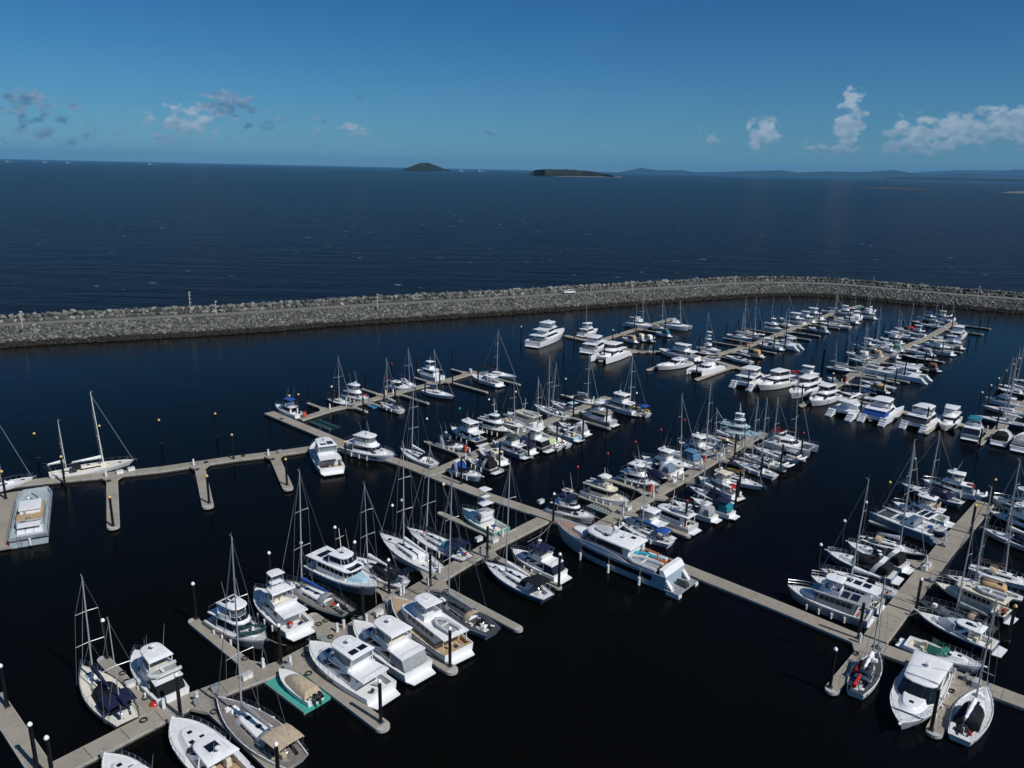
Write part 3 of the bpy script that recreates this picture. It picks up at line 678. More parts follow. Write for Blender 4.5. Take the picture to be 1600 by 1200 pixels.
def b_fly(r,L,B,o,near,rg):
    Wt=gel('white'); fb=o.get('fb',(.88+.03*L) if not o.get('three') else 1.9)
    if o.get('cat'):
        fb=1.6; cathulls(r,L,B,fb,gel(o.get('hull','white')),near); h=Hull(L,B,fb,'cat')
        mb=MB(); mb.box(-.47*L,.32*L,-B*.36,B*.36,.75,fb-.02,Wt,.0); mb.build('bridge_deck',r,0)
        z=fb
    else:
        h=Hull(L,B,fb,'motor'); h.build(gel(o.get('hull','white')),'hull',r,stripe=Wt if o.get('hull','white')!='white' else None)
        h.deck(deckm(o.get('deck','white')),.03,.24,.75,.35,deckm('teak') if rg.random()<.15 else deckm('white') if rg.random()<.6 else deckm('lgrey'),r)
        platform(r,h,1.0,near,None); z=h.zs(.45)-.06
        if near:
            for sd in (-1,1):
                mb=MB()
                for i,t in enumerate((.46,.55,.64,.72)):
                    x=h.x(t); q=[Vector((x-.42,sd*(h.hb(t-.035)+.012),h.zs(t)*.60)),Vector((x+.42,sd*(h.hb(t+.035)+.012),h.zs(t)*.60)),Vector((x+.36,sd*(h.hb(t+.035)+.02),h.zs(t)*.77)),Vector((x-.42,sd*(h.hb(t-.035)+.02),h.zs(t)*.77))]
                    mb.face(q if sd<0 else q[::-1],GLASS)
                mb.build('hull_window',r,0)
    hh=1.12 if B>3.3 else 1.0
    w=B*.38
    # fore trunk
    mb=MB(); r0=ring(.05*L,.37*L,w*.95,w*.60,1.2,z); r1=ring(.05*L,.30*L,w*.82,w*.42,1.0,z+.38+.012*L); house(mb,r0,r1,Wt,.12,deckm('white')); mb.build('foredeck_trunk',r,35)
    # saloon
    s0=ring(-.27*L,.26*L,w,w*.84,1.3,z); s1=ring(-.26*L,.09*L,w*.92,w*.74,1.0,z+hh)
    mb=MB(); house(mb,s0,s1,Wt,.04); mb.build('saloon',r,35)
    dk=o.get('dark') or rg.random()<.5
    windows(r,s0,s1,3 if not dk else 2,near>1,.22 if dk else .32,.88,.04,.985,fv=(.04,.97) if dk else (.15,.92))
    mb=MB(); pane(mb,s0[7],s0[0],s1[0],s1[7],.2,.8,.05,.9,GLASS); mb.build('saloon_door',r,0)
    zf=z+hh
    levels=1
    if o.get('three') :
        mb=MB(); slab(mb,ring(-.40*L,.17*L,w*1.06,w*.85,1.0,zf),.16,Wt,.02); mb.build('upper_deck',r,35)
        u0=ring(-.20*L,.15*L,w*.86,w*.7,1.0,zf+.16); u1=ring(-.19*L,.05*L,w*.8,w*.62,.8,zf+1.45); mb=MB(); house(mb,u0,u1,Wt,.04); mb.build('wheelhouse',r,35); windows(r,u0,u1,3,False,.35,.85,.1,.95)
        zf+=1.45
    fa=-.43*L if not o.get('small') else -.3*L
    if o.get('three'): fa=-.3*L
    f0=ring(fa,.14*L,w*1.02,w*.82,.9,zf); mb=MB(); slab(mb,f0,.14,Wt,.02); mb.build('flybridge_deck',r,35)
    # coaming (open tub)
    mb=MB(); c0=ring(fa+.22*L,.13*L,w*.93,w*.72,.9,zf+.14); c1=ring(fa+.20*L,.06*L,w*.97,w*.74,.8,zf+.72); ci=shrink(c1,.93,0); cb=shrink(c0,.88,.02)
    mb.rings([c0,c1,ci,cb],Wt); fcm=mb.build('flybridge_coaming',r,35)
    if dk and near:
        mb=MB()
        for i in range(1,6): pane(mb,c0[i],c0[i+1],c1[i+1],c1[i],.02,.98,.35,.95,GLASS)
        mb.build('dark_panel',fcm,0)
    if near:
        mb=MB(); pane(mb,c1[1]*.98,c1[2]*.98,c1[2]*.96+Vector((-.2,0,.35)),c1[1]*.96+Vector((-.2,0,.35)),0,1,0,1,SMOKE,.01)
        for i in range(1,6):
            a,b=c1[i],c1[i+1]; u=Vector((-.22,0,.34)); mb.face([a,b,b+u,a+u],SMOKE); mb.face([a+u,b+u,b,a],SMOKE)
        mb.build('wind_deflector',r,0)
        mb=MB(); mb.box(-.02*L,.03*L,-.5,.5,zf+.15,zf+.75,Wt,.08); mb.build('helm_console',r,20)
        mb=MB()
        for yy in (-.55,.2): mb.box(-.08*L,-.045*L,yy,yy+.5,zf+.15,zf+.85,can('cream'),.05)
        mb.box(fa+.24*L,fa+.27*L,-w*.7,w*.7,zf+.15,zf+.6,can('cream'),.04); mb.build('seat',r,0)
    zt=zf+.14+1.55
    if o.get('ht') is not None:
        t0,t1=fa+.16*L,.08*L
        if o.get('game'): t0,t1=-.17*L,.06*L
        if o.get('small'): t0,t1=-.3*L,.02*L
        colr=o['ht']
        if colr in ('navy','blue','teal','dgrey') : 
            bimini(r,t0,t1,w*.86,zf+.6,zt+.12,colr,near)
        else:
            mb=MB(); slab(mb,ring(t0,t1,w*.9,w*.78,.7,zt),.10,gel(colr),.12); mb.build('hardtop',r,35)
            for sd in (-1,1):
                for pp in ([(t0+.3,sd*w*.85,zf+.14),(t0+.15,sd*w*.82,zt)],[(t1-.9,sd*w*.74,zf+.6),(t1-1.0,sd*w*.72,zt)]): mb=MB(); mb.tube(pp,.045,Wt,5); mb.build('hardtop_support',r,50)
        if o.get('encl') or o.get('three'):
            e0=[Vector((p.x,p.y,p.z)) for p in c1]; e1=ring(t0+.3,t1-.2,w*.84,w*.7,.6,zt); mb=MB(); 
            q0=ring(t0+.5,.05*L,w*.94,w*.72,.8,zf+.70); mb.rings([q0,e1],SMOKE if not o.get('dark') else GLASS); mb.build('enclosure',r,20)
        if near or o.get('three'): radar(r,(t0+t1)/2+.3,zt+.2,near,0,3,rg)
        n=o.get('sol',0)
        if n: solar(r,[(t0+.5+i*.85,t0+1.25+i*.85) for i in range((n+1)//2)],-w*.62,-.1,zt+.21); solar(r,[(t0+.5+i*.85,t0+1.25+i*.85) for i in range(n//2)],.1,w*.62,zt+.21)
    if o.get('cov'):
        mb=MB(); q0=ring(-.47*L,-.26*L,w*1.0,w,.05,z+.0); q1=ring(-.42*L,-.26*L,w*.96,w*.96,.05,zf); mb.rings([q0,q1],can(o['cov'])); mb.build('cockpit_cover',r,40)
    if o.get('bim'): bimini(r,-.48*L,-.28*L,w*.95,z,zf+.2,o['bim'],near)
    if o.get('tender'): inflatable(r,-.30*L,0,zf+.35,3.0,math.pi/2,'lgrey')
    if o.get('deckding'): inflatable(r,.24*L,0,z+.5,2.9,.9,o['deckding'])
    if o.get('tend2'): inflatable(r,-L/2-.9,0,.9,2.8,math.pi/2,'white')
    if o.get('yak'):
        mb=MB(); 
        for y in (-.6,.7): mb.rings([[( -.32*L+.1*k,y+.55*math.cos(a)*(1-k*.25),zf+.8+.55*math.sin(a)*(1-k*.25)) for a in [i*math.pi/4 for i in range(8)]] for k in range(4)],can(o['yak']),cap0=True,cap1=True)
        mb.build('wind_scoop',r,40)
    if near:
        rail(r,h,.42,1.0,.6,near,9,.018,'bow_rail') if not o.get('cat') else None
        mb=MB(); mb.tube([(fa+.1,-w*.9,zf+.15),(fa+.1,-w*.9,zf+.75),(fa+.1,w*.9,zf+.75),(fa+.1,w*.9,zf+.15)],.02,STEEL,4); mb.build('aft_rail',r,50)
        hatch(r,[(.22*L,0,z+.5+.012*L)],.28)
        mb=MB(); mb.box(L/2-.1,L/2+.4,-.12,.12,h.zs(1)-.05,h.zs(1)+.06,STEEL); mb.build('anchor_roller',r,0) if not o.get('cat') else None
        if rg.random()<.7: fenders(r,h,(.25,.42,.58),rg.choice((-1,1)))
        clutter(r,-.45*L,-.3*L,B*.25,z-.6,3,rg)
    if o.get('game'): b_tower(r,L,B,zt+.2,z,near,.02*L,1.6)
    if o.get('m'):
        for fr,Hm,rk in o['m']: spar(r,-L/2+L*fr,zf,Hm,rk,.07,ALU,0,B*.4,None,0,None,0,1,wires=False)
    lines(r,h,near)
def b_tower(r,L,B,zt,z,near,x,hh):
    mb=MB()
    for sx,sy in ((-1,-1),(-1,1),(1,-1),(1,1)): mb.tube([(x+sx*.9-.3,sy*B*.33,z+.2),(x+sx*.45-.2,sy*B*.16,zt+hh)],.03,STEEL,4)
    for k in (.35,.7):
        zz=z+(zt+hh-z)*k; a=.9-.45*k; b=B*(.33-.17*k)
        mb.tube([(x-.25-a,-b,zz),(x-.25+a,-b,zz),(x-.25+a,b,zz),(x-.25-a,b,zz),(x-.25-a,-b,zz)],.022,STEEL,4)
    t=mb.build('tuna_tower',r,60)
    mb=MB(); slab(mb,ring(x-1.0,x+.6,B*.22,B*.20,.3,zt+hh),.06,gel('white'),.04); mb.build('tower_top',t,35)
    mb=MB(); slab(mb,ring(x-.8,x+.4,B*.2,B*.18,.2,zt+hh-1.1),.06,gel('white'),.02); mb.build('tower_platform',t,35)
    mb=MB()
    for sd in (-1,1): mb.tube([(x,sd*B*.4,z+.4),(x-2.5,sd*(B*.5+1.6),z+4.4)],.02,STEEL,4,.008)
    mb.build('outrigger',r,60)
def b_game(r,L,B,o,near,rg):
    h=Hull(L,B,o.get('fb',.85+.026*L),'motor'); h.build(gel(o.get('hull','white')),'hull',r,stripe=gel('white')); h.deck(deckm('white'),.03,.36,.75,.3,deckm('cream'),r); z=h.zs(.6)-.06; Wt=gel('white')
    mb=MB(); r0=ring(-.10*L,.34*L,B*.36,B*.25,1.3,z); r1=ring(-.10*L,.27*L,B*.31,B*.18,1.1,z+.42); house(mb,r0,r1,Wt,.12); mb.build('foredeck_trunk',r,35)
    w0=ring(-.14*L,.14*L,B*.36,B*.30,1.0,z+.25); w1=ring(-.14*L,.04*L,B*.32,B*.26,.8,z+1.1); mb=MB(); house(mb,w0,w1,Wt,.05); mb.build('cabin',r,35); windows(r,w0,w1,2,near>1,.2,.85)
    mb=MB(); c0=ring(-.16*L,.05*L,B*.33,B*.27,.5,z+1.12); c1=ring(-.16*L,.03*L,B*.34,B*.28,.5,z+1.65); mb.rings([c0,c1,shrink(c1,.9,0),shrink(c0,.85,.02)],Wt); mb.build('flybridge_coaming',r,35)
    mb=MB(); slab(mb,ring(-.17*L,.02*L,B*.30,B*.26,.4,z+2.9),.08,Wt,.06); mb.build('hardtop',r,35)
    b_tower(r,L,B,z+2.9,z,near,-.05*L,2.2)
    if near:
        rail(r,h,.45,1,.6,near,8,.018,'bow_rail'); mb=MB(); mb.tube([(-.3*L,0,z-.8),(-.3*L,0,z-.1)],.1,WHITEP,6); mb.box(-.34*L,-.27*L,-.3,.3,z-.15,z+.0,can('blue')); mb.build('fighting_chair',r,0); platform(r,h,.5,near)
        clutter(r,-.44*L,-.2*L,B*.3,z-.75,4,rg)
    lines(r,h,near)
def b_trawl(r,L,B,o,near,rg):
    Wt=gel('white' if o.get('ht')!='cream' else 'cream'); h=Hull(L,B,o.get('fb',.95+.03*L),'motor'); h.build(gel(o.get('hull','white')),'hull',r,stripe=Wt if o.get('hull','white')!='white' else gel('teak') if o.get('pilot') else None)
    h.deck(deckm(o.get('deck','white')),.03,.16,.5,.3,deckm('teak') if o.get('deck')=='teak' else deckm('cream'),r); z=h.zs(.45)-.06; w=B*.34; hh=1.35
    platform(r,h,.8,near)
    s0=ring(-.32*L,.17*L,w,w*.92,.5,z); s1=ring(-.32*L,.14*L,w*.97,w*.88,.45,z+hh); mb=MB(); house(mb,s0,s1,Wt if not o.get('gear') else gel('grey'),.02); mb.build('deckhouse',r,35)
    windows(r,s0,s1,6 if near>1 else 5,near>1,.42,.82,.05,.96,fv=(.35,.88))
    # trunk forward
    mb=MB(); r0=ring(.14*L,.36*L,w*.85,w*.55,.9,z); r1=ring(.14*L,.31*L,w*.75,w*.42,.8,z+.5); house(mb,r0,r1,gel('pblue') if o.get('bluedeck') or o.get('deck')=='pblue' else Wt,.1); mb.build('foredeck_trunk',r,35)
    zr=z+hh; xa=-.47*L if (o.get('longroof') or o.get('aft') or o.get('big') or rg.random()<.5) else -.38*L
    mb=MB(); slab(mb,ring(xa,.20*L,w*1.14,w*1.0,.7,zr),.12,gel(o.get('ht') or 'white'),.05); mb.build('boat_deck',r,35)
    mb=MB()
    for sd in (-1,1): mb.tube([(xa+.3,sd*w*1.05,z),(xa+.3,sd*w*1.05,zr)],.05,Wt,5)
    mb.build('roof_post',r,50)
    zt=zr+.15
    if not o.get('longroof') :
        u0=ring(-.14*L,.12*L,w*.86,w*.74,.5,zr+.12); u1=ring(-.14*L,.07*L,w*.8,w*.66,.45,zr+(1.35 if (o.get('big') or o.get('bluedeck')) else .75)); mb=MB()
        if o.get('big') or o.get('bluedeck'):
            house(mb,u0,u1,Wt,.05,over=.08); mb.build('wheelhouse',r,35); windows(r,u0,u1,3,near>1,.4,.88,.08,.95,fv=(.4,.92)); zt=zr+1.6
            if o.get('toptier'):
                mb=MB(); slab(mb,ring(-.16*L,.04*L,w*.55,w*.55,.1,zt+.9),.08,Wt,.03); mb.build('hardtop',r,35); mb=MB()
                for sx in (-.14*L,.02*L):
                    for sd in (-1,1): mb.tube([(sx,sd*w*.5,zt-.1),(sx,sd*w*.5,zt+.95)],.03,Wt,4)
                mb.build('hardtop_support',r,50)
        else:
            mb.rings([u0,u1,shrink(u1,.92,0),shrink(u0,.86,.02)],Wt); mb.build('flybridge_coaming',r,35)
            mb=MB(); slab(mb,ring(-.16*L,.06*L,w*.8,w*.7,.4,zr+1.9),.08,gel('white') if not o.get('bim') else gel('white'),.08); mb.build('hardtop',r,35); 
            for sx in (-.14*L,.04*L):
                for sd in (-1,1): mb=MB(); mb.tube([(sx,sd*w*.74,zr+.1),(sx,sd*w*.7,zr+1.9)],.03,STEEL,4); mb.build('hardtop_support',r,50)
    n=o.get('sol',0)
    if n: solar(r,[(xa+1.2+i*1.15,xa+2.1+i*1.15) for i in range(n)],-w*.62,w*.62 if o.get('bluedeck') or o.get('gear') else w*.3,zr+.2)
    if o.get('gear'): clutter(r,-.1*L,.15*L,w*.8,zr+.15,8,rg,('red','blue','white','grey')); mb=MB(); mb.box(xa,xa+1.0,-w*.8,w*.8,.8,.95,gel('grey')); mb.build('stern_platform',r,0)
    elif near and not n: inflatable(r,xa+2.0,0,zr+.18,3.2,.1,'lgrey')
    mh=3.2 if not o.get('gear') else 2.2
    mb=MB(); mb.tube([(-.05*L,0,zt),(-.08*L,0,zt+mh)],.06,WMAST,6,.03); mb.tube([(-.07*L,-.7,zt+mh*.6),(-.07*L,.7,zt+mh*.6)],.025,WMAST,4); mb.build('signal_mast',r,60)
    if near:
        radar(r,.0*L,zt+.1,near,0,1,rg); rail(r,h,.10,1.0,.75,near,13,.02,'guard_rail'); fenders(r,h,(.25,.4,.55,.7),rg.choice((-1,1))) 
        clutter(r,-.46*L,-.34*L,w*.7,z-.45,4,rg)
    if o.get('m'):
        for fr,Hm,rk in o['m']: spar(r,-L/2+L*fr,z,Hm,rk,.07,ALU,0,B*.4,None,0,None,0,1,wires=False)
    lines(r,h,near)
def b_work(r,L,B,o,near,rg): o=dict(o); o.update(gear=1,sol=3,fb=1.3,ht='grey'); b_trawl(r,L,B,o,near,rg)
def b_cat(r,L,B,o,near,rg,power=False):
    hc=gel(o.get('hull','white')); fb=1.45; Wt=gel('white'); hs=cathulls(r,L,B,fb,hc,near,stripe=Wt if o.get('hull') else None)
    mb=MB(); mb.box(-.40*L,.20*L if not power else .34*L,-B*.36,B*.36,.85,fb-.03,Wt); mb.box(.40*L,.43*L,-B*.36,B*.36,fb-.25,fb-.08,ALU); mb.build('bridge_deck',r,0)
    if not power:
        mb=MB(); mb.face([(.20*L,-B*.24,fb-.1),(.40*L,-B*.24,fb-.12),(.40*L,B*.24,fb-.12),(.20*L,B*.24,fb-.1)],can('dgrey')); mb.build('trampoline',r,0)
    z=fb-.02; w=B*.34
    s0=ring(-.20*L,.16*L,w,w*.80,1.1,z); s1=ring(-.20*L,.04*L,w*.9,w*.66,.8,z+1.0); mb=MB(); house(mb,s0,s1,Wt,.12); mb.build('saloon',r,35); windows(r,s0,s1,3,near>1,.35,.8,.1,.97,fv=(.25,.8))
    mb=MB(); slab(mb,ring(-.40*L,-.17*L,w*.95,w*.95,.1,z+1.95),.09,Wt,.06); mb.build('hardtop',r,35); 
    for sx in (-.38*L,-.22*L):
        for sd in (-1,1): mb=MB(); mb.tube([(sx,sd*w*.85,z),(sx,sd*w*.85,z+1.97)],.035,Wt,4); mb.build('hardtop_support',r,50)
    if near or power: solar(r,[(-.37*L,-.30*L),(-.28*L,-.21*L)],-w*.7,w*.7,z+2.1)
    if o.get('bim'): bimini(r,-.44*L,-.2*L,w,z+.2,z+2.25,o['bim'],near)
    if power:
        mb=MB(); c0=ring(-.22*L,.02*L,w*.7,w*.55,.6,z+1.05); c1=ring(-.22*L,.0*L,w*.72,w*.57,.6,z+1.65); mb.rings([c0,c1,shrink(c1,.92,0),shrink(c0,.88,.02)],Wt); mb.build('flybridge_coaming',r,35)
    for fr,Hm,rk in (o.get('m') or []):
        mx=-L/2+L*fr; spar(r,mx,z+.5,Hm,rk,.11,ALU,near,B*.42,.42*L,z,None,0,2)
        if not power and o.get('bc','white') is not None: boom(r,mx,z+2.35,L*.38,o.get('bc','white'),near)
    if near:
        mb=MB()
        for sx in (-1,1): mb.tube([(-.45*L,sx*B*.2,z),(-.52*L,sx*B*.2,z+1.2)],.04,STEEL,4)
        mb.build('davit',r,50); inflatable(r,-.50*L,0,z+.3,2.6,math.pi/2,'lgrey')
        for hh_ in hs: rail(r,hh_,.05,1,.6,near,9,.014,'lifeline')
        clutter(r,-.38*L,-.22*L,w*.7,z,5,rg)
def b_pcat(r,L,B,o,near,rg): b_cat(r,L,B,o,near,rg,True)
def b_run(r,L,B,o,near,rg):
    h=Hull(L,B,.85,'motor'); h.build(gel(o.get('hull','white')),'hull',r); h.deck(deckm('white'),.05,.7,.45,.25,None,r); z=h.zs(.4)-.05
    if o.get('cov'): mb=MB(); r0=ring(-.42*L,.30*L,B*.47,B*.36,1.0,z+.05); r1=ring(-.38*L,.12*L,B*.34,B*.26,.8,z+.75); mb.rings([r0,r1,shrink(r1,.6,.16)],can(o['cov']),cap1=True); mb.build('cover',r,50)
    else:
        mb=MB(); mb.box(-.05*L,.05*L,-B*.2,B*.2,z-.4,z+.35,gel('white'),.05); mb.build('console',r,20)
    n=o.get('ob',1)
    for i in range(n): outboard(r,-L/2+.1,(i-(n-1)/2)*.62,.95)
LN=0
KIND=dict(sail=(b_sail,'sailing_yacht','sailing yacht',.31,(6.5,14.5)),fly=(b_fly,'motor_cruiser','motor cruiser',.37,(7,16)),sport=(b_sport,'sports_cruiser','motor boat',.36,(6,13)),
 game=(b_game,'game_fishing_boat','fishing boat',.38,(8,13)),trawl=(b_trawl,'trawler_yacht','motor yacht',.38,(8,16)),cat=(b_cat,'sailing_catamaran','catamaran',.60,(9,14)),
 pcat=(b_pcat,'power_catamaran','catamaran',.58,(9,16)),run=(b_run,'runabout','motor boat',.40,(3,7)),work=(b_work,'motor_launch','motor launch',.36,(8,15)))
def boat(kind,x,y,rz,L,o,label,group,near,seed):
    global LN
    LN=o.get('ln',0)
    fn,nm,cat,_,_=KIND[kind]
    root=empty(nm,(x,y,0),rz); tag(root,label,cat,group); fn(root,L,o['B'],o,near,random.Random(seed)); return root

# ---------------------------------------------------------------- survey tables (metres, radians)
WALKS=[
 ([(-52.23,159.8),(-31.68,140.84),(-18.03,130.57),(-5.43,119.19),(5.88,110.64),(15.3,102.69),(24.25,94.67),(33.55,86.09),(40.86,79.0),(46.97,73.72),(54.0,67.87)],2.16,'long central concrete walkway crossing the whole marina'),
 ([(5.86,110.18),(-3.11,99.68),(-10.87,88.86),(-17.58,79.52),(-23.88,71.82),(-31.19,66.27),(-35.43,61.21),(-39.66,56.14)],2.16,'lower left pontoon walkway running to the bottom edge'),
 ([(42.7,79.32),(51.36,89.23),(62.58,101.9),(78.76,119.48)],2.45,'lower right pontoon walkway below the twin tall masts'),
 ([(-44.44,155.44),(-40.08,162.07),(-33.35,169.38),(-25.98,179.0),(-14.99,191.15),(-9.52,198.79)],1.73,'small upper left pontoon walkway'),
 ([(-14.34,126.23),(-7.45,136.07),(0.22,147.76),(11.34,162.48),(22.81,177.28)],1.87,'centre left pontoon walkway between packed boats'),
 ([(12.89,106.53),(21.15,116.73),(30.73,127.9),(40.68,140.37),(52.57,153.17)],2.02,'centre pontoon walkway behind the large motor yacht'),
 ([(16.87,247.53),(30.94,231.92),(37.92,226.53),(48.61,227.55),(56.79,217.72),(67.81,200.0),(78.21,183.17),(90.34,169.5),(98.64,160.89),(107.65,151.17)],1.87,'far cross walkway joining the distant pontoons'),
 ([(28.08,241.8),(43.52,263.15),(56.59,280.05)],1.73,'short far pontoon walkway'),
 ([(53.97,218.25),(73.62,237.91),(102.59,274.29),(124.36,301.35),(144.29,321.73)],1.73,'far centre pontoon walkway'),
 ([(76.78,184.75),(91.24,203.31),(118.22,235.06),(139.37,257.19),(164.54,287.38)],2.02,'far right pontoon walkway'),
 ([(102.25,156.45),(117.83,173.94),(141.35,198.28)],1.87,'right edge pontoon walkway'),
 ([(-50.92,66.02),(-39.76,55.84)],1.66,'narrow pontoon cut by the bottom left corner'),
 ([(-80.01,114.93),(-69.92,96.24)],3.31,'broad pontoon at the left edge beside the grey work boat'),
 ([(-85.68,116.7),(-76.95,120.42),(-67.82,123.49),(-60.85,126.24),(-50.14,132.17),(-42.44,135.62),(-35.06,139.55),(-29.53,142.43)],2.16,'left dock walkway beside the white ketch'),
]
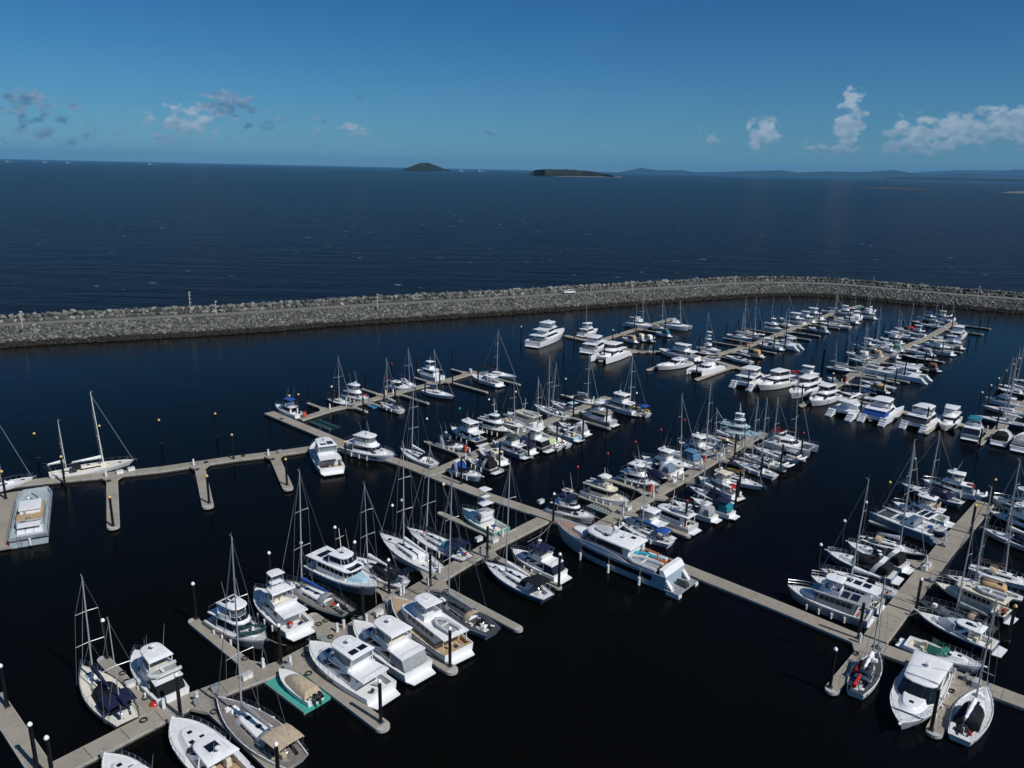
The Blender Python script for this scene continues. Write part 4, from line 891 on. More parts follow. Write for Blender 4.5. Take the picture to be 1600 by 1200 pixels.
FINGERS=[
 ((41.51,63.86),(48.15,71.23),1.36,'concrete finger, first out from camera on near side of central walkway','finger pontoons between the berths'),
 ((34.0,69.96),(40.8,77.51),1.22,'concrete finger, second out from camera on near side of central walkway','finger pontoons between the berths'),
 ((-43.06,72.29),(-34.28,64.39),1.09,'concrete finger, first out from camera on far side of lower left pontoon','finger pontoons between the berths'),
 ((-36.44,79.9),(-26.69,71.12),1.09,'concrete finger, second out from camera on far side of lower left pontoon','finger pontoons between the berths'),
 ((-29.15,85.85),(-20.37,77.94),0.95,'concrete finger, third out from camera on far side of lower left pontoon','finger pontoons between the berths'),
 ((-22.9,81.5),(-19.77,78.68),1.09,'concrete finger, fourth out from camera on far side of lower left pontoon','finger pontoons between the berths'),
 ((-18.8,90.19),(-14.27,86.11),1.02,'concrete finger, fifth out from camera on far side of lower left pontoon','finger pontoons between the berths'),
 ((-21.64,93.43),(-13.97,86.53),0.88,'concrete finger, sixth out from camera on far side of lower left pontoon','finger pontoons between the berths'),
 ((-15.31,96.75),(-10.04,92.0),0.88,'concrete finger, seventh out from camera on far side of lower left pontoon','finger pontoons between the berths'),
 ((-10.44,110.62),(-1.88,102.91),0.88,'concrete finger, eighth out from camera on far side of lower left pontoon','finger pontoons between the berths'),
 ((-19.64,57.25),(-29.5,66.13),1.77,'concrete finger, first out from camera on near side of lower left pontoon','finger pontoons between the berths'),
 ((-11.71,63.01),(-22.0,72.28),1.36,'concrete finger, second out from camera on near side of lower left pontoon','finger pontoons between the berths'),
 ((-5.83,71.92),(-15.42,80.55),1.29,'concrete finger, third out from camera on near side of lower left pontoon','finger pontoons between the berths'),
 ((1.21,80.01),(-9.13,89.31),1.02,'concrete finger, fourth out from camera on near side of lower left pontoon','finger pontoons between the berths'),
 ((6.31,89.63),(-2.93,97.95),0.88,'concrete finger, fifth out from camera on near side of lower left pontoon','finger pontoons between the berths'),
 ((54.54,99.51),(56.87,97.42),0.82,'concrete finger, first out from camera on left side of lower right pontoon','finger pontoons between the berths'),
 ((56.45,110.97),(63.4,104.72),0.88,'concrete finger, second out from camera on left side of lower right pontoon','finger pontoons between the berths'),
 ((-45.34,166.78),(-40.79,162.69),0.68,'concrete finger, first out from camera on far side of small upper left pontoon','finger pontoons between the berths'),
 ((-35.5,179.16),(-30.49,174.65),0.68,'concrete finger, second out from camera on far side of small upper left pontoon','finger pontoons between the berths'),
 ((-24.38,190.78),(-20.09,186.92),0.68,'concrete finger, third out from camera on far side of small upper left pontoon','finger pontoons between the berths'),
 ((-15.69,200.06),(-12.09,196.82),0.68,'concrete finger, fourth out from camera on far side of small upper left pontoon','finger pontoons between the berths'),
 ((-31.83,162.0),(-35.67,165.46),0.68,'concrete finger, first out from camera on near side of small upper left pontoon','finger pontoons between the berths'),
 ((-24.85,162.03),(-32.5,168.92),0.68,'concrete finger, second out from camera on near side of small upper left pontoon','finger pontoons between the berths'),
 ((-19.23,169.22),(-26.95,176.18),0.68,'concrete finger, third out from camera on near side of small upper left pontoon','finger pontoons between the berths'),
 ((-6.24,179.21),(-16.31,188.28),0.68,'concrete finger, fourth out from camera on near side of small upper left pontoon','finger pontoons between the berths'),
 ((1.59,186.77),(-9.7,196.93),0.68,'concrete finger, fifth out from camera on near side of small upper left pontoon','finger pontoons between the berths'),
 ((-16.33,143.11),(-8.61,136.16),0.75,'concrete finger, first out from camera on far side of centre left pontoon','finger pontoons between the berths'),
 ((-6.02,155.75),(0.53,149.85),0.75,'concrete finger, second out from camera on far side of centre left pontoon','finger pontoons between the berths'),
 ((12.22,177.89),(17.98,172.7),0.75,'concrete finger, third out from camera on far side of centre left pontoon','finger pontoons between the berths'),
 ((-1.72,129.51),(-7.3,134.53),0.75,'concrete finger, first out from camera on near side of centre left pontoon','finger pontoons between the berths'),
 ((3.63,136.58),(-2.37,141.98),0.75,'concrete finger, second out from camera on near side of centre left pontoon','finger pontoons between the berths'),
 ((9.19,142.52),(2.25,148.77),0.75,'concrete finger, third out from camera on near side of centre left pontoon','finger pontoons between the berths'),
 ((14.69,148.92),(7.35,155.52),0.75,'concrete finger, fourth out from camera on near side of centre left pontoon','finger pontoons between the berths'),
 ((20.19,154.14),(11.93,161.58),0.75,'concrete finger, fifth out from camera on near side of centre left pontoon','finger pontoons between the berths'),
 ((28.0,163.47),(19.4,171.22),0.75,'concrete finger, sixth out from camera on near side of centre left pontoon','finger pontoons between the berths'),
 ((9.47,120.93),(17.38,113.81),1.5,'concrete finger, first out from camera on far side of centre pontoon','finger pontoons between the berths'),
 ((16.49,126.36),(22.97,120.53),0.88,'concrete finger, second out from camera on far side of centre pontoon','finger pontoons between the berths'),
 ((23.78,130.99),(28.39,126.84),0.88,'concrete finger, third out from camera on far side of centre pontoon','finger pontoons between the berths'),
 ((29.24,138.13),(34.05,133.8),0.82,'concrete finger, fourth out from camera on far side of centre pontoon','finger pontoons between the berths'),
 ((35.45,144.54),(39.6,140.8),0.75,'concrete finger, fifth out from camera on far side of centre pontoon','finger pontoons between the berths'),
 ((26.18,105.14),(18.65,111.92),0.88,'concrete finger, first out from camera on near side of centre pontoon','finger pontoons between the berths'),
 ((32.09,112.29),(24.58,119.06),0.82,'concrete finger, second out from camera on near side of centre pontoon','finger pontoons between the berths'),
 ((38.14,120.07),(30.98,126.51),0.82,'concrete finger, third out from camera on near side of centre pontoon','finger pontoons between the berths'),
 ((45.48,131.62),(39.43,137.06),0.82,'concrete finger, fourth out from camera on near side of centre pontoon','finger pontoons between the berths'),
 ((49.34,132.47),(41.44,139.58),0.82,'concrete finger, fifth out from camera on near side of centre pontoon','finger pontoons between the berths'),
 ((54.89,137.98),(46.76,145.31),0.82,'concrete finger, sixth out from camera on near side of centre pontoon','finger pontoons between the berths'),
 ((95.11,149.44),(101.4,156.43),0.88,'concrete finger, first out from camera on near side of far cross walkway','finger pontoons between the berths'),
 ((87.26,155.7),(94.5,163.73),0.88,'concrete finger, second out from camera on near side of far cross walkway','finger pontoons between the berths'),
 ((79.26,163.84),(86.69,172.1),0.88,'concrete finger, third out from camera on near side of far cross walkway','finger pontoons between the berths'),
 ((67.32,173.6),(76.61,183.91),0.95,'concrete finger, fourth out from camera on near side of far cross walkway','finger pontoons between the berths'),
 ((59.03,187.2),(68.25,197.44),0.88,'concrete finger, fifth out from camera on near side of far cross walkway','finger pontoons between the berths'),
 ((47.97,195.52),(60.67,209.63),1.02,'concrete finger, sixth out from camera on near side of far cross walkway','finger pontoons between the berths'),
 ((36.82,204.62),(52.19,221.68),0.88,'concrete finger, seventh out from camera on near side of far cross walkway','finger pontoons between the berths'),
 ((24.77,213.79),(36.25,226.54),0.88,'concrete finger, eighth out from camera on near side of far cross walkway','finger pontoons between the berths'),
 ((44.54,243.19),(35.88,250.99),0.68,'concrete finger, first out from camera on near side of short far pontoon','finger pontoons between the berths'),
 ((50.59,253.87),(42.94,260.76),0.68,'concrete finger, second out from camera on near side of short far pontoon','finger pontoons between the berths'),
 ((59.17,263.44),(50.78,271.0),0.68,'concrete finger, third out from camera on near side of short far pontoon','finger pontoons between the berths'),
 ((49.77,233.5),(59.3,224.92),0.68,'concrete finger, first out from camera on far side of far centre pontoon','finger pontoons between the berths'),
 ((64.1,242.29),(70.71,236.34),0.61,'concrete finger, second out from camera on far side of far centre pontoon','finger pontoons between the berths'),
 ((68.99,248.64),(75.96,242.37),0.61,'concrete finger, third out from camera on far side of far centre pontoon','finger pontoons between the berths'),
 ((74.64,256.41),(81.93,249.86),0.61,'concrete finger, fourth out from camera on far side of far centre pontoon','finger pontoons between the berths'),
 ((82.81,263.78),(88.76,258.43),0.61,'concrete finger, fifth out from camera on far side of far centre pontoon','finger pontoons between the berths'),
 ((92.36,275.22),(98.05,270.1),0.61,'concrete finger, sixth out from camera on far side of far centre pontoon','finger pontoons between the berths'),
 ((100.11,284.76),(105.73,279.7),0.61,'concrete finger, seventh out from camera on far side of far centre pontoon','finger pontoons between the berths'),
 ((67.87,215.4),(59.75,222.7),0.61,'concrete finger, first out from camera on near side of far centre pontoon','finger pontoons between the berths'),
 ((72.82,222.12),(65.63,228.59),0.61,'concrete finger, second out from camera on near side of far centre pontoon','finger pontoons between the berths'),
 ((78.58,228.44),(71.68,234.64),0.61,'concrete finger, third out from camera on near side of far centre pontoon','finger pontoons between the berths'),
 ((84.61,235.55),(77.81,241.67),0.61,'concrete finger, fourth out from camera on near side of far centre pontoon','finger pontoons between the berths'),
 ((90.51,242.57),(83.53,248.85),0.61,'concrete finger, fifth out from camera on near side of far centre pontoon','finger pontoons between the berths'),
 ((96.39,248.96),(88.95,255.65),0.61,'concrete finger, sixth out from camera on near side of far centre pontoon','finger pontoons between the berths'),
 ((102.0,255.62),(94.39,262.48),0.61,'concrete finger, seventh out from camera on near side of far centre pontoon','finger pontoons between the berths'),
 ((107.69,262.06),(99.75,269.21),0.61,'concrete finger, eighth out from camera on near side of far centre pontoon','finger pontoons between the berths'),
 ((114.14,270.01),(106.15,277.21),0.61,'concrete finger, ninth out from camera on near side of far centre pontoon','finger pontoons between the berths'),
 ((121.21,278.46),(113.06,285.8),0.61,'concrete finger, tenth out from camera on near side of far centre pontoon','finger pontoons between the berths'),
 ((130.0,288.22),(121.3,296.05),0.61,'concrete finger, eleventh out from camera on near side of far centre pontoon','finger pontoons between the berths'),
 ((92.27,214.56),(96.29,210.93),0.68,'concrete finger, first out from camera on far side of far right pontoon','finger pontoons between the berths'),
 ((102.04,224.82),(105.47,221.73),0.68,'concrete finger, second out from camera on far side of far right pontoon','finger pontoons between the berths'),
 ((93.46,188.16),(86.02,194.85),0.68,'concrete finger, first out from camera on near side of far right pontoon','finger pontoons between the berths'),
 ((100.33,196.63),(92.78,203.43),0.68,'concrete finger, second out from camera on near side of far right pontoon','finger pontoons between the berths'),
 ((103.43,197.52),(94.55,205.52),0.68,'concrete finger, third out from camera on near side of far right pontoon','finger pontoons between the berths'),
 ((115.52,211.45),(106.49,219.58),0.68,'concrete finger, fourth out from camera on near side of far right pontoon','finger pontoons between the berths'),
 ((125.2,221.34),(115.45,230.12),0.68,'concrete finger, fifth out from camera on near side of far right pontoon','finger pontoons between the berths'),
 ((137.88,234.92),(128.05,243.77),0.68,'concrete finger, sixth out from camera on near side of far right pontoon','finger pontoons between the berths'),
 ((161.41,264.5),(153.11,271.97),0.68,'concrete finger, seventh out from camera on near side of far right pontoon','finger pontoons between the berths'),
 ((170.54,275.6),(162.31,283.01),0.68,'concrete finger, eighth out from camera on near side of far right pontoon','finger pontoons between the berths'),
 ((118.93,183.29),(122.42,180.15),0.68,'concrete finger, first out from camera on far side of right edge pontoon','finger pontoons between the berths'),
 ((-46.91,111.59),(-54.82,128.26),1.56,'concrete finger, first out from camera on near side of left dock','finger pontoons between the berths'),
 ((-57.78,103.84),(-67.3,122.45),1.56,'concrete finger, second out from camera on near side of left dock','finger pontoons between the berths'),
 ((-36.61,119.23),(-43.38,133.93),1.56,'concrete finger, third out from camera on near side of left dock','finger pontoons between the berths'),
]
PILE=[
 (-84.45,130.19,'a','amber capped farther mooring pile nearest the white yacht cut by left edge'),
 (-75.43,135.1,'a','amber capped fourth mooring pile nearest the long white ketch with two white masts'),
 (-66.32,139.15,'a','amber capped third mooring pile nearest the long white ketch with two white masts'),
 (-57.44,143.78,'a','amber capped nearer mooring pile nearest the small white cabin boat with bright blue canopy'),
 (-73.57,119.34,'a','amber capped second mooring pile nearest the long white ketch with two white masts'),
 (-49.98,131.76,'a','amber capped fourth mooring pile nearest the boxy white cruiser stern to camera'),
 (-57.8,103.86,'a','amber capped closest mooring pile nearest the long white ketch with two white masts'),
 (-47.07,112.53,'a','amber capped closest mooring pile nearest the boxy white cruiser stern to camera'),
 (-37.09,120.36,'a','amber capped second mooring pile nearest the boxy white cruiser stern to camera'),
 (-78.98,112.56,'a','amber capped nearer mooring pile nearest the white yacht cut by left edge'),
 (-40.85,56.58,'w','white capped farther mooring pile nearest the white triangular bow only partly in frame'),
 (-38.5,55.0,'w','white capped nearer mooring pile nearest the white triangular bow only partly in frame'),
 (-42.75,72.53,'w','white capped farther mooring pile nearest the dark hulled two masted yacht with navy canopy'),
 (-36.34,80.34,'w','white capped mooring pile nearest the bow-out white flybridge cruiser with roof panels'),
 (-31.25,63.7,'w','white capped mooring pile nearest the large white express cruiser with dark sunroof panel'),
 (-48.44,64.49,'w','white capped nearer mooring pile nearest the dark hulled two masted yacht with navy canopy'),
 (-29.94,88.12,'w','white capped mooring pile nearest the green hulled yacht with blue sail cover'),
 (-23.4,95.68,'w','white capped third mooring pile nearest the grey hulled bow-out trawler with long solar roof'),
 (-16.8,103.08,'w','white capped mooring pile nearest the sleek all white racing yacht with open cockpit'),
 (-15.78,104.93,'w','white capped mooring pile nearest the cluttered yacht with turquoise cover navy awning'),
 (-19.91,91.55,'w','white capped closest mooring pile nearest the grey hulled bow-out trawler with long solar roof'),
 (-14.8,86.97,'w','white capped mooring pile nearest the white yacht with black cover solar arch'),
 (-9.87,88.98,'n','dark topped mooring pile nearest the dark grey decked sloop with tan cockpit cushions'),
 (-16.79,80.41,'n','dark topped mooring pile nearest the white sports flybridge boat with grey cockpit screens'),
 (-10.19,111.25,'w','white capped mooring pile nearest the green hulled game boat with tall tower'),
 (-26.72,91.05,'w','white capped second mooring pile nearest the grey hulled bow-out trawler with long solar roof'),
 (-8.2,122.49,'n','dark topped mooring pile nearest the white sports cruiser with blue cockpit cover'),
 (-24.07,72.28,'w','white capped mooring pile nearest the beige covered runabout with twin black outboards'),
 (-11.9,63.4,'w','white capped mooring pile nearest the white flybridge cruiser with two roof panels'),
 (-6.0,72.37,'w','white capped mooring pile nearest the cream pilothouse trawler with teak side decks'),
 (-19.14,54.83,'w','white capped mooring pile nearest the grey teak decked sloop with beige awnings'),
 (6.69,108.47,'w','white capped mooring pile nearest the grey cruiser with dark navy flybridge canopy'),
 (-2.89,96.8,'n','dark topped mooring pile nearest the white cruiser with dark blue bimini and covers'),
 (6.54,89.43,'w','white capped mooring pile nearest the navy hulled white yacht with black cockpit solar panels'),
 (11.1,119.73,'r','red capped mooring pile nearest the cream flybridge trawler with square aft awning'),
 (16.79,126.37,'r','red capped mooring pile nearest the grey blue sedan boat with white cabin top'),
 (22.46,132.64,'r','red capped mooring pile nearest the long white express with blue windscreen'),
 (28.36,139.85,'r','red capped mooring pile nearest the express cruiser with blue canvas enclosure'),
 (34.15,146.12,'r','red capped mooring pile nearest the dark decked yacht with crowded cockpit'),
 (55.32,139.77,'r','red capped mooring pile nearest the large white catamaran with maroon sail cover'),
 (49.09,132.62,'r','red capped mooring pile nearest the white sloop with round white tender aft'),
 (43.56,126.52,'n','dark topped mooring pile nearest the bow-out yacht with yellow striped deck'),
 (37.85,119.57,'r','red capped mooring pile nearest the beige topped boat with red covers'),
 (42.22,138.24,'n','dark topped mooring pile nearest the white sloop with round white tender aft'),
 (26.36,106.92,'r','red capped mooring pile nearest the navy sided boat with long white aft roof'),
 (31.86,112.65,'n','dark topped nearer mooring pile nearest the boat wrapped in teal blue canopy'),
 (36.22,115.48,'n','dark topped farther mooring pile nearest the boat wrapped in teal blue canopy'),
 (-16.32,143.42,'w','white capped mooring pile nearest the white sports boat with navy bimini'),
 (-10.51,150.56,'g','green capped mooring pile nearest the black hulled pilot boat with round white top'),
 (-4.79,157.38,'w','white capped mooring pile nearest the white yacht bow towards the walkway'),
 (0.87,163.72,'w','white capped mooring pile nearest the long white roofed ferry-like cruiser'),
 (-1.93,130.49,'n','dark topped mooring pile nearest the dark covered boat with round white tender aft'),
 (3.39,136.42,'n','dark topped mooring pile nearest the white transom cruiser with black windows'),
 (8.94,143.23,'n','dark topped mooring pile nearest the white yacht with tan dinghy on stern'),
 (14.27,146.43,'n','dark topped mooring pile nearest the pale blue hulled fishing boat'),
 (13.4,160.71,'n','dark topped farther mooring pile nearest the tan roofed wheelhouse trawler'),
 (19.86,154.6,'n','dark topped nearer mooring pile nearest the tan roofed wheelhouse trawler'),
 (27.47,164.77,'w','white capped mooring pile nearest the yacht with blue canopy and yellow gear aft'),
 (12.5,175.51,'w','white capped mooring pile nearest the wide grey yacht with dark midships tent'),
 (6.67,169.98,'n','dark topped mooring pile nearest the yacht with pale blue deckhouse top'),
 (-52.76,161.56,'n','dark topped mooring pile nearest the small white cabin boat with bright blue canopy'),
 (-45.83,168.44,'n','dark topped mooring pile nearest the dark canopied small sailing yacht'),
 (-45.19,158.14,'a','amber capped farther mooring pile nearest the small white cabin boat with bright blue canopy'),
 (-39.64,164.65,'w','white capped mooring pile nearest the dark canopied small sailing yacht'),
 (-40.3,173.97,'n','dark topped mooring pile nearest the white flybridge boat with rounded cabin'),
 (-35.25,181.01,'n','dark topped mooring pile nearest the white low cabin cruiser'),
 (-29.41,172.59,'r','red capped mooring pile nearest the white flybridge boat with rounded cabin'),
 (-29.82,186.67,'r','red capped mooring pile nearest the white yacht with navy stern canopy'),
 (-25.65,164.21,'n','dark topped farther mooring pile nearest the white yacht with dark cockpit enclosure'),
 (-31.35,157.3,'n','dark topped nearer mooring pile nearest the white yacht with dark cockpit enclosure'),
 (-19.71,170.03,'n','dark topped nearer mooring pile nearest the white yacht with blue mainsail cover'),
 (-24.47,193.21,'n','dark topped second mooring pile nearest the white flybridge cruiser with tall wheelhouse'),
 (-17.87,185.72,'n','dark topped closest mooring pile nearest the white flybridge cruiser with tall wheelhouse'),
 (-16.31,203.52,'n','dark topped third mooring pile nearest the white flybridge cruiser with tall wheelhouse'),
 (-14.06,177.36,'n','dark topped farther mooring pile nearest the white yacht with blue mainsail cover'),
 (-8.29,182.73,'n','dark topped mooring pile nearest the white cruiser with long glass cabin'),
 (-29.18,129.34,'a','amber capped third mooring pile nearest the boxy white cruiser stern to camera'),
 (2.49,237.1,'w','white capped mooring pile nearest the tall white three decked motor yacht moored alone'),
 (15.1,224.24,'n','dark topped mooring pile nearest the white flybridge catamaran with dark saloon'),
 (19.26,240.23,'n','dark topped mooring pile nearest the tall white three decked motor yacht moored alone'),
 (21.27,253.54,'n','dark topped mooring pile nearest the white flat roofed cruiser behind piles'),
 (30.62,234.65,'w','white capped mooring pile nearest the white flybridge catamaran with dark saloon'),
 (34.97,251.72,'n','dark topped mooring pile nearest the pale low sports boat'),
 (25.82,214.03,'n','dark topped mooring pile nearest the largest white power catamaran bows towards camera'),
 (40.73,258.15,'n','dark topped nearer mooring pile nearest the cream catamaran under white cover'),
 (38.94,242.42,'n','dark topped mooring pile nearest the tan covered small cruiser'),
 (48.33,267.56,'n','dark topped farther mooring pile nearest the cream catamaran under white cover'),
 (50.61,255.81,'n','dark topped mooring pile nearest the small teal trimmed boat'),
 (59.43,266.41,'n','dark topped mooring pile nearest the isolated white catamaran with thin mast'),
 (41.53,224.46,'w','white capped mooring pile nearest the long white flybridge cruiser lying along it'),
 (37.06,206.44,'w','white capped mooring pile nearest the white express with grey lower hull'),
 (52.4,231.41,'n','dark topped nearer mooring pile nearest the white game boat with tall tower'),
 (58.13,237.87,'n','dark topped farther mooring pile nearest the white game boat with tall tower'),
 (48.09,197.12,'w','white capped mooring pile nearest the white catamaran with open bows towards camera'),
 (58.75,187.27,'n','dark topped mooring pile nearest the white power catamaran with grey awning stern to camera'),
 (67.68,174.89,'n','dark topped mooring pile nearest the white sedan with tall dark windscreen'),
 (81.39,205.93,'n','dark topped mooring pile nearest the cruiser with red tender on foredeck'),
 (87.61,214.33,'n','dark topped farther mooring pile nearest the grey hulled yacht with pale deck'),
 (79.18,186.23,'w','white capped mooring pile nearest the black hulled yacht with blue sail cover'),
 (69.86,251.25,'n','dark topped mooring pile nearest the white yacht'),
 (75.74,258.15,'n','dark topped mooring pile nearest the white sloop with two tone deck'),
 (81.59,265.37,'n','dark topped third mooring pile nearest the pale green white trawler'),
 (87.36,271.66,'n','dark topped fourth mooring pile nearest the pale green white trawler'),
 (93.61,279.61,'n','dark topped mooring pile nearest the white cruiser bow away from walkway'),
 (99.69,287.23,'n','dark topped nearer mooring pile nearest the cream bridged cruiser'),
 (75.67,241.29,'n','dark topped farther mooring pile nearest the bright white topped cruiser'),
 (73.25,223.93,'n','dark topped mooring pile nearest the tan covered long boat'),
 (78.86,230.32,'n','dark topped nearer mooring pile nearest the bright white topped cruiser'),
 (92.66,260.11,'n','dark topped second mooring pile nearest the pale green white trawler'),
 (83.87,235.21,'n','dark topped nearer mooring pile nearest the grey white sailing catamaran'),
 (90.53,243.93,'n','dark topped farther mooring pile nearest the grey white sailing catamaran'),
 (67.16,216.45,'n','dark topped mooring pile nearest the white yacht with light mast'),
 (96.44,250.95,'n','dark topped closest mooring pile nearest the pale green white trawler'),
 (112.36,283.29,'n','dark topped farther mooring pile nearest the cream bridged cruiser'),
 (103.01,258.41,'n','dark topped nearer mooring pile nearest the lone small white boat'),
 (108.91,266.17,'n','dark topped farther mooring pile nearest the lone small white boat'),
 (116.91,278.49,'n','dark topped mooring pile nearest the white wide deck yacht'),
 (129.6,302.87,'n','dark topped mooring pile nearest the long white low boat'),
 (122.47,280.5,'n','dark topped mooring pile nearest the white cruiser'),
 (133.48,295.87,'n','dark topped mooring pile nearest the outermost white cruiser'),
 (140.97,302.84,'n','dark topped mooring pile nearest the outermost white yacht'),
 (77.54,165.6,'n','dark topped mooring pile nearest the sailing catamaran with scooped sterns'),
 (87.83,213.95,'n','dark topped nearer mooring pile nearest the grey hulled yacht with pale deck'),
 (99.48,227.49,'n','dark topped mooring pile nearest the small white runabout'),
 (105.33,234.11,'n','dark topped mooring pile nearest the small flybridge boat'),
 (123.08,255.04,'n','dark topped mooring pile nearest the large clean white cruiser'),
 (117.13,247.89,'n','dark topped mooring pile nearest the white low cabin boat'),
 (129.13,262.57,'n','dark topped mooring pile nearest the white sloop with slanted stay'),
 (137.82,272.04,'n','dark topped mooring pile nearest the boat under bright red cover'),
 (92.11,186.34,'n','dark topped mooring pile nearest the tan and green covered boat'),
 (98.22,193.29,'n','dark topped mooring pile nearest the blue grey decked yacht'),
 (104.17,200.7,'n','dark topped mooring pile nearest the largest white catamaran with long square hull'),
 (109.54,205.54,'n','dark topped mooring pile nearest the white cruiser behind big catamaran'),
 (116.13,213.85,'n','dark topped mooring pile nearest the brown hulled boat with red buoy'),
 (122.69,221.91,'n','dark topped mooring pile nearest the navy hulled yacht'),
 (128.87,228.66,'n','dark topped mooring pile nearest the grey decked cruiser'),
 (162.23,267.57,'n','dark topped farther mooring pile nearest the tall white cruiser with round aft deck'),
 (171.95,278.65,'n','dark topped mooring pile nearest the outermost pale sloop'),
 (153.05,256.62,'n','dark topped nearer mooring pile nearest the tall white cruiser with round aft deck'),
 (158.86,278.37,'n','dark topped mooring pile nearest the white deck sloop'),
 (88.7,158.7,'w','white capped mooring pile nearest the white catamaran cruiser with dark covered aft deck'),
 (91.84,144.54,'n','dark topped nearer mooring pile nearest the white round sterned boat under black cover'),
 (107.37,171.52,'w','white capped mooring pile nearest the grey white sloop'),
 (113.24,178.02,'w','white capped nearer mooring pile nearest the short white flybridge boat'),
 (119.2,184.97,'w','white capped farther mooring pile nearest the short white flybridge boat'),
 (125.96,193.13,'w','white capped mooring pile nearest the white decked yacht'),
 (132.37,200.5,'w','white capped nearer mooring pile nearest the white boat right frame edge'),
 (138.47,207.58,'w','white capped farther mooring pile nearest the white boat right frame edge'),
 (103.94,158.91,'n','dark topped farther mooring pile nearest the white round sterned boat under black cover'),
 (41.2,93.66,'w','white capped mooring pile nearest the long white sloop with tall mast'),
 (47.38,101.17,'w','white capped mooring pile nearest the white express with dark midships cover'),
 (53.35,107.86,'w','white capped mooring pile nearest the dark green hulled yacht bow to walkway'),
 (60.63,115.95,'y','yellow capped mooring pile nearest the cruiser with tan windscoops'),
 (70.11,127.1,'w','white capped mooring pile nearest the navy decked yacht with dark sail cover'),
 (33.86,70.16,'w','white capped mooring pile nearest the small dark decked yacht with red gear at bow'),
 (78.7,118.03,'a','amber capped mooring pile nearest the white cruiser with mauve awning'),
 (40.69,79.26,'n','dark topped mooring pile nearest the grey motor launch with roof gear'),
 (50.13,85.03,'w','white capped mooring pile nearest the low grey decked sloop'),
 (57.99,79.3,'a','amber capped mooring pile nearest the navy hulled express with silver blue coachroof'),
 (69.53,107.55,'y','yellow capped mooring pile nearest the grey sided sloop with navy cover'),
 (41.23,63.96,'n','dark topped mooring pile nearest the broad white coupe with black wraparound windscreen bow to'),
]
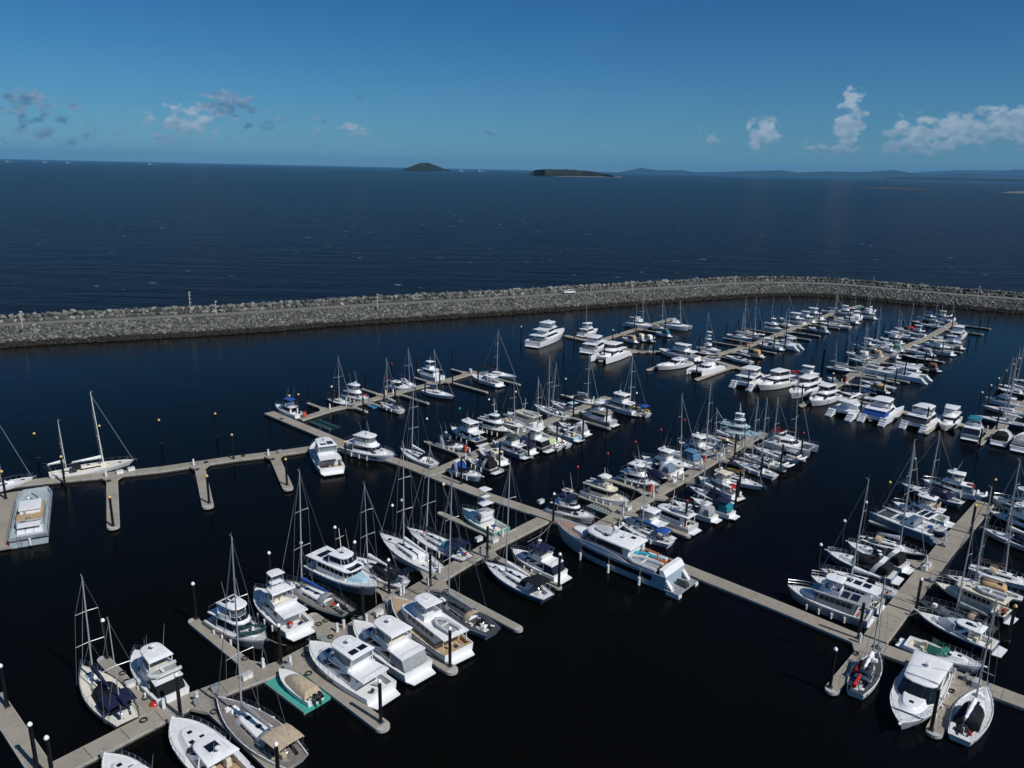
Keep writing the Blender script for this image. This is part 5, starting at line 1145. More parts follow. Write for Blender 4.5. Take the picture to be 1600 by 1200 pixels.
BOATS=[
 ('sail',-40.07,66.51,2.39,12.03,dict(hull='black',deck='cream',m=[(0.72,12.93,0.9),(0.13,10.9,-0.2)],bim='navy',bc='navy',cov='black',B=3.72),"dark hulled two masted yacht with navy canopy, first along lower left pontoon's far side",'sailing yachts in the berths',2),
 ('fly',-36.35,69.36,2.384,9.4,dict(B=3.57,cov='black',ht='white',tender=1),"white cruiser with dinghy above black cockpit cover, second along lower left pontoon's far side",'motor cruisers in the berths',2),
 ('fly',-30.25,77.65,-0.616,9.34,dict(B=3.55,hull='grey',ht='white',sol=2,deckding='green',ln=1),"bow-out white flybridge cruiser with roof panels, third along lower left pontoon's far side",'motor cruisers in the berths',2),
 ('fly',-27.33,81.98,2.352,10.52,dict(B=4.0,ht='white',game=1),"white sport fisher with open cream cockpit, fourth along lower left pontoon's far side",'motor cruisers in the berths',2),
 ('sail',-23.93,85.4,2.53,12.84,dict(hull='green',deck='teakgrey',B=3.53,m=[(0.66,16.97,0.79)],bc='blue',clutter=1),"green hulled yacht with blue sail cover, fifth along lower left pontoon's far side",'sailing yachts in the berths',2),
 ('trawl',-20.91,90.07,-0.638,12.03,dict(hull='bluegrey',B=4.57,ht='white',sol=6,bluedeck=1,ln=1),"grey hulled bow-out trawler with long solar roof, sixth along lower left pontoon's far side",'trawler yachts in the berths',2),
 ('sail',-17.27,92.04,2.456,10.73,dict(B=3.33,m=[(0.66,12.5,-0.2)],cov='black',arch=1,sol=1,thinmast=1),"white yacht with black cover, solar arch, seventh along lower left pontoon's far side",'sailing yachts in the berths',2),
 ('sail',-13.89,97.39,2.323,13.55,dict(B=3.63,m=[(0.57,16.57,0.36)],bc='white',plain=1),"sleek all white racing yacht with open cockpit, eighth along lower left pontoon's far side",'sailing yachts in the berths',2),
 ('sail',-10.23,100.19,2.401,13.05,dict(B=3.63,hull='navy',m=[(0.66,15.1,0.9)],bim='navy',dod='turq',bc='black',clutter=1),"cluttered yacht with turquoise cover, navy awning, ninth along lower left pontoon's far side",'sailing yachts in the berths',2),
 ('game',-4.16,107.5,2.33,9.11,dict(hull='seagreen',B=3.64),"green hulled game boat with tall tower, tenth along lower left pontoon's far side",'game boats in the berths',2),
 ('sport',-31.92,55.1,2.513,8.66,dict(B=3.2,ht='white',ln=1),"white triangular bow only partly in frame, first along lower left pontoon's near side",'small cruisers in the berths',2),
 ('sport',-27.19,58.8,2.442,11.07,dict(B=4.09,ht='white',sol=1,ln=1),"large white express cruiser with dark sunroof panel, second along lower left pontoon's near side",'small cruisers in the berths',2),
 ('sail',-23.44,61.8,2.459,13.3,dict(hull='white',deck='teakgrey',B=3.91,m=[(0.66,20.15,0.78)],bim='beige',bc='grey',clutter=1,ln=1),"grey teak decked sloop with beige awnings, third along lower left pontoon's near side",'sailing yachts in the berths',2),
 ('run',-21.25,68.41,2.426,6.46,dict(cov='beige',B=2.14,ob=2,ln=1),"beige covered runabout with twin black outboards, fourth along lower left pontoon's near side",'small open boats',2),
 ('fly',-17.01,71.01,2.455,11.86,dict(B=4.37,ht='white',sol=2,encl=1),"white flybridge cruiser with two roof panels, fifth along lower left pontoon's near side",'motor cruisers in the berths',2),
 ('fly',-13.39,75.03,2.381,11.66,dict(B=4.19,ht='white',cov='grey',dark=1,ln=1),"white sports flybridge boat with grey cockpit screens, sixth along lower left pontoon's near side",'motor cruisers in the berths',2),
 ('trawl',-9.57,79.18,2.305,13.08,dict(hull='white',deck='teak',B=4.46,ht='white',pilot=1,ln=1),"cream pilothouse trawler with teak side decks, seventh along lower left pontoon's near side",'trawler yachts in the berths',2),
 ('sail',-5.74,82.48,2.379,11.89,dict(hull='bluegrey',deck='dgrey',B=3.69,m=[(0.66,18.03,0.61)],dod='beige',bc='grey',clutter=1,ln=1),"dark grey decked sloop with tan cockpit cushions, eighth along lower left pontoon's near side",'sailing yachts in the berths',2),
 ('sail',0.98,90.55,2.347,11.93,dict(hull='navyl',B=3.7,m=[(0.65,16.66,0.35)],bc='white',bim='black',ln=1),"navy hulled white yacht with black cockpit solar panels, ninth along lower left pontoon's near side",'sailing yachts in the berths',2),
 ('fly',3.76,94.69,2.411,8.54,dict(B=3.24,ht='navy',cov='navy'),"white cruiser with dark blue bimini and covers, tenth along lower left pontoon's near side",'motor cruisers in the berths',2),
 ('sail',-72.05,125.45,0.586,13.17,dict(B=3.72,deck='cream',m=[(0.63,14.24,0.66),(0.2,10.04,0.27)],bc='white',wmast=1,davit=1),'long white ketch with two white masts, at the left dock','sailing yachts in the berths',1),
 ('sail',-82.35,117.31,0.83,8.81,dict(B=2.73,m=[(0.48,13.66,-0.2)],bc='green'),'white yacht cut by left edge, at the left dock','sailing yachts in the berths',1),
 ('fly',-33.89,132.85,2.017,13.64,dict(B=4.84,ht='white',sol=3,encl=1,hull='white'),'boxy white cruiser, stern to camera, at the left dock','motor cruisers in the berths',1),
 ('fly',-25.82,135.52,-0.558,11.51,dict(B=4.37,ht='white',encl=1,big=1),'big white sedan cruiser with enclosed bridge, at the left dock','motor cruisers in the berths',1),
 ('sail',-17.05,134.13,2.337,10.47,dict(B=3.16,m=[(0.66,14.29,0.72)],dod='black',clutter=1),'white yacht with black gear at its stern, at the left dock','sailing yachts in the berths',1),
 ('fly',-48.11,159.72,2.459,8.62,dict(B=2.79,ht='blue',small=1),'small white cabin boat with bright blue canopy, at the left dock','motor cruisers in the berths',1),
 ('sail',-38.48,167.59,-0.733,9.0,dict(B=2.79,hull='dgrey',m=[(0.45,11.34,-0.2)],bim='black',bc='black'),"dark canopied small sailing yacht, first along small upper left pontoon's far side",'sailing yachts in the berths',1),
 ('fly',-35.3,170.66,-0.644,8.0,dict(B=3.04,ht='white'),"white flybridge boat with rounded cabin, second along small upper left pontoon's far side",'motor cruisers in the berths',1),
 ('sport',-26.8,180.4,-0.574,7.0,dict(B=2.59,ht='white'),"white low cabin cruiser, third along small upper left pontoon's far side",'small cruisers in the berths',0),
 ('sail',-25.63,183.69,-0.909,9.0,dict(B=2.79,m=[(0.63,9.87,0.45)],bim='navy',bc='navy'),"white yacht with navy stern canopy, fourth along small upper left pontoon's far side",'sailing yachts in the berths',0),
 ('trawl',-21.39,192.38,2.469,8.7,dict(B=3.31,ht='white'),"white flybridge cruiser with tall wheelhouse, sixth along small upper left pontoon's far side",'trawler yachts in the berths',0),
 ('sail',-3.52,194.92,-0.561,10.9,dict(B=3.38,m=[(0.45,12.51,-0.2)],bim='black',bc='black'),"broad white yacht with black awning, seventh along small upper left pontoon's far side",'sailing yachts in the berths',0),
 ('sport',-6.73,188.92,2.383,9.97,dict(B=3.35,ht='white'),"white cruiser with long glass cabin, fifth along small upper left pontoon's far side",'small cruisers in the berths',0),
 ('sail',-26.63,164.79,2.39,7.93,dict(B=2.46,m=[(0.66,11.4,-0.02)],bim='black',bc='white'),"white yacht with dark cockpit enclosure, first along small upper left pontoon's near side",'sailing yachts in the berths',1),
 ('sail',-17.17,176.09,-0.611,9.46,dict(B=2.93,m=[(0.45,11.17,0.9)],bc='blue'),"white yacht with blue mainsail cover, second along small upper left pontoon's near side",'sailing yachts in the berths',0),
 ('sport',-10.95,140.07,-0.608,7.0,dict(B=2.59,arch=1,bim='navy'),"white sports boat with navy bimini, first along centre left pontoon's far side",'small cruisers in the berths',1),
 ('fly',-8.88,146.24,2.315,9.61,dict(B=3.65,hull='black',ht='white'),"black hulled pilot boat with round white top, second along centre left pontoon's far side",'motor cruisers in the berths',1),
 ('trawl',-3.09,150.35,-0.726,8.7,dict(B=3.31,hull='dgrey',deck='cream',ht='white',big=1),"large dark hulled trawler with cream decks, third along centre left pontoon's far side",'trawler yachts in the berths',1),
 ('sail',0.59,154.24,-0.733,9.0,dict(B=2.79,m=[(0.52,11.45,0.54)],bc='white'),"white yacht, bow towards the walkway, fourth along centre left pontoon's far side",'sailing yachts in the berths',1),
 ('trawl',2.43,156.83,2.367,9.13,dict(B=3.47,ht='cream',longroof=1),"long white roofed ferry-like cruiser, fifth along centre left pontoon's far side",'trawler yachts in the berths',1),
 ('sail',8.57,164.05,2.275,10.58,dict(B=3.28,m=[(0.45,11.83,0.9)],clutter=1,bc='grey'),"pale yacht with grey stern gear, seventh along centre left pontoon's far side",'sailing yachts in the berths',1),
 ('sail',11.78,167.9,2.234,9.0,dict(B=2.79,ht='pblue',bim='pblue',clutter=1,m=[]),"yacht with pale blue deckhouse top, eighth along centre left pontoon's far side",'sailing yachts in the berths',1),
 ('sail',16.98,172.35,-0.871,9.57,dict(B=2.97,hull='grey',m=[(0.58,12.11,0.15)],cov='dgrey'),"wide grey yacht with dark midships tent, eleventh along centre left pontoon's far side",'sailing yachts in the berths',1),
 ('fly',23.77,168.18,2.409,10.23,dict(B=3.89,ht='white',dark=1),"dark sided cruiser with white bridge roof, tenth along centre left pontoon's far side",'motor cruisers in the berths',1),
 ('sail',27.55,166.84,2.208,9.0,dict(B=2.79,m=[(0.66,12.9,-0.2)],bim='blue',clutter=1,bc='navy',yak='yellow'),"yacht with blue canopy and yellow gear aft, ninth along centre left pontoon's far side",'sailing yachts in the berths',1),
 ('trawl',18.35,159.26,2.409,8.7,dict(B=3.31,ht='beige',hull='grey',dark=1),"tan roofed wheelhouse trawler, sixth along centre left pontoon's far side",'trawler yachts in the berths',1),
 ('sport',-7.38,126.45,-0.733,7.0,dict(B=2.59,cov='blue'),"white sports cruiser with blue cockpit cover, first along centre left pontoon's near side",'small cruisers in the berths',1),
 ('sport',-5.31,130.91,2.409,7.06,dict(B=2.61,cov='black',hull='dgrey',bim='black'),"dark covered boat with round white tender aft, second along centre left pontoon's near side",'small cruisers in the berths',1),
 ('sport',-3.63,135.58,2.237,7.35,dict(B=2.72,ht='cream'),"white express boat with broad cream roof, third along centre left pontoon's near side",'small cruisers in the berths',1),
 ('fly',-0.39,139.16,2.409,8.0,dict(B=3.04,ht='dgrey',hull='bluegrey'),"white transom cruiser with black windows, fourth along centre left pontoon's near side",'motor cruisers in the berths',1),
 ('sport',1.37,141.07,2.409,7.27,dict(B=2.69,cov='navy',bim='navy'),"navy framed cruiser with grey arch, fifth along centre left pontoon's near side",'small cruisers in the berths',1),
 ('fly',3.91,142.92,2.409,8.28,dict(B=3.15,ht='white',cov='black',hull='dgrey'),"high grey topped boat with black cover, sixth along centre left pontoon's near side",'motor cruisers in the berths',1),
 ('sail',6.3,143.91,2.409,9.03,dict(B=2.8,m=[(0.66,13.34,-0.2)],cov='pgreen',clutter=1),"cluttered white yacht with pale green tarpaulin, seventh along centre left pontoon's near side",'sailing yachts in the berths',1),
 ('sail',8.07,145.26,2.409,9.0,dict(B=2.79,m=[(0.61,17.57,-0.2)],clutter=1,bc='beige'),"white yacht with tan dinghy on stern, eighth along centre left pontoon's near side",'sailing yachts in the berths',1),
 ('sport',10.52,149.44,2.344,8.1,dict(B=3.0,hull='pblue',ht=None),"pale blue hulled fishing boat, ninth along centre left pontoon's near side",'small cruisers in the berths',1),
 ('sport',12.68,152.37,2.423,7.0,dict(B=2.59,hull='white',cov='grey'),"grey white open backed cruiser, tenth along centre left pontoon's near side",'small cruisers in the berths',1),
 ('fly',9.78,110.77,-0.615,8.0,dict(B=3.04,ht='navy',cov='navy',hull='lgrey',dark=1,ln=1),"grey cruiser with dark navy flybridge canopy, first along centre pontoon's far side",'motor cruisers in the berths',2),
 ('trawl',15.79,117.17,-0.733,8.7,dict(B=3.31,ht='cream',aft=1),"cream flybridge trawler with square aft awning, second along centre pontoon's far side",'trawler yachts in the berths',1),
 ('fly',22.28,124.18,-0.733,8.0,dict(B=3.04,hull='bluegrey',ht='white'),"grey blue sedan boat with white cabin top, third along centre pontoon's far side",'motor cruisers in the berths',1),
 ('run',25.93,127.06,-0.935,4.56,dict(B=1.92,cov='navy',hull='navy'),"low navy open boat behind a sedan, fourth along centre pontoon's far side",'small open boats',1),
 ('sport',25.95,131.02,2.409,8.18,dict(B=3.03,cov='bluegrey'),"long white express with blue windscreen, fifth along centre pontoon's far side",'small cruisers in the berths',1),
 ('fly',27.24,132.46,2.409,8.0,dict(B=3.04,ht='white'),"small white hardtop boat, sixth along centre pontoon's far side",'motor cruisers in the berths',1),
 ('sail',30.8,133.49,-0.646,9.0,dict(B=2.79,m=[(0.54,13.96,0.85)],hull='navyl',plain=1,bc='white'),"navy topsided white decked sloop, seventh along centre pontoon's far side",'sailing yachts in the berths',1),
 ('sport',32.18,137.07,2.288,7.71,dict(B=2.85,cov='bluel',bim='bluel'),"express cruiser with blue canvas enclosure, eighth along centre pontoon's far side",'small cruisers in the berths',1),
 ('fly',35.18,140.72,2.209,8.0,dict(B=3.04,ht='white',dark=1,hull='navy'),"navy sided cruiser with white flat bridge, ninth along centre pontoon's far side",'motor cruisers in the berths',1),
 ('sail',38.85,143.5,2.409,9.0,dict(B=2.79,m=[(0.59,13.16,-0.2)],clutter=1,bim='black',hull='navy'),"dark decked yacht with crowded cockpit, tenth along centre pontoon's far side",'sailing yachts in the berths',1),
 ('sail',41.63,147.04,2.306,9.0,dict(B=2.79,clutter=1,yak='tan',m=[(0.61,6.92,-0.2)]),"small sloop with tan dinghy amidships, eleventh along centre pontoon's far side",'sailing yachts in the berths',1),
 ('trawl',46.89,150.87,-0.576,8.7,dict(B=3.31,ht='pblue',hull='white',deck='pblue',big=1,toptier=1),"light blue and white tall charter cruiser, twelfth along centre pontoon's far side",'trawler yachts in the berths',1),
 ('sail',20.08,104.75,2.409,9.0,dict(B=2.79,m=[(0.56,11.71,-0.2)],bim='blue',bc='blue',ln=1),"yacht with two bright blue canopies, first along centre pontoon's near side",'sailing yachts in the berths',2),
 ('fly',20.18,106.73,2.409,8.0,dict(B=3.04,hull='black',ht='white',dark=1,ln=1),"black hulled cruiser with cream white roofs, second along centre pontoon's near side",'motor cruisers in the berths',2),
 ('trawl',24.39,109.65,2.381,8.7,dict(B=3.31,hull='lgrey',ht='white',longroof=1,ln=1),"navy sided boat with long white aft roof, third along centre pontoon's near side",'trawler yachts in the berths',1),
 ('sport',29.11,113.03,2.409,7.0,dict(B=2.59,cov='grey'),"small white boat with rounded bow dinghy, fourth along centre pontoon's near side",'small cruisers in the berths',1),
 ('sail',33.11,119.23,2.258,9.0,dict(B=2.79,hull='blue',m=[(0.66,11.66,-0.2)],cov='navy'),"deep blue hulled yacht under long navy cover, sixth along centre pontoon's near side",'sailing yachts in the berths',1),
 ('sport',32.27,114.47,2.409,7.0,dict(B=2.59,cov='teal',bim='navy'),"boat wrapped in teal blue canopy, fifth along centre pontoon's near side",'small cruisers in the berths',1),
 ('fly',35.08,122.61,2.226,8.0,dict(B=3.04,ht='cream',bim='red',m=[(0.48,9.43,-0.2)]),"beige topped boat with red covers, seventh along centre pontoon's near side",'motor cruisers in the berths',1),
 ('sail',39.83,126.06,-0.746,9.0,dict(B=2.79,m=[(0.58,11.21,0.83)],bc='yellow'),"bow-out yacht with yellow striped deck, eighth along centre pontoon's near side",'sailing yachts in the berths',1),
 ('sail',44.14,131.94,2.26,9.0,dict(B=2.79,m=[(0.58,13.87,-0.05)],bc='grey'),"grey white sloop nearest a dark pile, ninth along centre pontoon's near side",'sailing yachts in the berths',1),
 ('sail',47.13,135.98,2.303,9.0,dict(B=2.79,m=[(0.56,12.55,-0.2)],bc='white',tend2=1),"white sloop with round white tender aft, tenth along centre pontoon's near side",'sailing yachts in the berths',1),
 ('sail',50.57,139.58,2.409,9.0,dict(B=2.79,m=[(0.58,11.64,-0.2)],bc='grey',bim='grey',tend2=1),"white sloop with grey awning and tender, eleventh along centre pontoon's near side",'sailing yachts in the berths',1),
 ('cat',55.03,144.17,-0.733,9,dict(B=5.4,m=[(0.56,15.12,0.87)],bc='maroon',bim='maroon'),"large white catamaran with maroon sail cover, twelfth along centre pontoon's near side",'catamarans in the berths',1),
 ('fly',11.2,240.02,1.05,21.2,dict(B=6.0,ht='white',big=1,three=1),'tall white three decked motor yacht, moored alone, third along short far pontoon group','motor cruisers in the berths',0),
 ('fly',25.03,251.5,0.838,9.22,dict(B=3.5,ht='white',m=[(0.3,10.46,0.19)]),'white flat roofed cruiser behind piles, seventh along short far pontoon group','motor cruisers in the berths',0),
 ('fly',25.37,230.32,1.049,14.2,dict(B=5.4,ht='white',dark=1),'white flybridge catamaran with dark saloon, second along short far pontoon group','motor cruisers in the berths',0),
 ('fly',27.88,217.96,-2.158,14.2,dict(B=6.53,ht='white',cat=1,dark=1,encl=1),'largest white power catamaran, bows towards camera, first along short far pontoon group','motor cruisers in the berths',0),
 ('pcat',44.21,265.48,-0.857,9.76,dict(B=5.58,m=[(0.58,12.85,0.9)]),'cream catamaran under white cover, tenth along short far pontoon group','power catamarans in the berths',0),
 ('sail',50.05,262.12,-0.889,7.98,dict(B=2.47,deck='teak',m=[(0.66,12.03,0.9)]),'tan decked distant sloop, ninth along short far pontoon group','sailing yachts in the berths',0),
 ('sport',49.21,252.01,2.409,5.2,dict(B=1.92,cov='teal'),'small teal trimmed boat, eighth along short far pontoon group','small cruisers in the berths',0),
 ('pcat',56.89,264.57,-0.617,9,dict(B=4.65,m=[(0.6,9.96,0.9)]),'isolated white catamaran with thin mast, eleventh along short far pontoon group','power catamarans in the berths',0),
 ('sport',36.69,241.68,2.409,5.2,dict(B=1.92,cov='tan'),'tan covered small cruiser, fourth along short far pontoon group','small cruisers in the berths',0),
 ('sport',39.71,244.94,2.376,5.66,dict(B=2.09,cov='cream',m=[(0.6,10.99,-0.2)]),'pale low sports boat, sixth along short far pontoon group','small cruisers in the berths',0),
 ('sport',42.17,243.71,2.409,5.29,dict(B=1.96,hull='bluegrey',cov='white'),'blue grey hulled small boat, fifth along short far pontoon group','small cruisers in the berths',0),
 ('fly',48.21,221.6,2.409,12.93,dict(B=4.28,ht='white',dark=1),'long white flybridge cruiser lying along it, on the far cross walkway','motor cruisers in the berths',0),
 ('sport',44.27,208.99,-2.486,13.2,dict(B=4.09,ht='white',hull='white'),'white express with grey lower hull, on the far cross walkway','small cruisers in the berths',0),
 ('pcat',52.02,204.22,-2.287,12,dict(B=6.04),'white catamaran with open bows towards camera, on the far cross walkway','power catamarans in the berths',0),
 ('fly',61.95,194.07,0.873,13.2,dict(B=6.07,ht='white',cat=1),'white power catamaran with grey awning, stern to camera, on the far cross walkway','motor cruisers in the berths',0),
 ('fly',66.64,191.03,-2.48,14.2,dict(B=4.84,ht='white',dark=1,encl=1),'white raised bridge cruiser with dark window bands, on the far cross walkway','motor cruisers in the berths',0),
 ('fly',76.72,198.71,2.442,8.5,dict(B=3.23,ht='white',deckding='red'),'cruiser with red tender on foredeck, on the far cross walkway','motor cruisers in the berths',0),
 ('fly',71.92,184.97,-2.337,15.2,dict(B=4.84,ht='white',dark=1,encl=1),'big white cruiser with orange life rings on bow, on the far cross walkway','motor cruisers in the berths',0),
 ('fly',73.92,178.02,-2.382,12.2,dict(B=4.46,ht='white',dark=1,encl=1),'white sedan with tall dark windscreen, on the far cross walkway','motor cruisers in the berths',0),
 ('cat',78.2,170.54,0.732,13,dict(B=6.14,m=[(0.66,19.33,0.75)]),'sailing catamaran with scooped sterns, on the far cross walkway','catamarans in the berths',0),
 ('fly',83.6,167.6,0.809,13.2,dict(B=6.07,ht='white',cat=1,cov='blue'),'white power catamaran with bright blue canvas, on the far cross walkway','motor cruisers in the berths',0),
 ('fly',90.49,162.7,0.748,12.2,dict(B=5.61,ht='white',cat=1,cov='dgrey'),'white catamaran cruiser with dark covered aft deck, on the far cross walkway','motor cruisers in the berths',0),
 ('fly',95.18,161.7,-2.212,11.2,dict(B=4.26,ht='white',dark=1),'white cruiser with rounded bow facing camera, on the far cross walkway','motor cruisers in the berths',0),
 ('fly',97.59,156.39,0.92,10.2,dict(B=3.88,ht='teal',cov='navy',hull='bluegrey'),'dark blue boat with teal and white canopy, on the far cross walkway','motor cruisers in the berths',0),
 ('sport',101.58,152.92,0.886,9.2,dict(B=3.4,cov='black',m=[(0.6,17.3,0)]),'white round sterned boat under black cover, on the far cross walkway','small cruisers in the berths',0),
 ('sport',104.64,150.4,0.86,12.2,dict(B=3.72,cov='grey',yak='yellow'),'boat with gold gear cut by right edge, on the far cross walkway','small cruisers in the berths',0),
 ('run',86.03,198.11,-2.238,4.42,dict(B=1.77),'tiny white tender beside walkway, on the far cross walkway','small open boats',0),
 ('sport',84.57,196.11,2.409,5.2,dict(B=1.92,cov='black'),'black covered boat, on the far cross walkway','small cruisers in the berths',0),
 ('game',59.26,229.11,-0.817,7.96,dict(B=3.19),"white game boat with tall tower, second along far centre pontoon's far side",'game boats in the berths',0),
 ('sail',56.89,224.9,-0.7,9.0,dict(B=2.79,hull='navy',m=[(0.51,12.8,0.13)]),"navy hulled yacht, mast leaning, first along far centre pontoon's far side",'sailing yachts in the berths',0),
 ('sail',74.17,249.76,-0.872,9.77,dict(B=3.03,m=[(0.66,14.11,0.9)],bc='white'),"white yacht, third along far centre pontoon's far side",'sailing yachts in the berths',0),
 ('sail',79.68,254.99,-0.733,9.0,dict(B=2.79,m=[(0.6,13.3,0.9)],bc='beige'),"white sloop with two tone deck, fifth along far centre pontoon's far side",'sailing yachts in the berths',0),
 ('sport',81.36,247.65,-0.733,6.8,dict(B=2.52,ht='white'),"short white cabin boat, fourth along far centre pontoon's far side",'small cruisers in the berths',0),
 ('trawl',89.58,263.89,-0.859,7.34,dict(B=2.79,hull='white',ht='white',m=[(0.3,11.79,-0.2)]),"pale green white trawler, sixth along far centre pontoon's far side",'trawler yachts in the berths',0),
 ('sail',96.86,272.54,-0.733,9.0,dict(B=2.79,m=[(0.6,11.11,0.87)]),"small pale sloop, seventh along far centre pontoon's far side",'sailing yachts in the berths',0),
 ('fly',101.07,279.47,2.409,9.51,dict(B=3.61,ht='white'),"white cruiser, bow away from walkway, eighth along far centre pontoon's far side",'motor cruisers in the berths',0),
 ('fly',106.48,283.88,2.409,8.57,dict(B=3.26,ht='cream'),"cream bridged cruiser, ninth along far centre pontoon's far side",'motor cruisers in the berths',0),
 ('fly',111.9,291.02,2.409,9.29,dict(B=3.53,ht='white',m=[(0.3,7.91,0.57)]),"broad white cruiser, tenth along far centre pontoon's far side",'motor cruisers in the berths',0),
 ('sail',124.96,301.94,-0.733,9.0,dict(B=2.79,m=[(0.65,14.57,0.79)]),"white yacht with tallest white mast, twelfth along far centre pontoon's far side",'sailing yachts in the berths',0),
 ('fly',128.75,298.58,-0.733,6.8,dict(B=2.58,ht='white',dark=1),"grey windowed cruiser, eleventh along far centre pontoon's far side",'motor cruisers in the berths',0),
 ('sport',133.87,303.47,-0.733,6.86,dict(B=2.54,ht='white',m=[(0.58,8.23,0.9)]),"long white low boat, thirteenth along far centre pontoon's far side",'small cruisers in the berths',0),
 ('sport',139.85,307.12,-0.733,6.8,dict(B=2.52,cov='seagreen'),"green trimmed white boat, fifteenth along far centre pontoon's far side",'small cruisers in the berths',0),
 ('sail',141.45,306.21,-2.304,9.55,dict(B=2.96,m=[(0.66,14.59,0)]),"outermost white yacht, fourteenth along far centre pontoon's far side",'sailing yachts in the berths',0),
 ('sail',65.0,218.36,2.244,9.44,dict(B=2.93,m=[(0.45,14.03,-0.2)],bc='white'),"white yacht with light mast, first along far centre pontoon's near side",'sailing yachts in the berths',0),
 ('sport',70.35,225.68,2.409,7.35,dict(B=2.72,cov='tan',hull='cream'),"tan covered long boat, second along far centre pontoon's near side",'small cruisers in the berths',0),
 ('sport',79.55,236.2,2.409,7.44,dict(B=2.75,ht='white'),"bright white topped cruiser, third along far centre pontoon's near side",'small cruisers in the berths',0),
 ('cat',84.19,238.68,2.409,9.95,dict(B=4.84,m=[(0.45,11.37,-0.2)]),"grey white sailing catamaran, fourth along far centre pontoon's near side",'catamarans in the berths',0),
 ('sport',105.02,265.12,2.409,6.88,dict(B=2.54,cov='grey'),"lone small white boat, fifth along far centre pontoon's near side",'small cruisers in the berths',0),
 ('sail',114.51,274.64,2.409,12.39,dict(B=3.84,m=[(0.51,11.72,-0.2)]),"white wide deck yacht, sixth along far centre pontoon's near side",'sailing yachts in the berths',0),
 ('sport',122.64,284.48,2.409,8.54,dict(B=3.16,ht='white'),"white cruiser, seventh along far centre pontoon's near side",'small cruisers in the berths',0),
 ('sport',129.71,289.79,0.838,7.85,dict(B=2.9,cov='white'),"white covered boat, eighth along far centre pontoon's near side",'small cruisers in the berths',0),
 ('fly',134.08,293.66,2.409,6.89,dict(B=2.62,ht='white'),"outermost white cruiser, ninth along far centre pontoon's near side",'motor cruisers in the berths',0),
 ('sail',91.02,208.23,-0.721,9.0,dict(B=2.79,hull='bluegrey',m=[(0.63,10.37,0.82),(0.28,8.26,0.79)]),"grey hulled yacht with pale deck, first along far right pontoon's left side",'sailing yachts in the berths',0),
 ('sail',101.15,218.91,2.409,9.0,dict(B=2.79,hull='pblue',m=[(0.53,11.84,-0.2)]),"pale blue hulled yacht, second along far right pontoon's left side",'sailing yachts in the berths',0),
 ('sport',102.44,226.57,2.409,6.8,dict(B=2.52,cov='white'),"small white runabout, third along far right pontoon's left side",'small cruisers in the berths',0),
 ('sport',107.38,228.33,2.409,6.8,dict(B=2.52,cov='tan'),"tan decked cruiser, fourth along far right pontoon's left side",'small cruisers in the berths',0),
 ('fly',109.14,236.78,2.409,6.8,dict(B=2.58,ht='white'),"small flybridge boat, sixth along far right pontoon's left side",'motor cruisers in the berths',0),
 ('sail',114.02,239.28,2.409,9.0,dict(B=2.79,hull='dgrey',m=[(0.51,13.23,-0.2)]),"dark decked yacht, seventh along far right pontoon's left side",'sailing yachts in the berths',0),
 ('sport',118.22,246.11,2.409,6.8,dict(B=2.52,ht='white'),"white low cabin boat, ninth along far right pontoon's left side",'small cruisers in the berths',0),
 ('fly',122.97,249.08,2.409,6.8,dict(B=2.58,ht='white'),"large clean white cruiser, tenth along far right pontoon's left side",'motor cruisers in the berths',0),
 ('sport',117.76,237.66,2.409,6.8,dict(B=2.52,cov='seagreen'),"pale green tinted boat, eighth along far right pontoon's left side",'small cruisers in the berths',0),
 ('fly',111.8,228.33,2.409,6.8,dict(B=2.58,ht='white',dark=1),"white boat with grey side screens, fifth along far right pontoon's left side",'motor cruisers in the berths',0),
 ('sail',130.51,260.38,2.409,9.0,dict(B=2.79,m=[(0.51,9.08,-0.2)]),"white sloop with slanted stay, twelfth along far right pontoon's left side",'sailing yachts in the berths',0),
 ('sport',136.28,267.37,2.409,6.8,dict(B=2.52,cov='red'),"boat under bright red cover, fourteenth along far right pontoon's left side",'small cruisers in the berths',0),
 ('sail',131.03,255.17,2.409,9.0,dict(B=2.79,m=[(0.45,12.42,0.23)],clutter=1),"white cluttered yacht, eleventh along far right pontoon's left side",'sailing yachts in the berths',0),
 ('fly',136.7,260.84,2.409,6.8,dict(B=2.58,ht='white'),"big white tented cruiser, thirteenth along far right pontoon's left side",'motor cruisers in the berths',0),
 ('sport',149.09,281.8,2.409,6.8,dict(B=2.52,hull='maroon',cov='black',m=[(0.38,7.25,-0.2)]),"maroon hulled boat, sixteenth along far right pontoon's left side",'small cruisers in the berths',0),
 ('fly',155.23,289.48,2.409,6.8,dict(B=2.58,ht='blue'),"blue awning cruiser, seventeenth along far right pontoon's left side",'motor cruisers in the berths',0),
 ('sail',151.38,277.49,2.409,9.0,dict(B=2.79,m=[(0.45,8.92,-0.2)]),"white deck sloop, fifteenth along far right pontoon's left side",'sailing yachts in the berths',0),
 ('fly',161.2,291.52,2.409,6.8,dict(B=2.58,ht='cream'),"cream cabin cruiser, eighteenth along far right pontoon's left side",'motor cruisers in the berths',0),
 ('sail',165.52,291.05,0.838,9.0,dict(B=2.79,m=[(0.45,6.46,0)]),"outermost pale sloop, nineteenth along far right pontoon's left side",'sailing yachts in the berths',0),
 ('sail',83.9,181.75,2.396,9.86,dict(B=3.06,hull='black',m=[(0.47,10.18,-0.2)],bc='blue'),"black hulled yacht with blue sail cover, first along far right pontoon's right side",'sailing yachts in the berths',0),
 ('sport',90.37,188.81,2.552,6.8,dict(B=2.52,cov='tan',hull='navy'),"tan and green covered boat, second along far right pontoon's right side",'small cruisers in the berths',0),
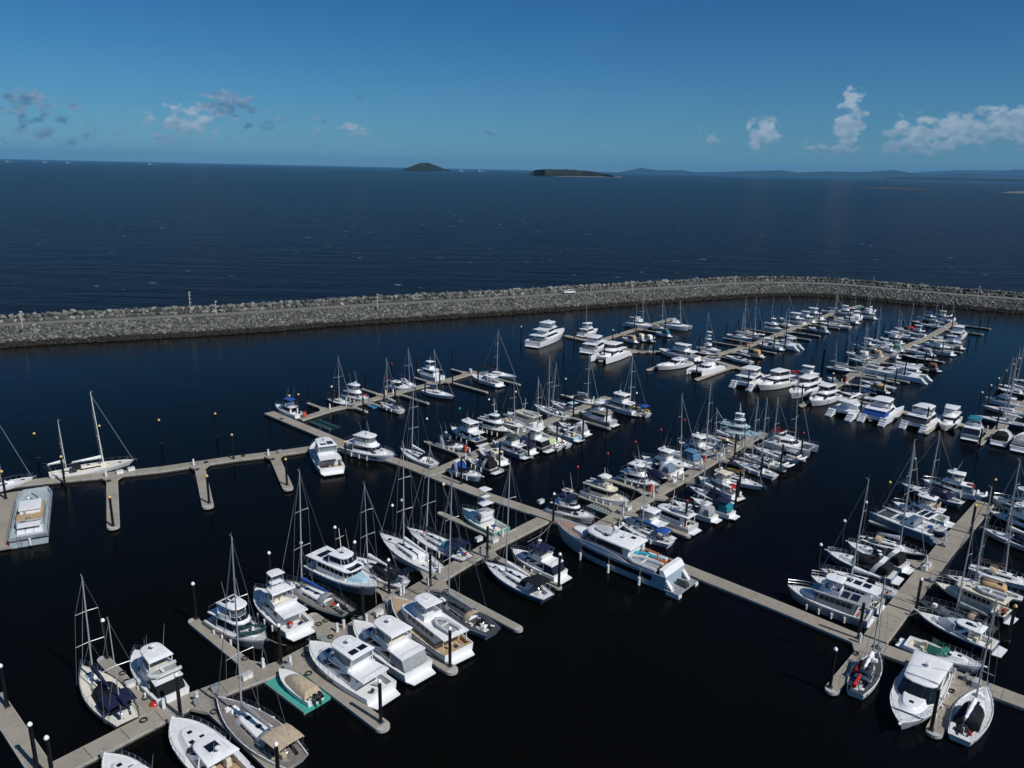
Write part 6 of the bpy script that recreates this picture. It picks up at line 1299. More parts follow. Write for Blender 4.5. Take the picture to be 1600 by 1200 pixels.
 ('sail',93.56,193.13,2.25,9.75,dict(B=3.02,hull='bluegrey',m=[(0.54,11.69,-0.2)]),"blue grey decked yacht, third along far right pontoon's right side",'sailing yachts in the berths',0),
 ('cat',102.67,205.13,2.409,17,dict(B=6.14,hull='white',m=[(0.45,15.56,-0.2)]),"largest white catamaran with long square hull, fourth along far right pontoon's right side",'catamarans in the berths',0),
 ('sport',109.66,211.65,2.409,6.8,dict(B=2.52,ht='white'),"white cruiser behind big catamaran, fifth along far right pontoon's right side",'small cruisers in the berths',0),
 ('sport',115.86,212.91,2.409,6.8,dict(B=2.52,hull='brown',cov='brown'),"brown hulled boat with red buoy, sixth along far right pontoon's right side",'small cruisers in the berths',0),
 ('sail',120.14,224.72,2.409,10.08,dict(B=3.12,hull='navy',m=[(0.59,11.99,-0.2)]),"navy hulled yacht, seventh along far right pontoon's right side",'sailing yachts in the berths',0),
 ('sport',124.14,232.94,2.409,7.64,dict(B=2.83,cov='grey'),"grey decked cruiser, eighth along far right pontoon's right side",'small cruisers in the berths',0),
 ('fly',129.19,235.35,2.409,11.76,dict(B=3.91,ht='cream'),"white boat with jutting stern arms, ninth along far right pontoon's right side",'motor cruisers in the berths',0),
 ('sail',135.83,243.79,2.409,9.0,dict(B=2.79,m=[(0.55,12.88,-0.2)]),"pale decked sloop, tenth along far right pontoon's right side",'sailing yachts in the berths',0),
 ('fly',138.61,243.95,2.409,8.46,dict(B=3.22,hull='cream',ht='cream'),"cream hulled cruiser, eleventh along far right pontoon's right side",'motor cruisers in the berths',0),
 ('sport',142.51,252.6,2.409,8.15,dict(B=3.02,hull='blue',cov='blue'),"boat with royal blue side cover, twelfth along far right pontoon's right side",'small cruisers in the berths',0),
 ('fly',151.1,259.83,0.838,12.45,dict(B=4.65,ht='white'),"tall white cruiser with round aft deck, thirteenth along far right pontoon's right side",'motor cruisers in the berths',0),
 ('sail',107.78,164.29,2.459,10.04,dict(B=3.11,m=[(0.45,14.94,-0.2)],hull='navyl',bc='white'),'long white decked sloop, first along right edge pontoon','sailing yachts in the berths',0),
 ('sail',113.91,172.36,2.435,9.0,dict(B=2.79,m=[(0.45,13.13,-0.2)]),'grey white sloop, second along right edge pontoon','sailing yachts in the berths',0),
 ('fly',116.85,178.79,2.409,6.8,dict(B=2.58,ht='white'),'short white flybridge boat, third along right edge pontoon','motor cruisers in the berths',0),
 ('sail',125.92,188.73,2.209,9.0,dict(B=2.79,hull='maroon',m=[(0.56,11.6,0.2)]),'maroon sided sloop, fourth along right edge pontoon','sailing yachts in the berths',0),
 ('sail',129.09,192.25,2.441,9.0,dict(B=2.79,bc='navy',m=[(0.56,12.8,0.2)]),'white decked yacht, fifth along right edge pontoon','sailing yachts in the berths',0),
 ('sport',134.69,197.4,2.222,6.8,dict(B=2.52,ht='white'),'white boat, right frame edge, sixth along right edge pontoon','small cruisers in the berths',0),
 ('work',39.65,85.99,2.512,10.01,dict(B=3.81,hull='grey'),"grey motor launch with roof gear, first along lower right pontoon's left side",None,2),
 ('trawl',42.92,88.76,2.416,8.82,dict(B=3.35,hull='lgrey',ht='white',sol=4,longroof=1),"long boat with four roof solar panels, second along lower right pontoon's left side",'trawler yachts in the berths',2),
 ('sail',45.83,91.95,2.495,9.64,dict(B=2.99,m=[(0.58,15.05,0.32)],clutter=1),"long white sloop with tall mast, third along lower right pontoon's left side",'sailing yachts in the berths',2),
 ('sport',48.08,96.37,2.409,9.04,dict(B=3.35,hull='bluegrey',cov='black',arch=1,cov2=1),"express cruiser with two black fabric covers, fourth along lower right pontoon's left side",'small cruisers in the berths',2),
 ('sport',51.57,99.23,2.305,8.2,dict(B=3.03,cov='black',arch=1),"white express with dark midships cover, fifth along lower right pontoon's left side",'small cruisers in the berths',2),
 ('sail',55.18,102.24,-0.675,9.02,dict(B=2.8,hull='green',m=[(0.62,17.21,0.42)],clutter=1),"dark green hulled yacht, bow to walkway, sixth along lower right pontoon's left side",'sailing yachts in the berths',1),
 ('cat',60.81,109.86,2.236,9.64,dict(B=5.21,hull='bluegrey',m=[(0.53,13.08,-0.2)],bc=None),"blue grey sailing catamaran with solar bimini, seventh along lower right pontoon's left side",'catamarans in the berths',1),
 ('fly',64.92,113.88,2.385,8.0,dict(B=3.04,ht='white',sol=1,yak='tan'),"cruiser with tan windscoops, eighth along lower right pontoon's left side",'motor cruisers in the berths',1),
 ('sail',71.04,122.1,2.272,10.17,dict(B=3.15,hull='bluegrey',deck='white',m=[(0.53,11.53,0.03)],bc='navy',cov='navy'),"navy decked yacht with dark sail cover, ninth along lower right pontoon's left side",'sailing yachts in the berths',1),
 ('fly',75.12,124.28,2.537,8.0,dict(B=3.04,ht='white',cov='bluegrey',bim='maroon',tend2=1),"grey screened cruiser with maroon bimini, tenth along lower right pontoon's left side",'motor cruisers in the berths',1),
 ('sport',52.71,80.92,2.312,8.7,dict(B=3.22,hull='navy',ht='white',silver=1,ln=1),"navy hulled express with silver blue coachroof, first along lower right pontoon's right side",'small cruisers in the berths',2),
 ('sail',54.62,84.32,2.349,9.0,dict(B=2.79,hull='dgrey',deck='dgrey',m=[(0.5,12.53,0.09)],bc='grey',ln=1),"low grey decked sloop, second along lower right pontoon's right side",'sailing yachts in the berths',2),
 ('trawl',58.21,87.55,2.264,8.7,dict(B=3.31,hull='navy',deck='cream',ht='cream',big=1,longroof=1,ln=1),"navy hulled trawler with cream boat deck, third along lower right pontoon's right side",'trawler yachts in the berths',2),
 ('sail',61.82,91.31,2.477,9.26,dict(B=2.87,hull='dgrey',m=[(0.59,14.45,-0.2)],cov='tan',ln=1),"sloop with tan cockpit tent, fourth along lower right pontoon's right side",'sailing yachts in the berths',2),
 ('sail',66.67,93.69,-0.733,9.0,dict(B=2.79,m=[(0.46,14.13,0.88)],bc='brown'),"sloop with furled brown sail cover, fifth along lower right pontoon's right side",'sailing yachts in the berths',1),
 ('sail',74.64,105.02,2.201,9.0,dict(B=2.79,hull='lgrey',m=[(0.64,12.9,-0.2)],cov='navy'),"grey sided sloop with navy cover, sixth along lower right pontoon's right side",'sailing yachts in the berths',1),
 ('fly',78.61,111.12,2.275,8.0,dict(B=3.04,hull='navy',ht='white'),"broad white decked cruiser, seventh along lower right pontoon's right side",'motor cruisers in the berths',1),
 ('fly',82.84,117.43,2.49,8.0,dict(B=3.04,ht='white',bim='mauve'),"white cruiser with mauve awning, eighth along lower right pontoon's right side",'motor cruisers in the berths',1),
 ('sail',38.74,72.57,0.906,8.98,dict(B=2.78,deck='dgrey',m=[(0.66,11.43,-0.0)],clutter=1,yak='red',ln=1),'small dark decked yacht with red gear at bow, beside the lower right walkway','sailing yachts in the berths',2),
 ('sport',42.16,68.67,-2.265,13.0,dict(B=4.56,ht='white',coupe=1),'broad white coupe with black wraparound windscreen, bow to camera, beside the lower right walkway','small cruisers in the berths',2),
 ('sail',46.72,66.46,0.828,10.55,dict(B=3.27,m=[(0.47,13.5,-0.2)],clutter=1,cov='black',ln=1),'white yacht with black hatch cover, inflatable behind, beside the lower right walkway','sailing yachts in the berths',2),
 ('sport',48.68,75.86,-0.733,7.66,dict(B=2.79,cov=None,green=1),'slim white speedboat with green windscreen, beside the lower right walkway','small cruisers in the berths',2),
]
PEDS=[
 (47.81,72.21,0.8,'white service pedestal at the first finger, near side of central walkway'),
 (40.47,78.49,0.8,'white service pedestal at the second finger, near side of central walkway'),
 (-33.31,64.72,0.8,'white service pedestal at the first finger, far side of lower left pontoon'),
 (-25.71,71.45,0.8,'white service pedestal at the second finger, far side of lower left pontoon'),
 (-19.39,78.28,0.8,'white service pedestal at the third finger, far side of lower left pontoon'),
 (-18.79,79.01,0.8,'white service pedestal at the fourth finger, far side of lower left pontoon'),
 (-13.29,86.45,0.8,'white service pedestal at the fifth finger, far side of lower left pontoon'),
 (-12.99,86.86,0.8,'white service pedestal at the sixth finger, far side of lower left pontoon'),
 (-9.06,92.34,0.8,'white service pedestal at the seventh finger, far side of lower left pontoon'),
 (-0.9,103.24,0.8,'white service pedestal at the eighth finger, far side of lower left pontoon'),
 (-30.47,65.8,0.8,'white service pedestal at the first finger, near side of lower left pontoon'),
 (-22.98,71.94,0.8,'white service pedestal at the second finger, near side of lower left pontoon'),
 (-16.39,80.22,0.8,'white service pedestal at the third finger, near side of lower left pontoon'),
 (-10.1,88.98,0.8,'white service pedestal at the fourth finger, near side of lower left pontoon'),
 (-3.9,97.62,0.8,'white service pedestal at the fifth finger, near side of lower left pontoon'),
 (57.84,97.75,0.8,'white service pedestal at the first finger, left side of lower right pontoon'),
 (64.37,105.05,0.8,'white service pedestal at the second finger, left side of lower right pontoon'),
 (-39.82,163.02,0.8,'white service pedestal at the first finger, far side of small upper left pontoon'),
 (-29.52,174.99,0.8,'white service pedestal at the second finger, far side of small upper left pontoon'),
 (-19.12,187.25,0.8,'white service pedestal at the third finger, far side of small upper left pontoon'),
 (-11.11,197.15,0.8,'white service pedestal at the fourth finger, far side of small upper left pontoon'),
 (-36.65,165.13,0.8,'white service pedestal at the first finger, near side of small upper left pontoon'),
 (-33.47,168.58,0.8,'white service pedestal at the second finger, near side of small upper left pontoon'),
 (-27.93,175.84,0.8,'white service pedestal at the third finger, near side of small upper left pontoon'),
 (-17.29,187.95,0.8,'white service pedestal at the fourth finger, near side of small upper left pontoon'),
 (-10.67,196.6,0.8,'white service pedestal at the fifth finger, near side of small upper left pontoon'),
 (-7.64,136.5,0.8,'white service pedestal at the first finger, far side of centre left pontoon'),
 (1.51,150.18,0.8,'white service pedestal at the second finger, far side of centre left pontoon'),
 (18.96,173.04,0.8,'white service pedestal at the third finger, far side of centre left pontoon'),
 (-8.27,134.19,0.8,'white service pedestal at the first finger, near side of centre left pontoon'),
 (-3.34,141.65,0.8,'white service pedestal at the second finger, near side of centre left pontoon'),
 (1.28,148.43,0.8,'white service pedestal at the third finger, near side of centre left pontoon'),
 (6.38,155.19,0.8,'white service pedestal at the fourth finger, near side of centre left pontoon'),
 (10.95,161.25,0.8,'white service pedestal at the fifth finger, near side of centre left pontoon'),
 (18.42,170.89,0.8,'white service pedestal at the sixth finger, near side of centre left pontoon'),
 (18.36,114.14,0.8,'white service pedestal at the first finger, far side of centre pontoon'),
 (23.95,120.86,0.8,'white service pedestal at the second finger, far side of centre pontoon'),
 (29.36,127.17,0.8,'white service pedestal at the third finger, far side of centre pontoon'),
 (35.03,134.13,0.8,'white service pedestal at the fourth finger, far side of centre pontoon'),
 (40.57,141.14,0.8,'white service pedestal at the fifth finger, far side of centre pontoon'),
 (17.68,111.58,0.8,'white service pedestal at the first finger, near side of centre pontoon'),
 (23.61,118.72,0.8,'white service pedestal at the second finger, near side of centre pontoon'),
 (30.0,126.18,0.8,'white service pedestal at the third finger, near side of centre pontoon'),
 (38.46,136.73,0.8,'white service pedestal at the fourth finger, near side of centre pontoon'),
 (40.47,139.25,0.8,'white service pedestal at the fifth finger, near side of centre pontoon'),
 (45.78,144.98,0.8,'white service pedestal at the sixth finger, near side of centre pontoon'),
 (101.07,157.4,0.8,'white service pedestal at the first finger, near side of far cross walkway'),
 (94.16,164.71,0.8,'white service pedestal at the second finger, near side of far cross walkway'),
 (86.36,173.07,0.8,'white service pedestal at the third finger, near side of far cross walkway'),
 (76.27,184.88,0.8,'white service pedestal at the fourth finger, near side of far cross walkway'),
 (67.91,198.41,0.8,'white service pedestal at the fifth finger, near side of far cross walkway'),
 (85.05,194.51,0.8,'white service pedestal at the first finger, near side of far right pontoon'),
 (-55.84,128.33,0.8,'white service pedestal at the first finger, near side of left dock'),
 (-68.33,122.49,0.8,'white service pedestal at the second finger, near side of left dock'),
 (-44.41,134.01,0.8,'white service pedestal at the third finger, near side of left dock'),
]
CABS=[
 (-43.68,156.62,'red hose cabinet at the near end of the small upper left pontoon'),
 (-33.6,170.69,'red hose cabinet midway along the small upper left pontoon'),
 (-8.52,137.88,'red hose cabinet at the near end of the centre left pontoon'),
 (23.49,120.88,'red hose cabinet on the near half of the centre pontoon'),
 (35.8,135.19,'red hose cabinet halfway along the centre pontoon'),
 (72.18,235.69,'red hose cabinet on the far centre pontoon'),
 (86.07,194.84,'red hose cabinet at the near end of the far right pontoon'),
]
GEAR=[
 (-34.52,65.32,'buoy',"red buoy ball beside the two masted yacht's stern"),
 (-69.18,97.86,'buoy','red buoy ball beside the grey work boat'),
 (-39.83,69.88,'hose','black coil on the finger beside the two masted yacht'),
 (-38.79,68.55,'hose','black coil lower on the finger beside the two masted yacht'),
 (-38.04,67.96,'box','white dock box on the finger beside the two masted yacht'),
 (-30.23,65.46,'step',"grey step beside the large white express cruiser's bow"),
 (-15.3,81.39,'hose','coiled hose by the trawler with teak side decks'),
 (57.72,96.9,'box','dark topped box on the lower right pontoon'),
 (56.09,92.86,'step','step on the lower right pontoon'),
 (-65.37,125.23,'box',"dock box beside the white ketch's bow"),
 (-48.7,133.08,'hose','dark coil on the left dock'),
 (-23.02,71.21,'step','step near the beige covered runabout'),
 (49.94,73.07,'hose','coiled hose on the lower right walkway'),
 (49.18,71.95,'step','step between the lower right finger boats'),
 (47.02,71.88,'step','black step by the broad coupe'),
 (-4.29,101.66,'box','white box on the lower left pontoon near its root'),
 (5.02,115.25,'box','dark box on the central walkway by the navy canopied cruiser'),
 (44.76,78.67,'hose','hose coil at the lower right junction'),
 (-48.08,155.0,'hose','coil near the blue canopied cabin boat'),
 (46.37,69.87,'hose','coiled hose on the first finger, near side of central walkway'),
 (49.64,71.1,'box','dock box beside the first finger, near side of central walkway'),
 (39.06,76.12,'hose','dark hose coil on the second finger, near side of central walkway'),
 (42.3,77.38,'step','low step beside the second finger, near side of central walkway'),
 (-35.7,66.1,'hose','coiled hose on the first finger, far side of lower left pontoon'),
 (-34.42,62.89,'hose','hose coil beside the first finger, far side of lower left pontoon'),
 (-28.1,72.83,'hose','dark hose coil on the second finger, far side of lower left pontoon'),
 (-26.82,69.62,'box','dock box beside the second finger, far side of lower left pontoon'),
 (-21.81,79.63,'hose','coiled hose on the third finger, far side of lower left pontoon'),
 (-20.5,76.45,'step','low step beside the third finger, far side of lower left pontoon'),
 (-21.18,80.39,'hose','dark hose coil on the fourth finger, far side of lower left pontoon'),
 (-19.9,77.18,'hose','hose coil beside the fourth finger, far side of lower left pontoon'),
 (-15.7,87.81,'hose','coiled hose on the fifth finger, far side of lower left pontoon'),
 (-14.4,84.62,'box','dock box beside the fifth finger, far side of lower left pontoon'),
 (-15.43,88.2,'hose','dark hose coil on the sixth finger, far side of lower left pontoon'),
 (-14.1,85.03,'step','low step beside the sixth finger, far side of lower left pontoon'),
 (-11.5,93.67,'hose','coiled hose on the seventh finger, far side of lower left pontoon'),
 (-10.17,90.51,'hose','hose coil beside the seventh finger, far side of lower left pontoon'),
 (-3.34,104.58,'hose','dark hose coil on the eighth finger, far side of lower left pontoon'),
 (-2.01,101.41,'box','dock box beside the eighth finger, far side of lower left pontoon'),
 (-28.22,64.26,'hose','coiled hose on the first finger, near side of lower left pontoon'),
 (-29.36,67.62,'step','low step beside the first finger, near side of lower left pontoon'),
 (-20.64,70.5,'hose','dark hose coil on the second finger, near side of lower left pontoon'),
 (-21.87,73.77,'hose','hose coil beside the second finger, near side of lower left pontoon'),
 (-14.04,78.8,'hose','coiled hose on the third finger, near side of lower left pontoon'),
 (-15.28,82.05,'box','dock box beside the third finger, near side of lower left pontoon'),
 (-7.7,87.61,'hose','dark hose coil on the fourth finger, near side of lower left pontoon'),
 (-9.0,90.81,'step','low step beside the fourth finger, near side of lower left pontoon'),
 (-1.47,96.29,'hose','coiled hose on the fifth finger, near side of lower left pontoon'),
 (-2.79,99.45,'hose','hose coil beside the fifth finger, near side of lower left pontoon'),
 (55.4,99.07,'hose','dark hose coil on the first finger, left side of lower right pontoon'),
 (56.73,95.92,'box','dock box beside the first finger, left side of lower right pontoon'),
 (61.94,106.38,'hose','coiled hose on the second finger, left side of lower right pontoon'),
 (63.26,103.22,'step','low step beside the second finger, left side of lower right pontoon'),
 (-10.1,137.8,'hose','dark hose coil on the first finger, far side of centre left pontoon'),
 (-8.75,134.67,'hose','hose coil beside the first finger, far side of centre left pontoon'),
 (-0.95,151.49,'hose','coiled hose on the second finger, far side of centre left pontoon'),
 (0.4,148.35,'box','dock box beside the second finger, far side of centre left pontoon'),
 (-5.81,132.89,'hose','dark hose coil on the first finger, near side of centre left pontoon'),
 (-7.16,136.02,'step','low step beside the first finger, near side of centre left pontoon'),
 (-0.88,140.34,'hose','coiled hose on the second finger, near side of centre left pontoon'),
 (-2.23,143.47,'hose','hose coil beside the second finger, near side of centre left pontoon'),
 (3.74,147.13,'hose','dark hose coil on the third finger, near side of centre left pontoon'),
 (2.39,150.26,'box','dock box beside the third finger, near side of centre left pontoon'),
 (16.05,115.61,'hose','coiled hose on the first finger, far side of centre pontoon'),
 (17.25,112.31,'step','low step beside the first finger, far side of centre pontoon'),
 (21.52,122.19,'hose','dark hose coil on the second finger, far side of centre pontoon'),
 (22.84,119.03,'hose','hose coil beside the second finger, far side of centre pontoon'),
 (26.93,128.51,'hose','coiled hose on the third finger, far side of centre pontoon'),
 (28.26,125.34,'box','dock box beside the third finger, far side of centre pontoon'),
 (32.58,135.45,'hose','dark hose coil on the fourth finger, far side of centre pontoon'),
 (33.92,132.31,'step','low step beside the fourth finger, far side of centre pontoon'),
 (38.12,142.44,'hose','coiled hose on the fifth finger, far side of centre pontoon'),
 (39.47,139.31,'hose','hose coil beside the fifth finger, far side of centre pontoon'),
 (20.11,110.25,'hose','dark hose coil on the first finger, near side of centre pontoon'),
 (18.78,113.41,'box','dock box beside the first finger, near side of centre pontoon'),
 (26.05,117.4,'hose','coiled hose on the second finger, near side of centre pontoon'),
 (24.71,120.55,'step','low step beside the second finger, near side of centre pontoon'),
 (32.45,124.86,'hose','dark hose coil on the third finger, near side of centre pontoon'),
 (31.11,128.01,'hose','hose coil beside the third finger, near side of centre pontoon'),
 (40.9,135.41,'hose','coiled hose on the fourth finger, near side of centre pontoon'),
 (39.57,138.56,'box','dock box beside the fourth finger, near side of centre pontoon'),
 (42.91,137.92,'hose','dark hose coil on the fifth finger, near side of centre pontoon'),
 (41.57,141.07,'step','low step beside the fifth finger, near side of centre pontoon'),
 (-54.29,126.07,'hose','coiled hose on the first finger, near side of left dock'),
 (-54.12,129.59,'hose','hose coil beside the first finger, near side of left dock'),
 (-66.71,120.28,'hose','dark hose coil on the second finger, near side of left dock'),
 (-66.64,123.8,'box','dock box beside the second finger, near side of left dock'),
 (-42.89,131.74,'hose','coiled hose on the third finger, near side of left dock'),
 (-42.67,135.25,'step','low step beside the third finger, near side of left dock'),
]
FLOATS=[
 (-21.16,68.43,-0.701,6.98,3.4,'teal','turquoise drive-on float under the beige covered runabout'),
 (-38.63,153.71,-0.74,7.59,2.6,'dteal','empty dark green float awash beside the central walkway'),
 (15.31,114.31,-0.782,5.56,3.0,'grey','grey roller dock between navy canopied cruiser and cream trawler'),
 (-31.14,166.72,-0.805,2.54,1.2,'blue','small bright blue float beside upper left pontoon'),
]
LAMPS=[
 (-143.47,223.1,4.4,4.73,0,'leftmost pale post on the breakwater edge'),
 (-105.4,250.74,4.4,6.93,1,'tall post carrying panels on the breakwater'),
 (-96.97,250.58,4.4,4.21,0,'short pale post just right of the tall panelled post'),
 (-47.71,270.25,4.4,4.51,0,'pale post on breakwater above the long empty water'),
 (0.04,294.85,4.4,3.92,0,'pale post beyond the three decked yacht'),
 (48.2,315.94,4.4,4.7,0,'pale post left of the red brown crest rocks'),
 (96.7,341.05,4.4,4.49,0,'pale post near the top of the breakwater bend'),
 (192.34,322.26,4.4,4.8,0,'lone post on the right of the breakwater bend'),
]
SHIPS=[
 (-7988,12696,75,0.4,'faint ship farthest left on the horizon'),
 (-7562,12955,75,0.4,'second faint ship from the left on the horizon'),
 (-7279,13115,75,0.4,'third faint ship from the left on the horizon'),
 (-6192,13663,75,0.4,'fourth ship from the left, paler, on the horizon'),
 (-1010,14966,95,0.4,'ship on the horizon right of the conical island'),
 (-656,14986,95,0.4,'rightmost tiny ship on the horizon'),
]
MEGA=(14.17,97.61,2.424,20.02)
FERRY=(-70.9,106.23,2.06,18.5,4.7)
UTE=(22.04,310.6,4.42,0.42)
# ---------------------------------------------------------------- pontoons
def conc_mat():
    m,t,b=node_mat('pontoon_concrete'); g=nn(t,'ShaderNodeNewGeometry'); p=g.outputs['Position']
    c=ramp(t,noise(t,p,.9,7,.7),[(.25,(.23,.205,.165)),(.5,(.30,.27,.22)),(.75,(.36,.33,.275))])
    c=mix(t,.35,c,ramp(t,g.outputs['Random Per Island'],[(0,(.22,.20,.165)),(1,(.38,.345,.285))]))
    st=noise(t,smap(t,p,(1,1,1)),3.5,4,.7); c=mix(t,ramp(t,st,[(.60,(0,0,0)),(.70,(1,1,1))]),c,(.17,.15,.12)); t.links.new(c,b.inputs['Base Color']); b.inputs['Roughness'].default_value=.9
    bp=nn(t,'ShaderNodeBump'); bp.inputs['Strength'].default_value=.3; bp.inputs['Distance'].default_value=.02; t.links.new(noise(t,p,12,4),bp.inputs['Height']); t.links.new(bp.outputs[0],b.inputs['Normal'])
    return m
CONC=conc_mat(); WALER=mat('timber_waler',(.42,.40,.36),.85,0,.2,2); FLOAT=mat('float_side',(.05,.05,.045),.9,0,.4,2); PILEM=mat('pile_sleeve',(.005,.005,.006),.5,0,.4,1.5)
GREYP=mat('grey_plastic',(.25,.27,.28),.6,0,.2)
def offs(P,d):
    o=[]
    for i in range(len(P)):
        t=(P[min(i+1,len(P)-1)]-P[max(i-1,0)]).normalized(); o.append(P[i]+Vector((-t.y,t.x))*d)
    return o
def walkway(P,w,z,label,name,ml,group=None,cap=False):
    P=[Vector(p) for p in P]; org=P[0].copy(); P=[p-org for p in P]; root=empty(name,(org.x,org.y,0)); tag(root,label,'pontoon',group)
    A=offs(P,w/2);B=offs(P,-w/2); mb=MB(); cp=MB()
    for i in range(len(P)-1):
        L=(P[i+1]-P[i]).length; n=max(1,round(L/ml)); g=.025/max(L,.1)
        for k in range(n):
            f0=k/n+(g if k or i==0 else g); f1=(k+1)/n-g
            q=[B[i].lerp(B[i+1],f0),B[i].lerp(B[i+1],f1),A[i].lerp(A[i+1],f1),A[i].lerp(A[i+1],f0)]
            mb.rings([[ (p.x,p.y,z-.35) for p in q],[(p.x,p.y,z) for p in q]],CONC,cap1=True)
    mb.build('deck_module',root,0)
    for sd,E in ((1,A),(-1,B)):
        O=offs(P,sd*(w/2+.07)); cp=MB()
        for i in range(len(P)-1):
            q=[E[i],E[i+1],O[i+1],O[i]]
            if sd<0: q=q[::-1]
            q=q[::-1]; cp.rings([[(p.x,p.y,z-.30) for p in q[::-1]],[(p.x,p.y,z-.012) for p in q[::-1]]],WALER,cap1=True)
            cp.rings([[(p.x,p.y,-.3) for p in q[::-1]],[(p.x,p.y,z-.302) for p in q[::-1]]],FLOAT)
        cp.build('waler',root,0)
    if cap:
        t=(P[0]-P[1]).normalized(); nrm=Vector((-t.y,t.x)); mb=MB(); pts=[]
        for k in range(9):
            a=math.pi*k/8; pts.append(P[0]+nrm*(w/2+.07)*math.cos(a)+t*(.75)*math.sin(a))
        mb.rings([[(p.x,p.y,z-.33) for p in pts[::-1]],[(p.x,p.y,z-.004) for p in pts[::-1]]],mat('pontoon_end',(.42,.41,.38),.8,0,.15),cap1=True); mb.build('end_cap',root,0)
    return root
for i,(P,w,label) in enumerate(WALKS): walkway(P,w,.50+.004*i,label,'walkway_pontoon',3.0)
for i,(a,b,w,label,grp) in enumerate(FINGERS):
    a,b=Vector(a),Vector(b); r=walkway([a,b],w,.556+.004*(i%3),label,'finger_pontoon',2.5,grp,True)
    t=(a-b).normalized(); n=Vector((-t.y,t.x)); lb=b-a
    if (a-b).length>3:
        mb=MB(); z=.548
        for sd in (1,-1):
            q=[lb+n*sd*(w/2+.06),lb+t*1.7+n*sd*(w/2+.06),lb+n*sd*(w/2+.95)]
            if sd>0: q=q[::-1]
            mb.face([(p.x,p.y,z) for p in q],CONC); mb.rings([[(p.x,p.y,z-.3) for p in q],[(p.x,p.y,z-.003) for p in q]],WALER)
        mb.build('gusset',r,0)
# ---------------------------------------------------------------- piles
CAPC=dict(w=(.82,.82,.80),a=(.75,.50,.16),y=(.70,.62,.08),r=(.42,.02,.03),g=(.02,.42,.30),n=(.03,.03,.032)); CAPN=dict(w='white',a='amber',y='yellow',r='red',g='green')
pr={}
for (x,y,c,label) in PILE:
    if c not in pr:
        r=empty('mooring_pile',(x,y,0)); mb=MB(); mb.tube([(0,0,-.5),(0,0,5.12)],.175,PILEM,12); mb.build('pile_shaft',r,60)
        if c!='n':
            mb=MB(); m=mat('pile_cap_'+CAPN[c],CAPC[c],.5,0,.06)
            mb.rings([[(s*math.cos(a),s*math.sin(a),z) for a in [k*math.pi/5 for k in range(10)]] for s,z in ((.205,5.02),(.225,5.08),(.20,5.2),(.10,5.33),(.02,5.37))],m,cap0=True,cap1=True); mb.build('pile_cap',r,50)
        else:
            mb=MB(); mb.tube([(0,0,5.1),(0,0,5.16)],.182,mat('pile_top',(.05,.05,.052),.7),12); mb.build('pile_cap',r,50)
        mb=MB(); mb.rings([[(.36*math.cos(a),.36*math.sin(a),z) for a in [math.pi/4+k*math.pi/2 for k in range(4)]] for z in (.585,.66)],mat('pile_bracket',(.10,.10,.10),.5,.5),cap0=True,cap1=True); mb.build('pile_guide',r,0)
        pr[c]=r
    else: r=dup(pr[c],(x,y,0))
    r.rotation_euler=(0,0,.9); tag(r,label,'pile','mooring piles standing among the berths')
# ---------------------------------------------------------------- boats
for i,(kind,x,y,rz,L,o,label,grp,near) in enumerate(BOATS): boat(kind,x,y,rz,L,o,label,grp,near,1000+i)
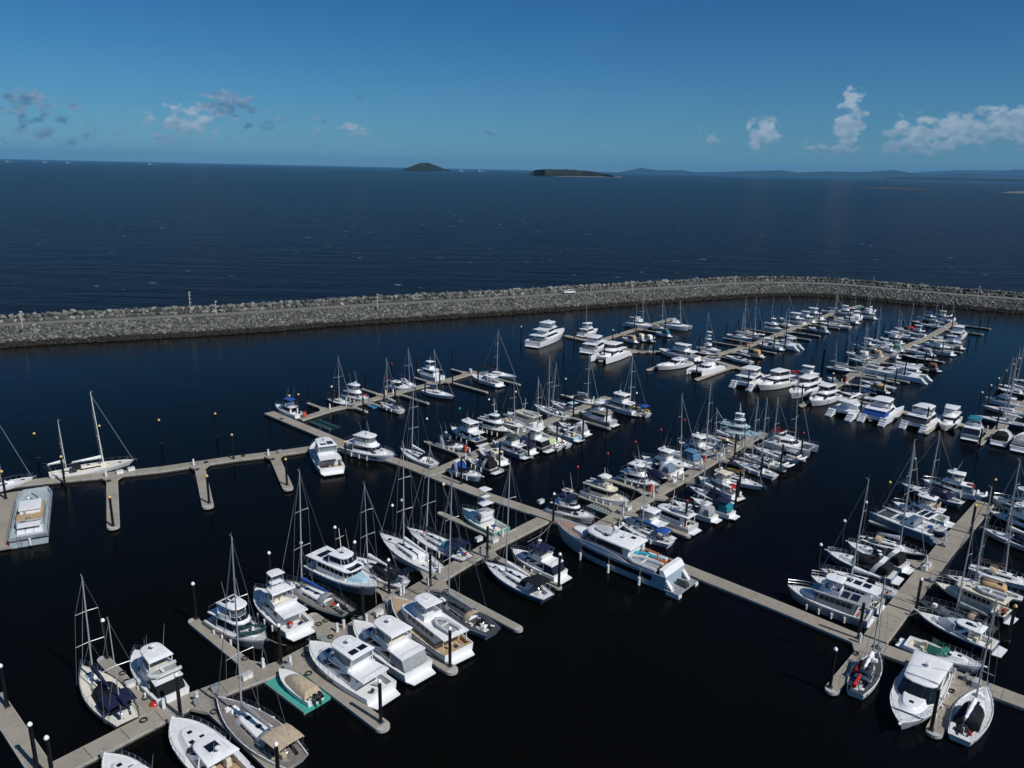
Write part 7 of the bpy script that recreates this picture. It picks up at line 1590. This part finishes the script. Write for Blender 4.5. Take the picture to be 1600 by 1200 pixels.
# the large motor yacht
def superyacht(x,y,rz,L):
    B=5.4; r=empty('large_motor_yacht',(x,y,0),rz); tag(r,'largest motor yacht, silver hull with long black window strip, moored along the central walkway','motor yacht'); rg=random.Random(5)
    h=Hull(L,B,2.25,'motor'); S=mat('hull_paint_blue_silver',(.40,.48,.56),.22,0,.04,1); Wt=gel('white'); h.build(S,'hull',r,stripe=Wt); h.deck(mat('foredeck_tan',(.30,.20,.16),.75,0,.2,3),.03,.30,.5,.35,mat('deck_redbrown',(.22,.12,.09),.7,0,.2),r)
    near=2; z=h.zs(.5)-.06
    for sd in (-1,1):
        mb=MB(); n=16
        for i in range(n):
            a=.10+.58*i/n; b=.10+.58*(i+1)/n; q=[]
            for t,f in ((a,.50),(b,.50),(b,.80),(a,.80)):
                zz=h.zs(t)*f; y_=h.hb(t)*1.0; q.append(Vector((h.x(t,zz),sd*(y_+.02),zz)))
            mb.face(q if sd<0 else q[::-1],GLASS)
        mb.build('hull_window',r,0)
    for sd in (-1,1):
        mb=MB(); n=14; a0=.30;a1=.78; lo=[];hi=[]
        for i in range(n+1):
            t=a0+(a1-a0)*i/n; y_=h.hb(t)-.03; lo.append((h.x(t),sd*y_,h.zs(t)-.02)); hi.append((h.x(t),sd*(y_-.06),h.zs(t)+.55*math.sin(math.pi*min(1,max(0,(i/n)))**.7)+.02))
        mb.rings([lo,hi,[(p[0],p[1]-sd*.08,p[2]) for p in hi],[(p[0],p[1]-sd*.08,p[2]) for p in lo]],S,close=False); mb.build('bulwark',r,30)
    s0=ring(-.18*L,.20*L,B*.37,B*.30,2.0,z); s1=ring(-.18*L,.155*L,B*.35,B*.27,1.8,z+1.35); mb=MB(); house(mb,s0,s1,Wt,.03); mb.build('deckhouse',r,35); windows(r,s0,s1,1,False,.30,.92,.1,.99,fv=(.25,.95))
    mb=MB(); slab(mb,ring(-.22*L,.19*L,B*.40,B*.36,2.6,z+1.38),.16,Wt,.18); t=mb.build('hardtop',r,35)
    hatch(t,[(.02*L,.9,z+1.70),(-.14*L,-1.0,z+1.70)],.35)
    mb=MB(); slab(mb,ring(.02*L,.13*L,1.1,.8,.8,z+1.62),.35,gel('lgrey'),.08); mb.build('skylight',t,35)
    mb=MB()
    for sd in (-1,1): mb.tube([(-.02*L,sd*.9,z+1.6),(-.05*L,sd*.25,z+3.2)],.09,Wt,6)
    mb.tube([(-.05*L,-1.3,z+2.9),(-.05*L,1.3,z+2.9)],.06,Wt,5); mb.tube([(-.05*L,0,z+3.0),(-.06*L,0,z+4.9)],.04,Wt,5); mb.ball((-.05*L,.9,z+3.2),.35,WHITEP); mb.ball((-.05*L,-.9,z+3.2),.28,WHITEP); mb.build('mast',r,50)
    radar(r,-.10*L,z+1.7,1,0,3,rg)
    mb=MB(); house(mb,ring(.20*L,.33*L,1.3,.9,.8,z),ring(.20*L,.315*L,1.2,.8,.7,z+.6),Wt,.2); mb.build('foredeck_lounge',r,35)
    mb=MB(); mb.box(.345*L,.38*L,-.5,.5,z+.05,z+.4,can('cream'),.1); mb.box(.40*L,.43*L,-.25,.25,z+.1,z+.45,STEEL,.05); mb.build('windlass',r,20)
    for sd in (-1,1):
        mb=MB(); mb.box(-.20*L,-.17*L,sd*B*.34-.25,sd*B*.34+.25,z,z+1.4,Wt); mb.build('roof_support',r,0)
    zd=z-.5+.02
    inflatable(r,-.30*L,1.25,zd+.35,4.6,.05,'lgrey'); inflatable(r,-.27*L,-.4,zd+.2,3.6,.05,'turq')
    for k,(c,yy,xx) in enumerate((('red',-1.5,-.26),('orange',-1.1,-.33),('red',.2,-.36),('white',-1.9,-.31))):
        mb=MB(); mb.tube([(xx*L-1.4,yy,zd+.35),(xx*L-.6,yy,zd+.3),(xx*L+.6,yy,zd+.3),(xx*L+1.4,yy,zd+.38)],.28,can(c),7,.1); mb.build('kayak',r,60)
    mb=MB(); om=gel('orange'); mb.tube([(-.345*L,-.6,zd),(-.345*L,-.6,zd+1.6)],.10,om,8); mb.tube([(-.345*L,-.6,zd+1.5),(-.27*L,-.2,zd+1.8)],.07,om,6); mb.build('crane',r,50)
    clutter(r,-.42*L,-.22*L,B*.32,zd,12,rg,('white','red','grey','navy','cream'))
    mb=MB(); mb.rings([[(-.47*L,y_,h.zs(.05)+.0+dz) for y_ in [(-B*.42)+B*.84*k/8 for k in range(9)]] for dz in (-.1,.0)],Wt,close=False); q0=ring(-.50*L,-.455*L,B*.44,B*.45,.05,z-.2); q1=ring(-.475*L,-.445*L,B*.43,B*.44,.05,z+.55); mb.rings([q0,q1,shrink(q1,.98,.03)],Wt,cap1=True); mb.build('transom',r,30)
    # stern stairs and lower platform
    for sd in (-1,1):
        mb=MB()
        for k in range(5): mb.box(-.50*L-.22*k-.22,-.50*L-.22*k,sd*B*.38-.3,sd*B*.38+.3,1.6-.24*k-.24,1.6-.24*k,Wt)
        mb.build('stern_stair',r,0)
    mb=MB(); mb.box(-.50*L-2.0,-.50*L+.1,-B*.47,B*.47,.42,.56,gel('grey')); mb.box(-.50*L-2.1,-.50*L-.2,-B*.47,-B*.33,-.1,.42,Wt); mb.box(-.50*L-2.1,-.50*L-.2,B*.33,B*.47,-.1,.42,Wt); mb.build('swim_platform',r,0)
    mb=MB()
    for yy in (-B*.46,-B*.36,B*.36,B*.46):
        mb.tube([(-.5*L-1.2,yy,.56),(-.5*L-1.2,yy,1.3),(-.5*L-1.95,yy,1.3),(-.5*L-1.95,yy,.56)],.025,STEEL,4); mb.tube([(-.5*L-1.2,yy,.95),(-.5*L-1.95,yy,.95)],.02,STEEL,4)
    mb.build('stern_rail',r,50)
    js=MB(); js.rings([ring(-.5*L-1.9+.3*s,-.5*L-.2-.3*s,.45*(1-s),.25*(1-s),.4,.6+zz,0) for s,zz in ((0,.0),(0,.3),(.25,.5),(.6,.75))],gel('dgrey'),cap1=True); js.build('jet_ski',r,40)
    mb=MB()
    P=[(h.x(t),h.hb(t)-.05,h.zs(t)+.75) for t in [.6+.4*i/8 for i in range(9)]]; mb.tube(P,.02,STEEL,4); mb.tube([(p[0],-p[1],p[2]) for p in P],.02,STEEL,4)
    for p in P[::2]:
        for sd in (-1,1): mb.tube([(p[0],sd*p[1],p[2]-.8),(p[0],sd*p[1],p[2])],.018,STEEL,4)
    mb.build('bow_rail',r,50)
    for t in (.18,.42,.66):
        mb=MB(); y_=h.hb(t)+.25; mb.tube([(h.x(t),y_,-.1),(h.x(t),y_,.0),(h.x(t),y_,1.0),(h.x(t),y_,1.1)],.2,WHITEP,8); mb.tube([(h.x(t),y_,1.1),(h.x(t),h.hb(t)+.03,h.zs(t))],.02,ROPE,3); mb.build('fender',r,50)
    mb=MB(); mb.tube([(.49*L,.2,2.9),(.53*L,2.2,1.1),(.56*L,4.6,.6)],.03,ROPE,4); mb.build('mooring_line',r,50)
superyacht(*MEGA)
def workcat(x,y,rz,L,B):
    r=empty('work_ferry',(x,y,0),rz); tag(r,'pale grey broad decked work boat with tan roof and ladder, moored at left dock','work boat'); rg=random.Random(9)
    G_=mat('work_paint',(.38,.44,.47),.5,0,.12,1.5); W_=gel('white'); T=mat('work_deck_tan',(.42,.30,.19),.8,0,.3,2)
    mb=MB(); f0=[(-L/2,-B/2),(L*.36,-B/2),(L*.5,-B*.36),(L*.5,B*.36),(L*.36,B/2),(-L/2,B/2)]
    o=lambda s,z:[(px*(1 if px<0 else s),py*s,z) for px,py in f0]
    mb.rings([o(.90,-.4),o(.95,.15)],BOOT); mb.rings([o(.95,.15),o(1,1.0)],G_); mb.rings([o(1,1.0),o(1.003,1.25)],gel('navy')); mb.rings([o(1.003,1.25),o(1,1.7),o(.965,1.7),o(.965,1.15)],G_); mb.build('hull',r,30)
    mb=MB(); q=o(.962,1.18); mb.face(q,G_); mb.build('deck',r,0)
    s0=ring(-.30*L,.10*L,B*.36,B*.36,.1,1.18); s1=ring(-.30*L,.09*L,B*.35,B*.35,.1,2.5); mb=MB(); house(mb,s0,s1,G_,.02,T); mb.build('deckhouse',r,20); windows(r,s0,s1,5,True,.45,.8)
    mb=MB(); pane(mb,s0[7],s0[0],s1[0],s1[7],.1,.9,.4,.85,GLASS); mb.build('aft_window',r,0)
    mb=MB(); slab(mb,ring(-.18*L,.02*L,B*.30,B*.30,.05,3.1),.12,W_,.04); mb.build('wheelhouse_roof',r,20)
    w0=ring(-.17*L,.0*L,B*.27,B*.27,.1,2.5); w1=ring(-.17*L,.0*L,B*.27,B*.27,.1,3.1); mb=MB(); mb.rings([w0,w1],W_); mb.build('wheelhouse',r,20)
    for yy in (-B*.22,0,B*.2): mb=MB(); mb.box(-.39*L,-.33*L,yy-.6,yy+.6,1.18,1.75,W_,.05); mb.build('locker',r,0)
    mb=MB(); slab(mb,ring(-.40*L,-.31*L,B*.3,B*.3,.05,2.2),.08,W_,.02); mb.build('aft_awning',r,20)
    clutter(r,-.30*L,.05*L,B*.28,2.54,10,rg,('tan','white','cream','grey')); clutter(r,.14*L,.4*L,B*.2,1.2,5,rg,('grey','white','navy'))
    mb=MB(); mb.tube([(.18*L,-.5,1.2),(.20*L,-.5,2.3),(.30*L,.3,2.3)],.08,can('black'),6); mb.build('deck_crane',r,50)
    mb=MB()
    for sd in (-1,1): mb.tube([(-L/2-.03,B*.25+sd*.2,.0),(-L/2-.03,B*.25+sd*.2,1.9)],.03,STEEL,4)
    for k in range(6): mb.tube([(-L/2-.03,B*.25-.2,.2+.3*k),(-L/2-.03,B*.25+.2,.2+.3*k)],.02,STEEL,4)
    mb.build('boarding_ladder',r,50)
    mb=MB()
    for sd in (-1,1): mb.tube([(px,sd*B*.48,2.5) for px in (-L/2+.1,0,L*.33)],.025,STEEL,4); [mb.tube([(px,sd*B*.48,1.7),(px,sd*B*.48,2.5)],.02,STEEL,4) for px in (-L*.49,-L*.3,-L*.1,L*.1,L*.33)]
    mb.build('guard_rail',r,50)
    mb=MB(); mb.tube([(-L/2-.15,-.1,1.3),(-L/2-.15,-.1,.3)],.16,WHITEP,8); mb.build('fender',r,50)
workcat(*FERRY)
# ---------------------------------------------------------------- things on and by the pontoons
def one(name,loc,rz,label,cat,group=None):
    r=empty(name,loc,rz); tag(r,label,cat,group); return r
ped=None
for (x,y,rz,label) in PEDS:
    if ped is None:
        ped=one('service_pedestal',(x,y,.55),rz,label,'power post','white service pedestals on the pontoons'); mb=MB(); mb.box(-.15,.15,-.12,.12,0,.95,WHITEP,.02); mb.box(-.17,.17,-.14,.14,.95,1.15,mat('pedestal_head',(.55,.6,.62),.3),.05); mb.build('post',ped,0)
        mb=MB(); mb.box(.152,.175,-.08,.08,.5,.8,RUB); mb.build('socket_panel',ped,0); r=ped
    else: r=dup(ped,(x,y,.55),rz); tag(r,label)
fc=None
for (x,y,label) in CABS:
    if fc is None:
        fc=one('fire_hose_cabinet',(x,y,.55),.7,label,'hose cabinet','red fire hose cabinets on the pontoons'); mb=MB(); mb.box(-.35,.35,-.3,.3,.15,1.25,gel('red'),.04); mb.build('cabinet',fc,0); mb=MB(); mb.box(-.28,.28,-.325,-.30,.3,1.1,mat('cabinet_door',(.55,.12,.06),.5)); mb.build('door',fc,0); mb=MB(); mb.box(-.3,.3,-.25,.25,0,.15,STEEL); mb.build('stand',fc,0)
    else: r=dup(fc,(x,y,.55),.7); tag(r,label)
for (x,y,kind,label) in GEAR:
    if kind=='hose':
        mb=MB(); mb.tube([(.32*math.cos(a)*(1+.05*math.sin(3*a)),.32*math.sin(a),.05+.004*k) for k,a in [(k,k*.5) for k in range(40)]],.035,RUB,5); o=mb.build('coiled_hose',None,60); o.location=(x,y,.56); tag(o,label,'hose','hoses and ropes coiled on the pontoons')
    elif kind=='step':
        mb=MB(); mb.box(-.4,.4,-.3,.0,0,.28,GREYP); mb.box(-.4,.4,.002,.3,0,.55,GREYP); o=mb.build('boarding_step',None,0); o.location=(x,y,.57); o.rotation_euler=(0,0,.8); tag(o,label,'step','boarding steps on the pontoons')
    elif kind=='box':
        r=one('dock_box',(x,y,.57),.8,label,'storage box','dock boxes'); mb=MB(); mb.box(-.55,.55,-.3,.3,0,.5,WHITEP,.02); mb.build('box_body',r,0); mb=MB(); mb.box(-.58,.58,-.33,.33,.505,.6,gel('lgrey'),.05); mb.build('lid',r,0)
    elif kind=='buoy':
        mb=MB(); mb.ball((0,0,.35),.55,gel('red'),1,12,8); mb.tube([(0,0,.9),(0,0,1.1)],.06,RUB,6); o=mb.build('mooring_buoy',None,60); o.location=(x,y,0); tag(o,label,'buoy')
for (x,y,rz,L,W_,kind,label) in FLOATS:
    r=one('floating_dock',(x,y,0),rz,label,'boat float'); c={'teal':(.06,.36,.30),'dteal':(.006,.045,.04),'grey':(.20,.23,.24),'blue':(.03,.25,.55)}[kind]; m=mat('float_'+kind,c,.6,0,.12)
    zt=.3 if kind!='dteal' else .08
    mb=MB(); nn_=max(2,int(L/1.2))
    for k in range(nn_):
        a=-L/2+L*k/nn_+.03; b=-L/2+L*(k+1)/nn_-.03; mb.box(a,b,-W_/2,-.2,-.2,zt,m,.04); mb.box(a,b,.2,W_/2,-.2,zt,m,.04); mb.box(a,b,-.195,.195,-.2,zt-.12,m)
    mb.build('float_cell',r,0)
    if kind=='grey':
        mb=MB()
        for k in range(int(L/.6)):
            for yy in (-W_*.3,0,W_*.3): mb.tube([(-L/2+.4+k*.6,yy-.25,zt+.08),(-L/2+.4+k*.6,yy+.25,zt+.08)],.09,m,6)
        mb.build('roller',r,50)
    mb=MB(); mb.box(-L/2,L/2,-W_/2-.1,-W_/2-.003,-.1,zt+.03,mat('float_edge',(.22,.28,.28),.7)); mb.build('edge_rail',r,0)
# ---------------------------------------------------------------- breakwater furniture
lp=None
for (x,y,z,H_,kind,label) in LAMPS:
    r=one('light_post',(x,y,z),.3,label,'light post','pale posts along the breakwater road'); m=mat('post_paint',(.75,.73,.66),.5)
    mb=MB(); mb.tube([(0,0,0),(0,0,H_)],.10,m,8,.06); mb.build('pole',r,60); mb=MB(); mb.box(-.2,.5,-.16,.16,H_-.02,H_+.12,m,.03); mb.build('lamp_head',r,0)
    if kind: 
        for k in range(3): mb=MB(); mb.box(-.05,.45,-.05,.05,H_-1-1.2*k,H_-.7-1.2*k,mat('sign_panel',(.5,.52,.5),.5)); mb.build('panel',r,0)
    mb=MB(); mb.box(-.3,.3,-.3,.3,-.1,.3,CONC); mb.build('footing',r,0)
def ute(x,y,z,rz):
    r=one('parked_ute',(x,y,z),rz,'white utility vehicle parked on the breakwater road','utility vehicle'); Wt=gel('white')
    mb=MB(); mb.rings([[(-2.5,-.9,.45),(2.4,-.88,.45),(2.4,.88,.45),(-2.5,.9,.45)],[(-2.55,-.92,.8),(2.5,-.9,.8),(2.5,.9,.8),(-2.55,.92,.8)],[(-2.5,-.9,1.05),(2.35,-.85,1.0),(2.35,.85,1.0),(-2.5,.9,1.05)]],Wt,cap0=True,cap1=True); mb.build('body',r,30)
    mb=MB(); a=ring(-.9,1.4,.82,.80,.3,1.0); b=ring(-.75,.75,.72,.70,.2,1.72); house(mb,a,b,Wt,.04); c=mb.build('cab',r,30); windows(c,a,b,2,True,.2,.85)
    mb=MB(); mb.box(-2.5,-1.0,-.88,.88,1.055,1.35,gel('lgrey')); mb.build('tray',r,0)
    for wx in (-1.6,1.6):
        for wy in (-.85,.85):
            mb=MB(); mb.tube([(wx,wy-.12,.36),(wx,wy+.12,.36)],.36,RUB,12); w=mb.build('wheel',r,40); mb=MB(); s=1 if wy>0 else -1; mb.tube([(wx,wy+s*.10,.36),(wx,wy+s*.13,.36)],.2,STEEL,10); mb.build('rim',w,40)
ute(*UTE)
for (x,y,L,rz,label) in SHIPS:
    r=one('cargo_ship',(x,y,0),rz,label,'ship','ships at anchor on the horizon'); mb=MB(); mb.rings([[(-L/2,-L*.08,-1),(L*.4,-L*.08,-1),(L*.48,0,-1),(L*.4,L*.08,-1),(-L/2,L*.08,-1)],[(-L/2,-L*.08,L*.07),(L*.42,-L*.08,L*.07),(L*.5,0,L*.08),(L*.42,L*.08,L*.07),(-L/2,L*.08,L*.07)]],gel('lgrey'),cap1=True); mb.build('hull',r,0)
    mb=MB(); mb.box(-L*.45,-L*.3,-L*.06,L*.06,L*.072,L*.22,gel('white')); mb.build('bridge',r,0)
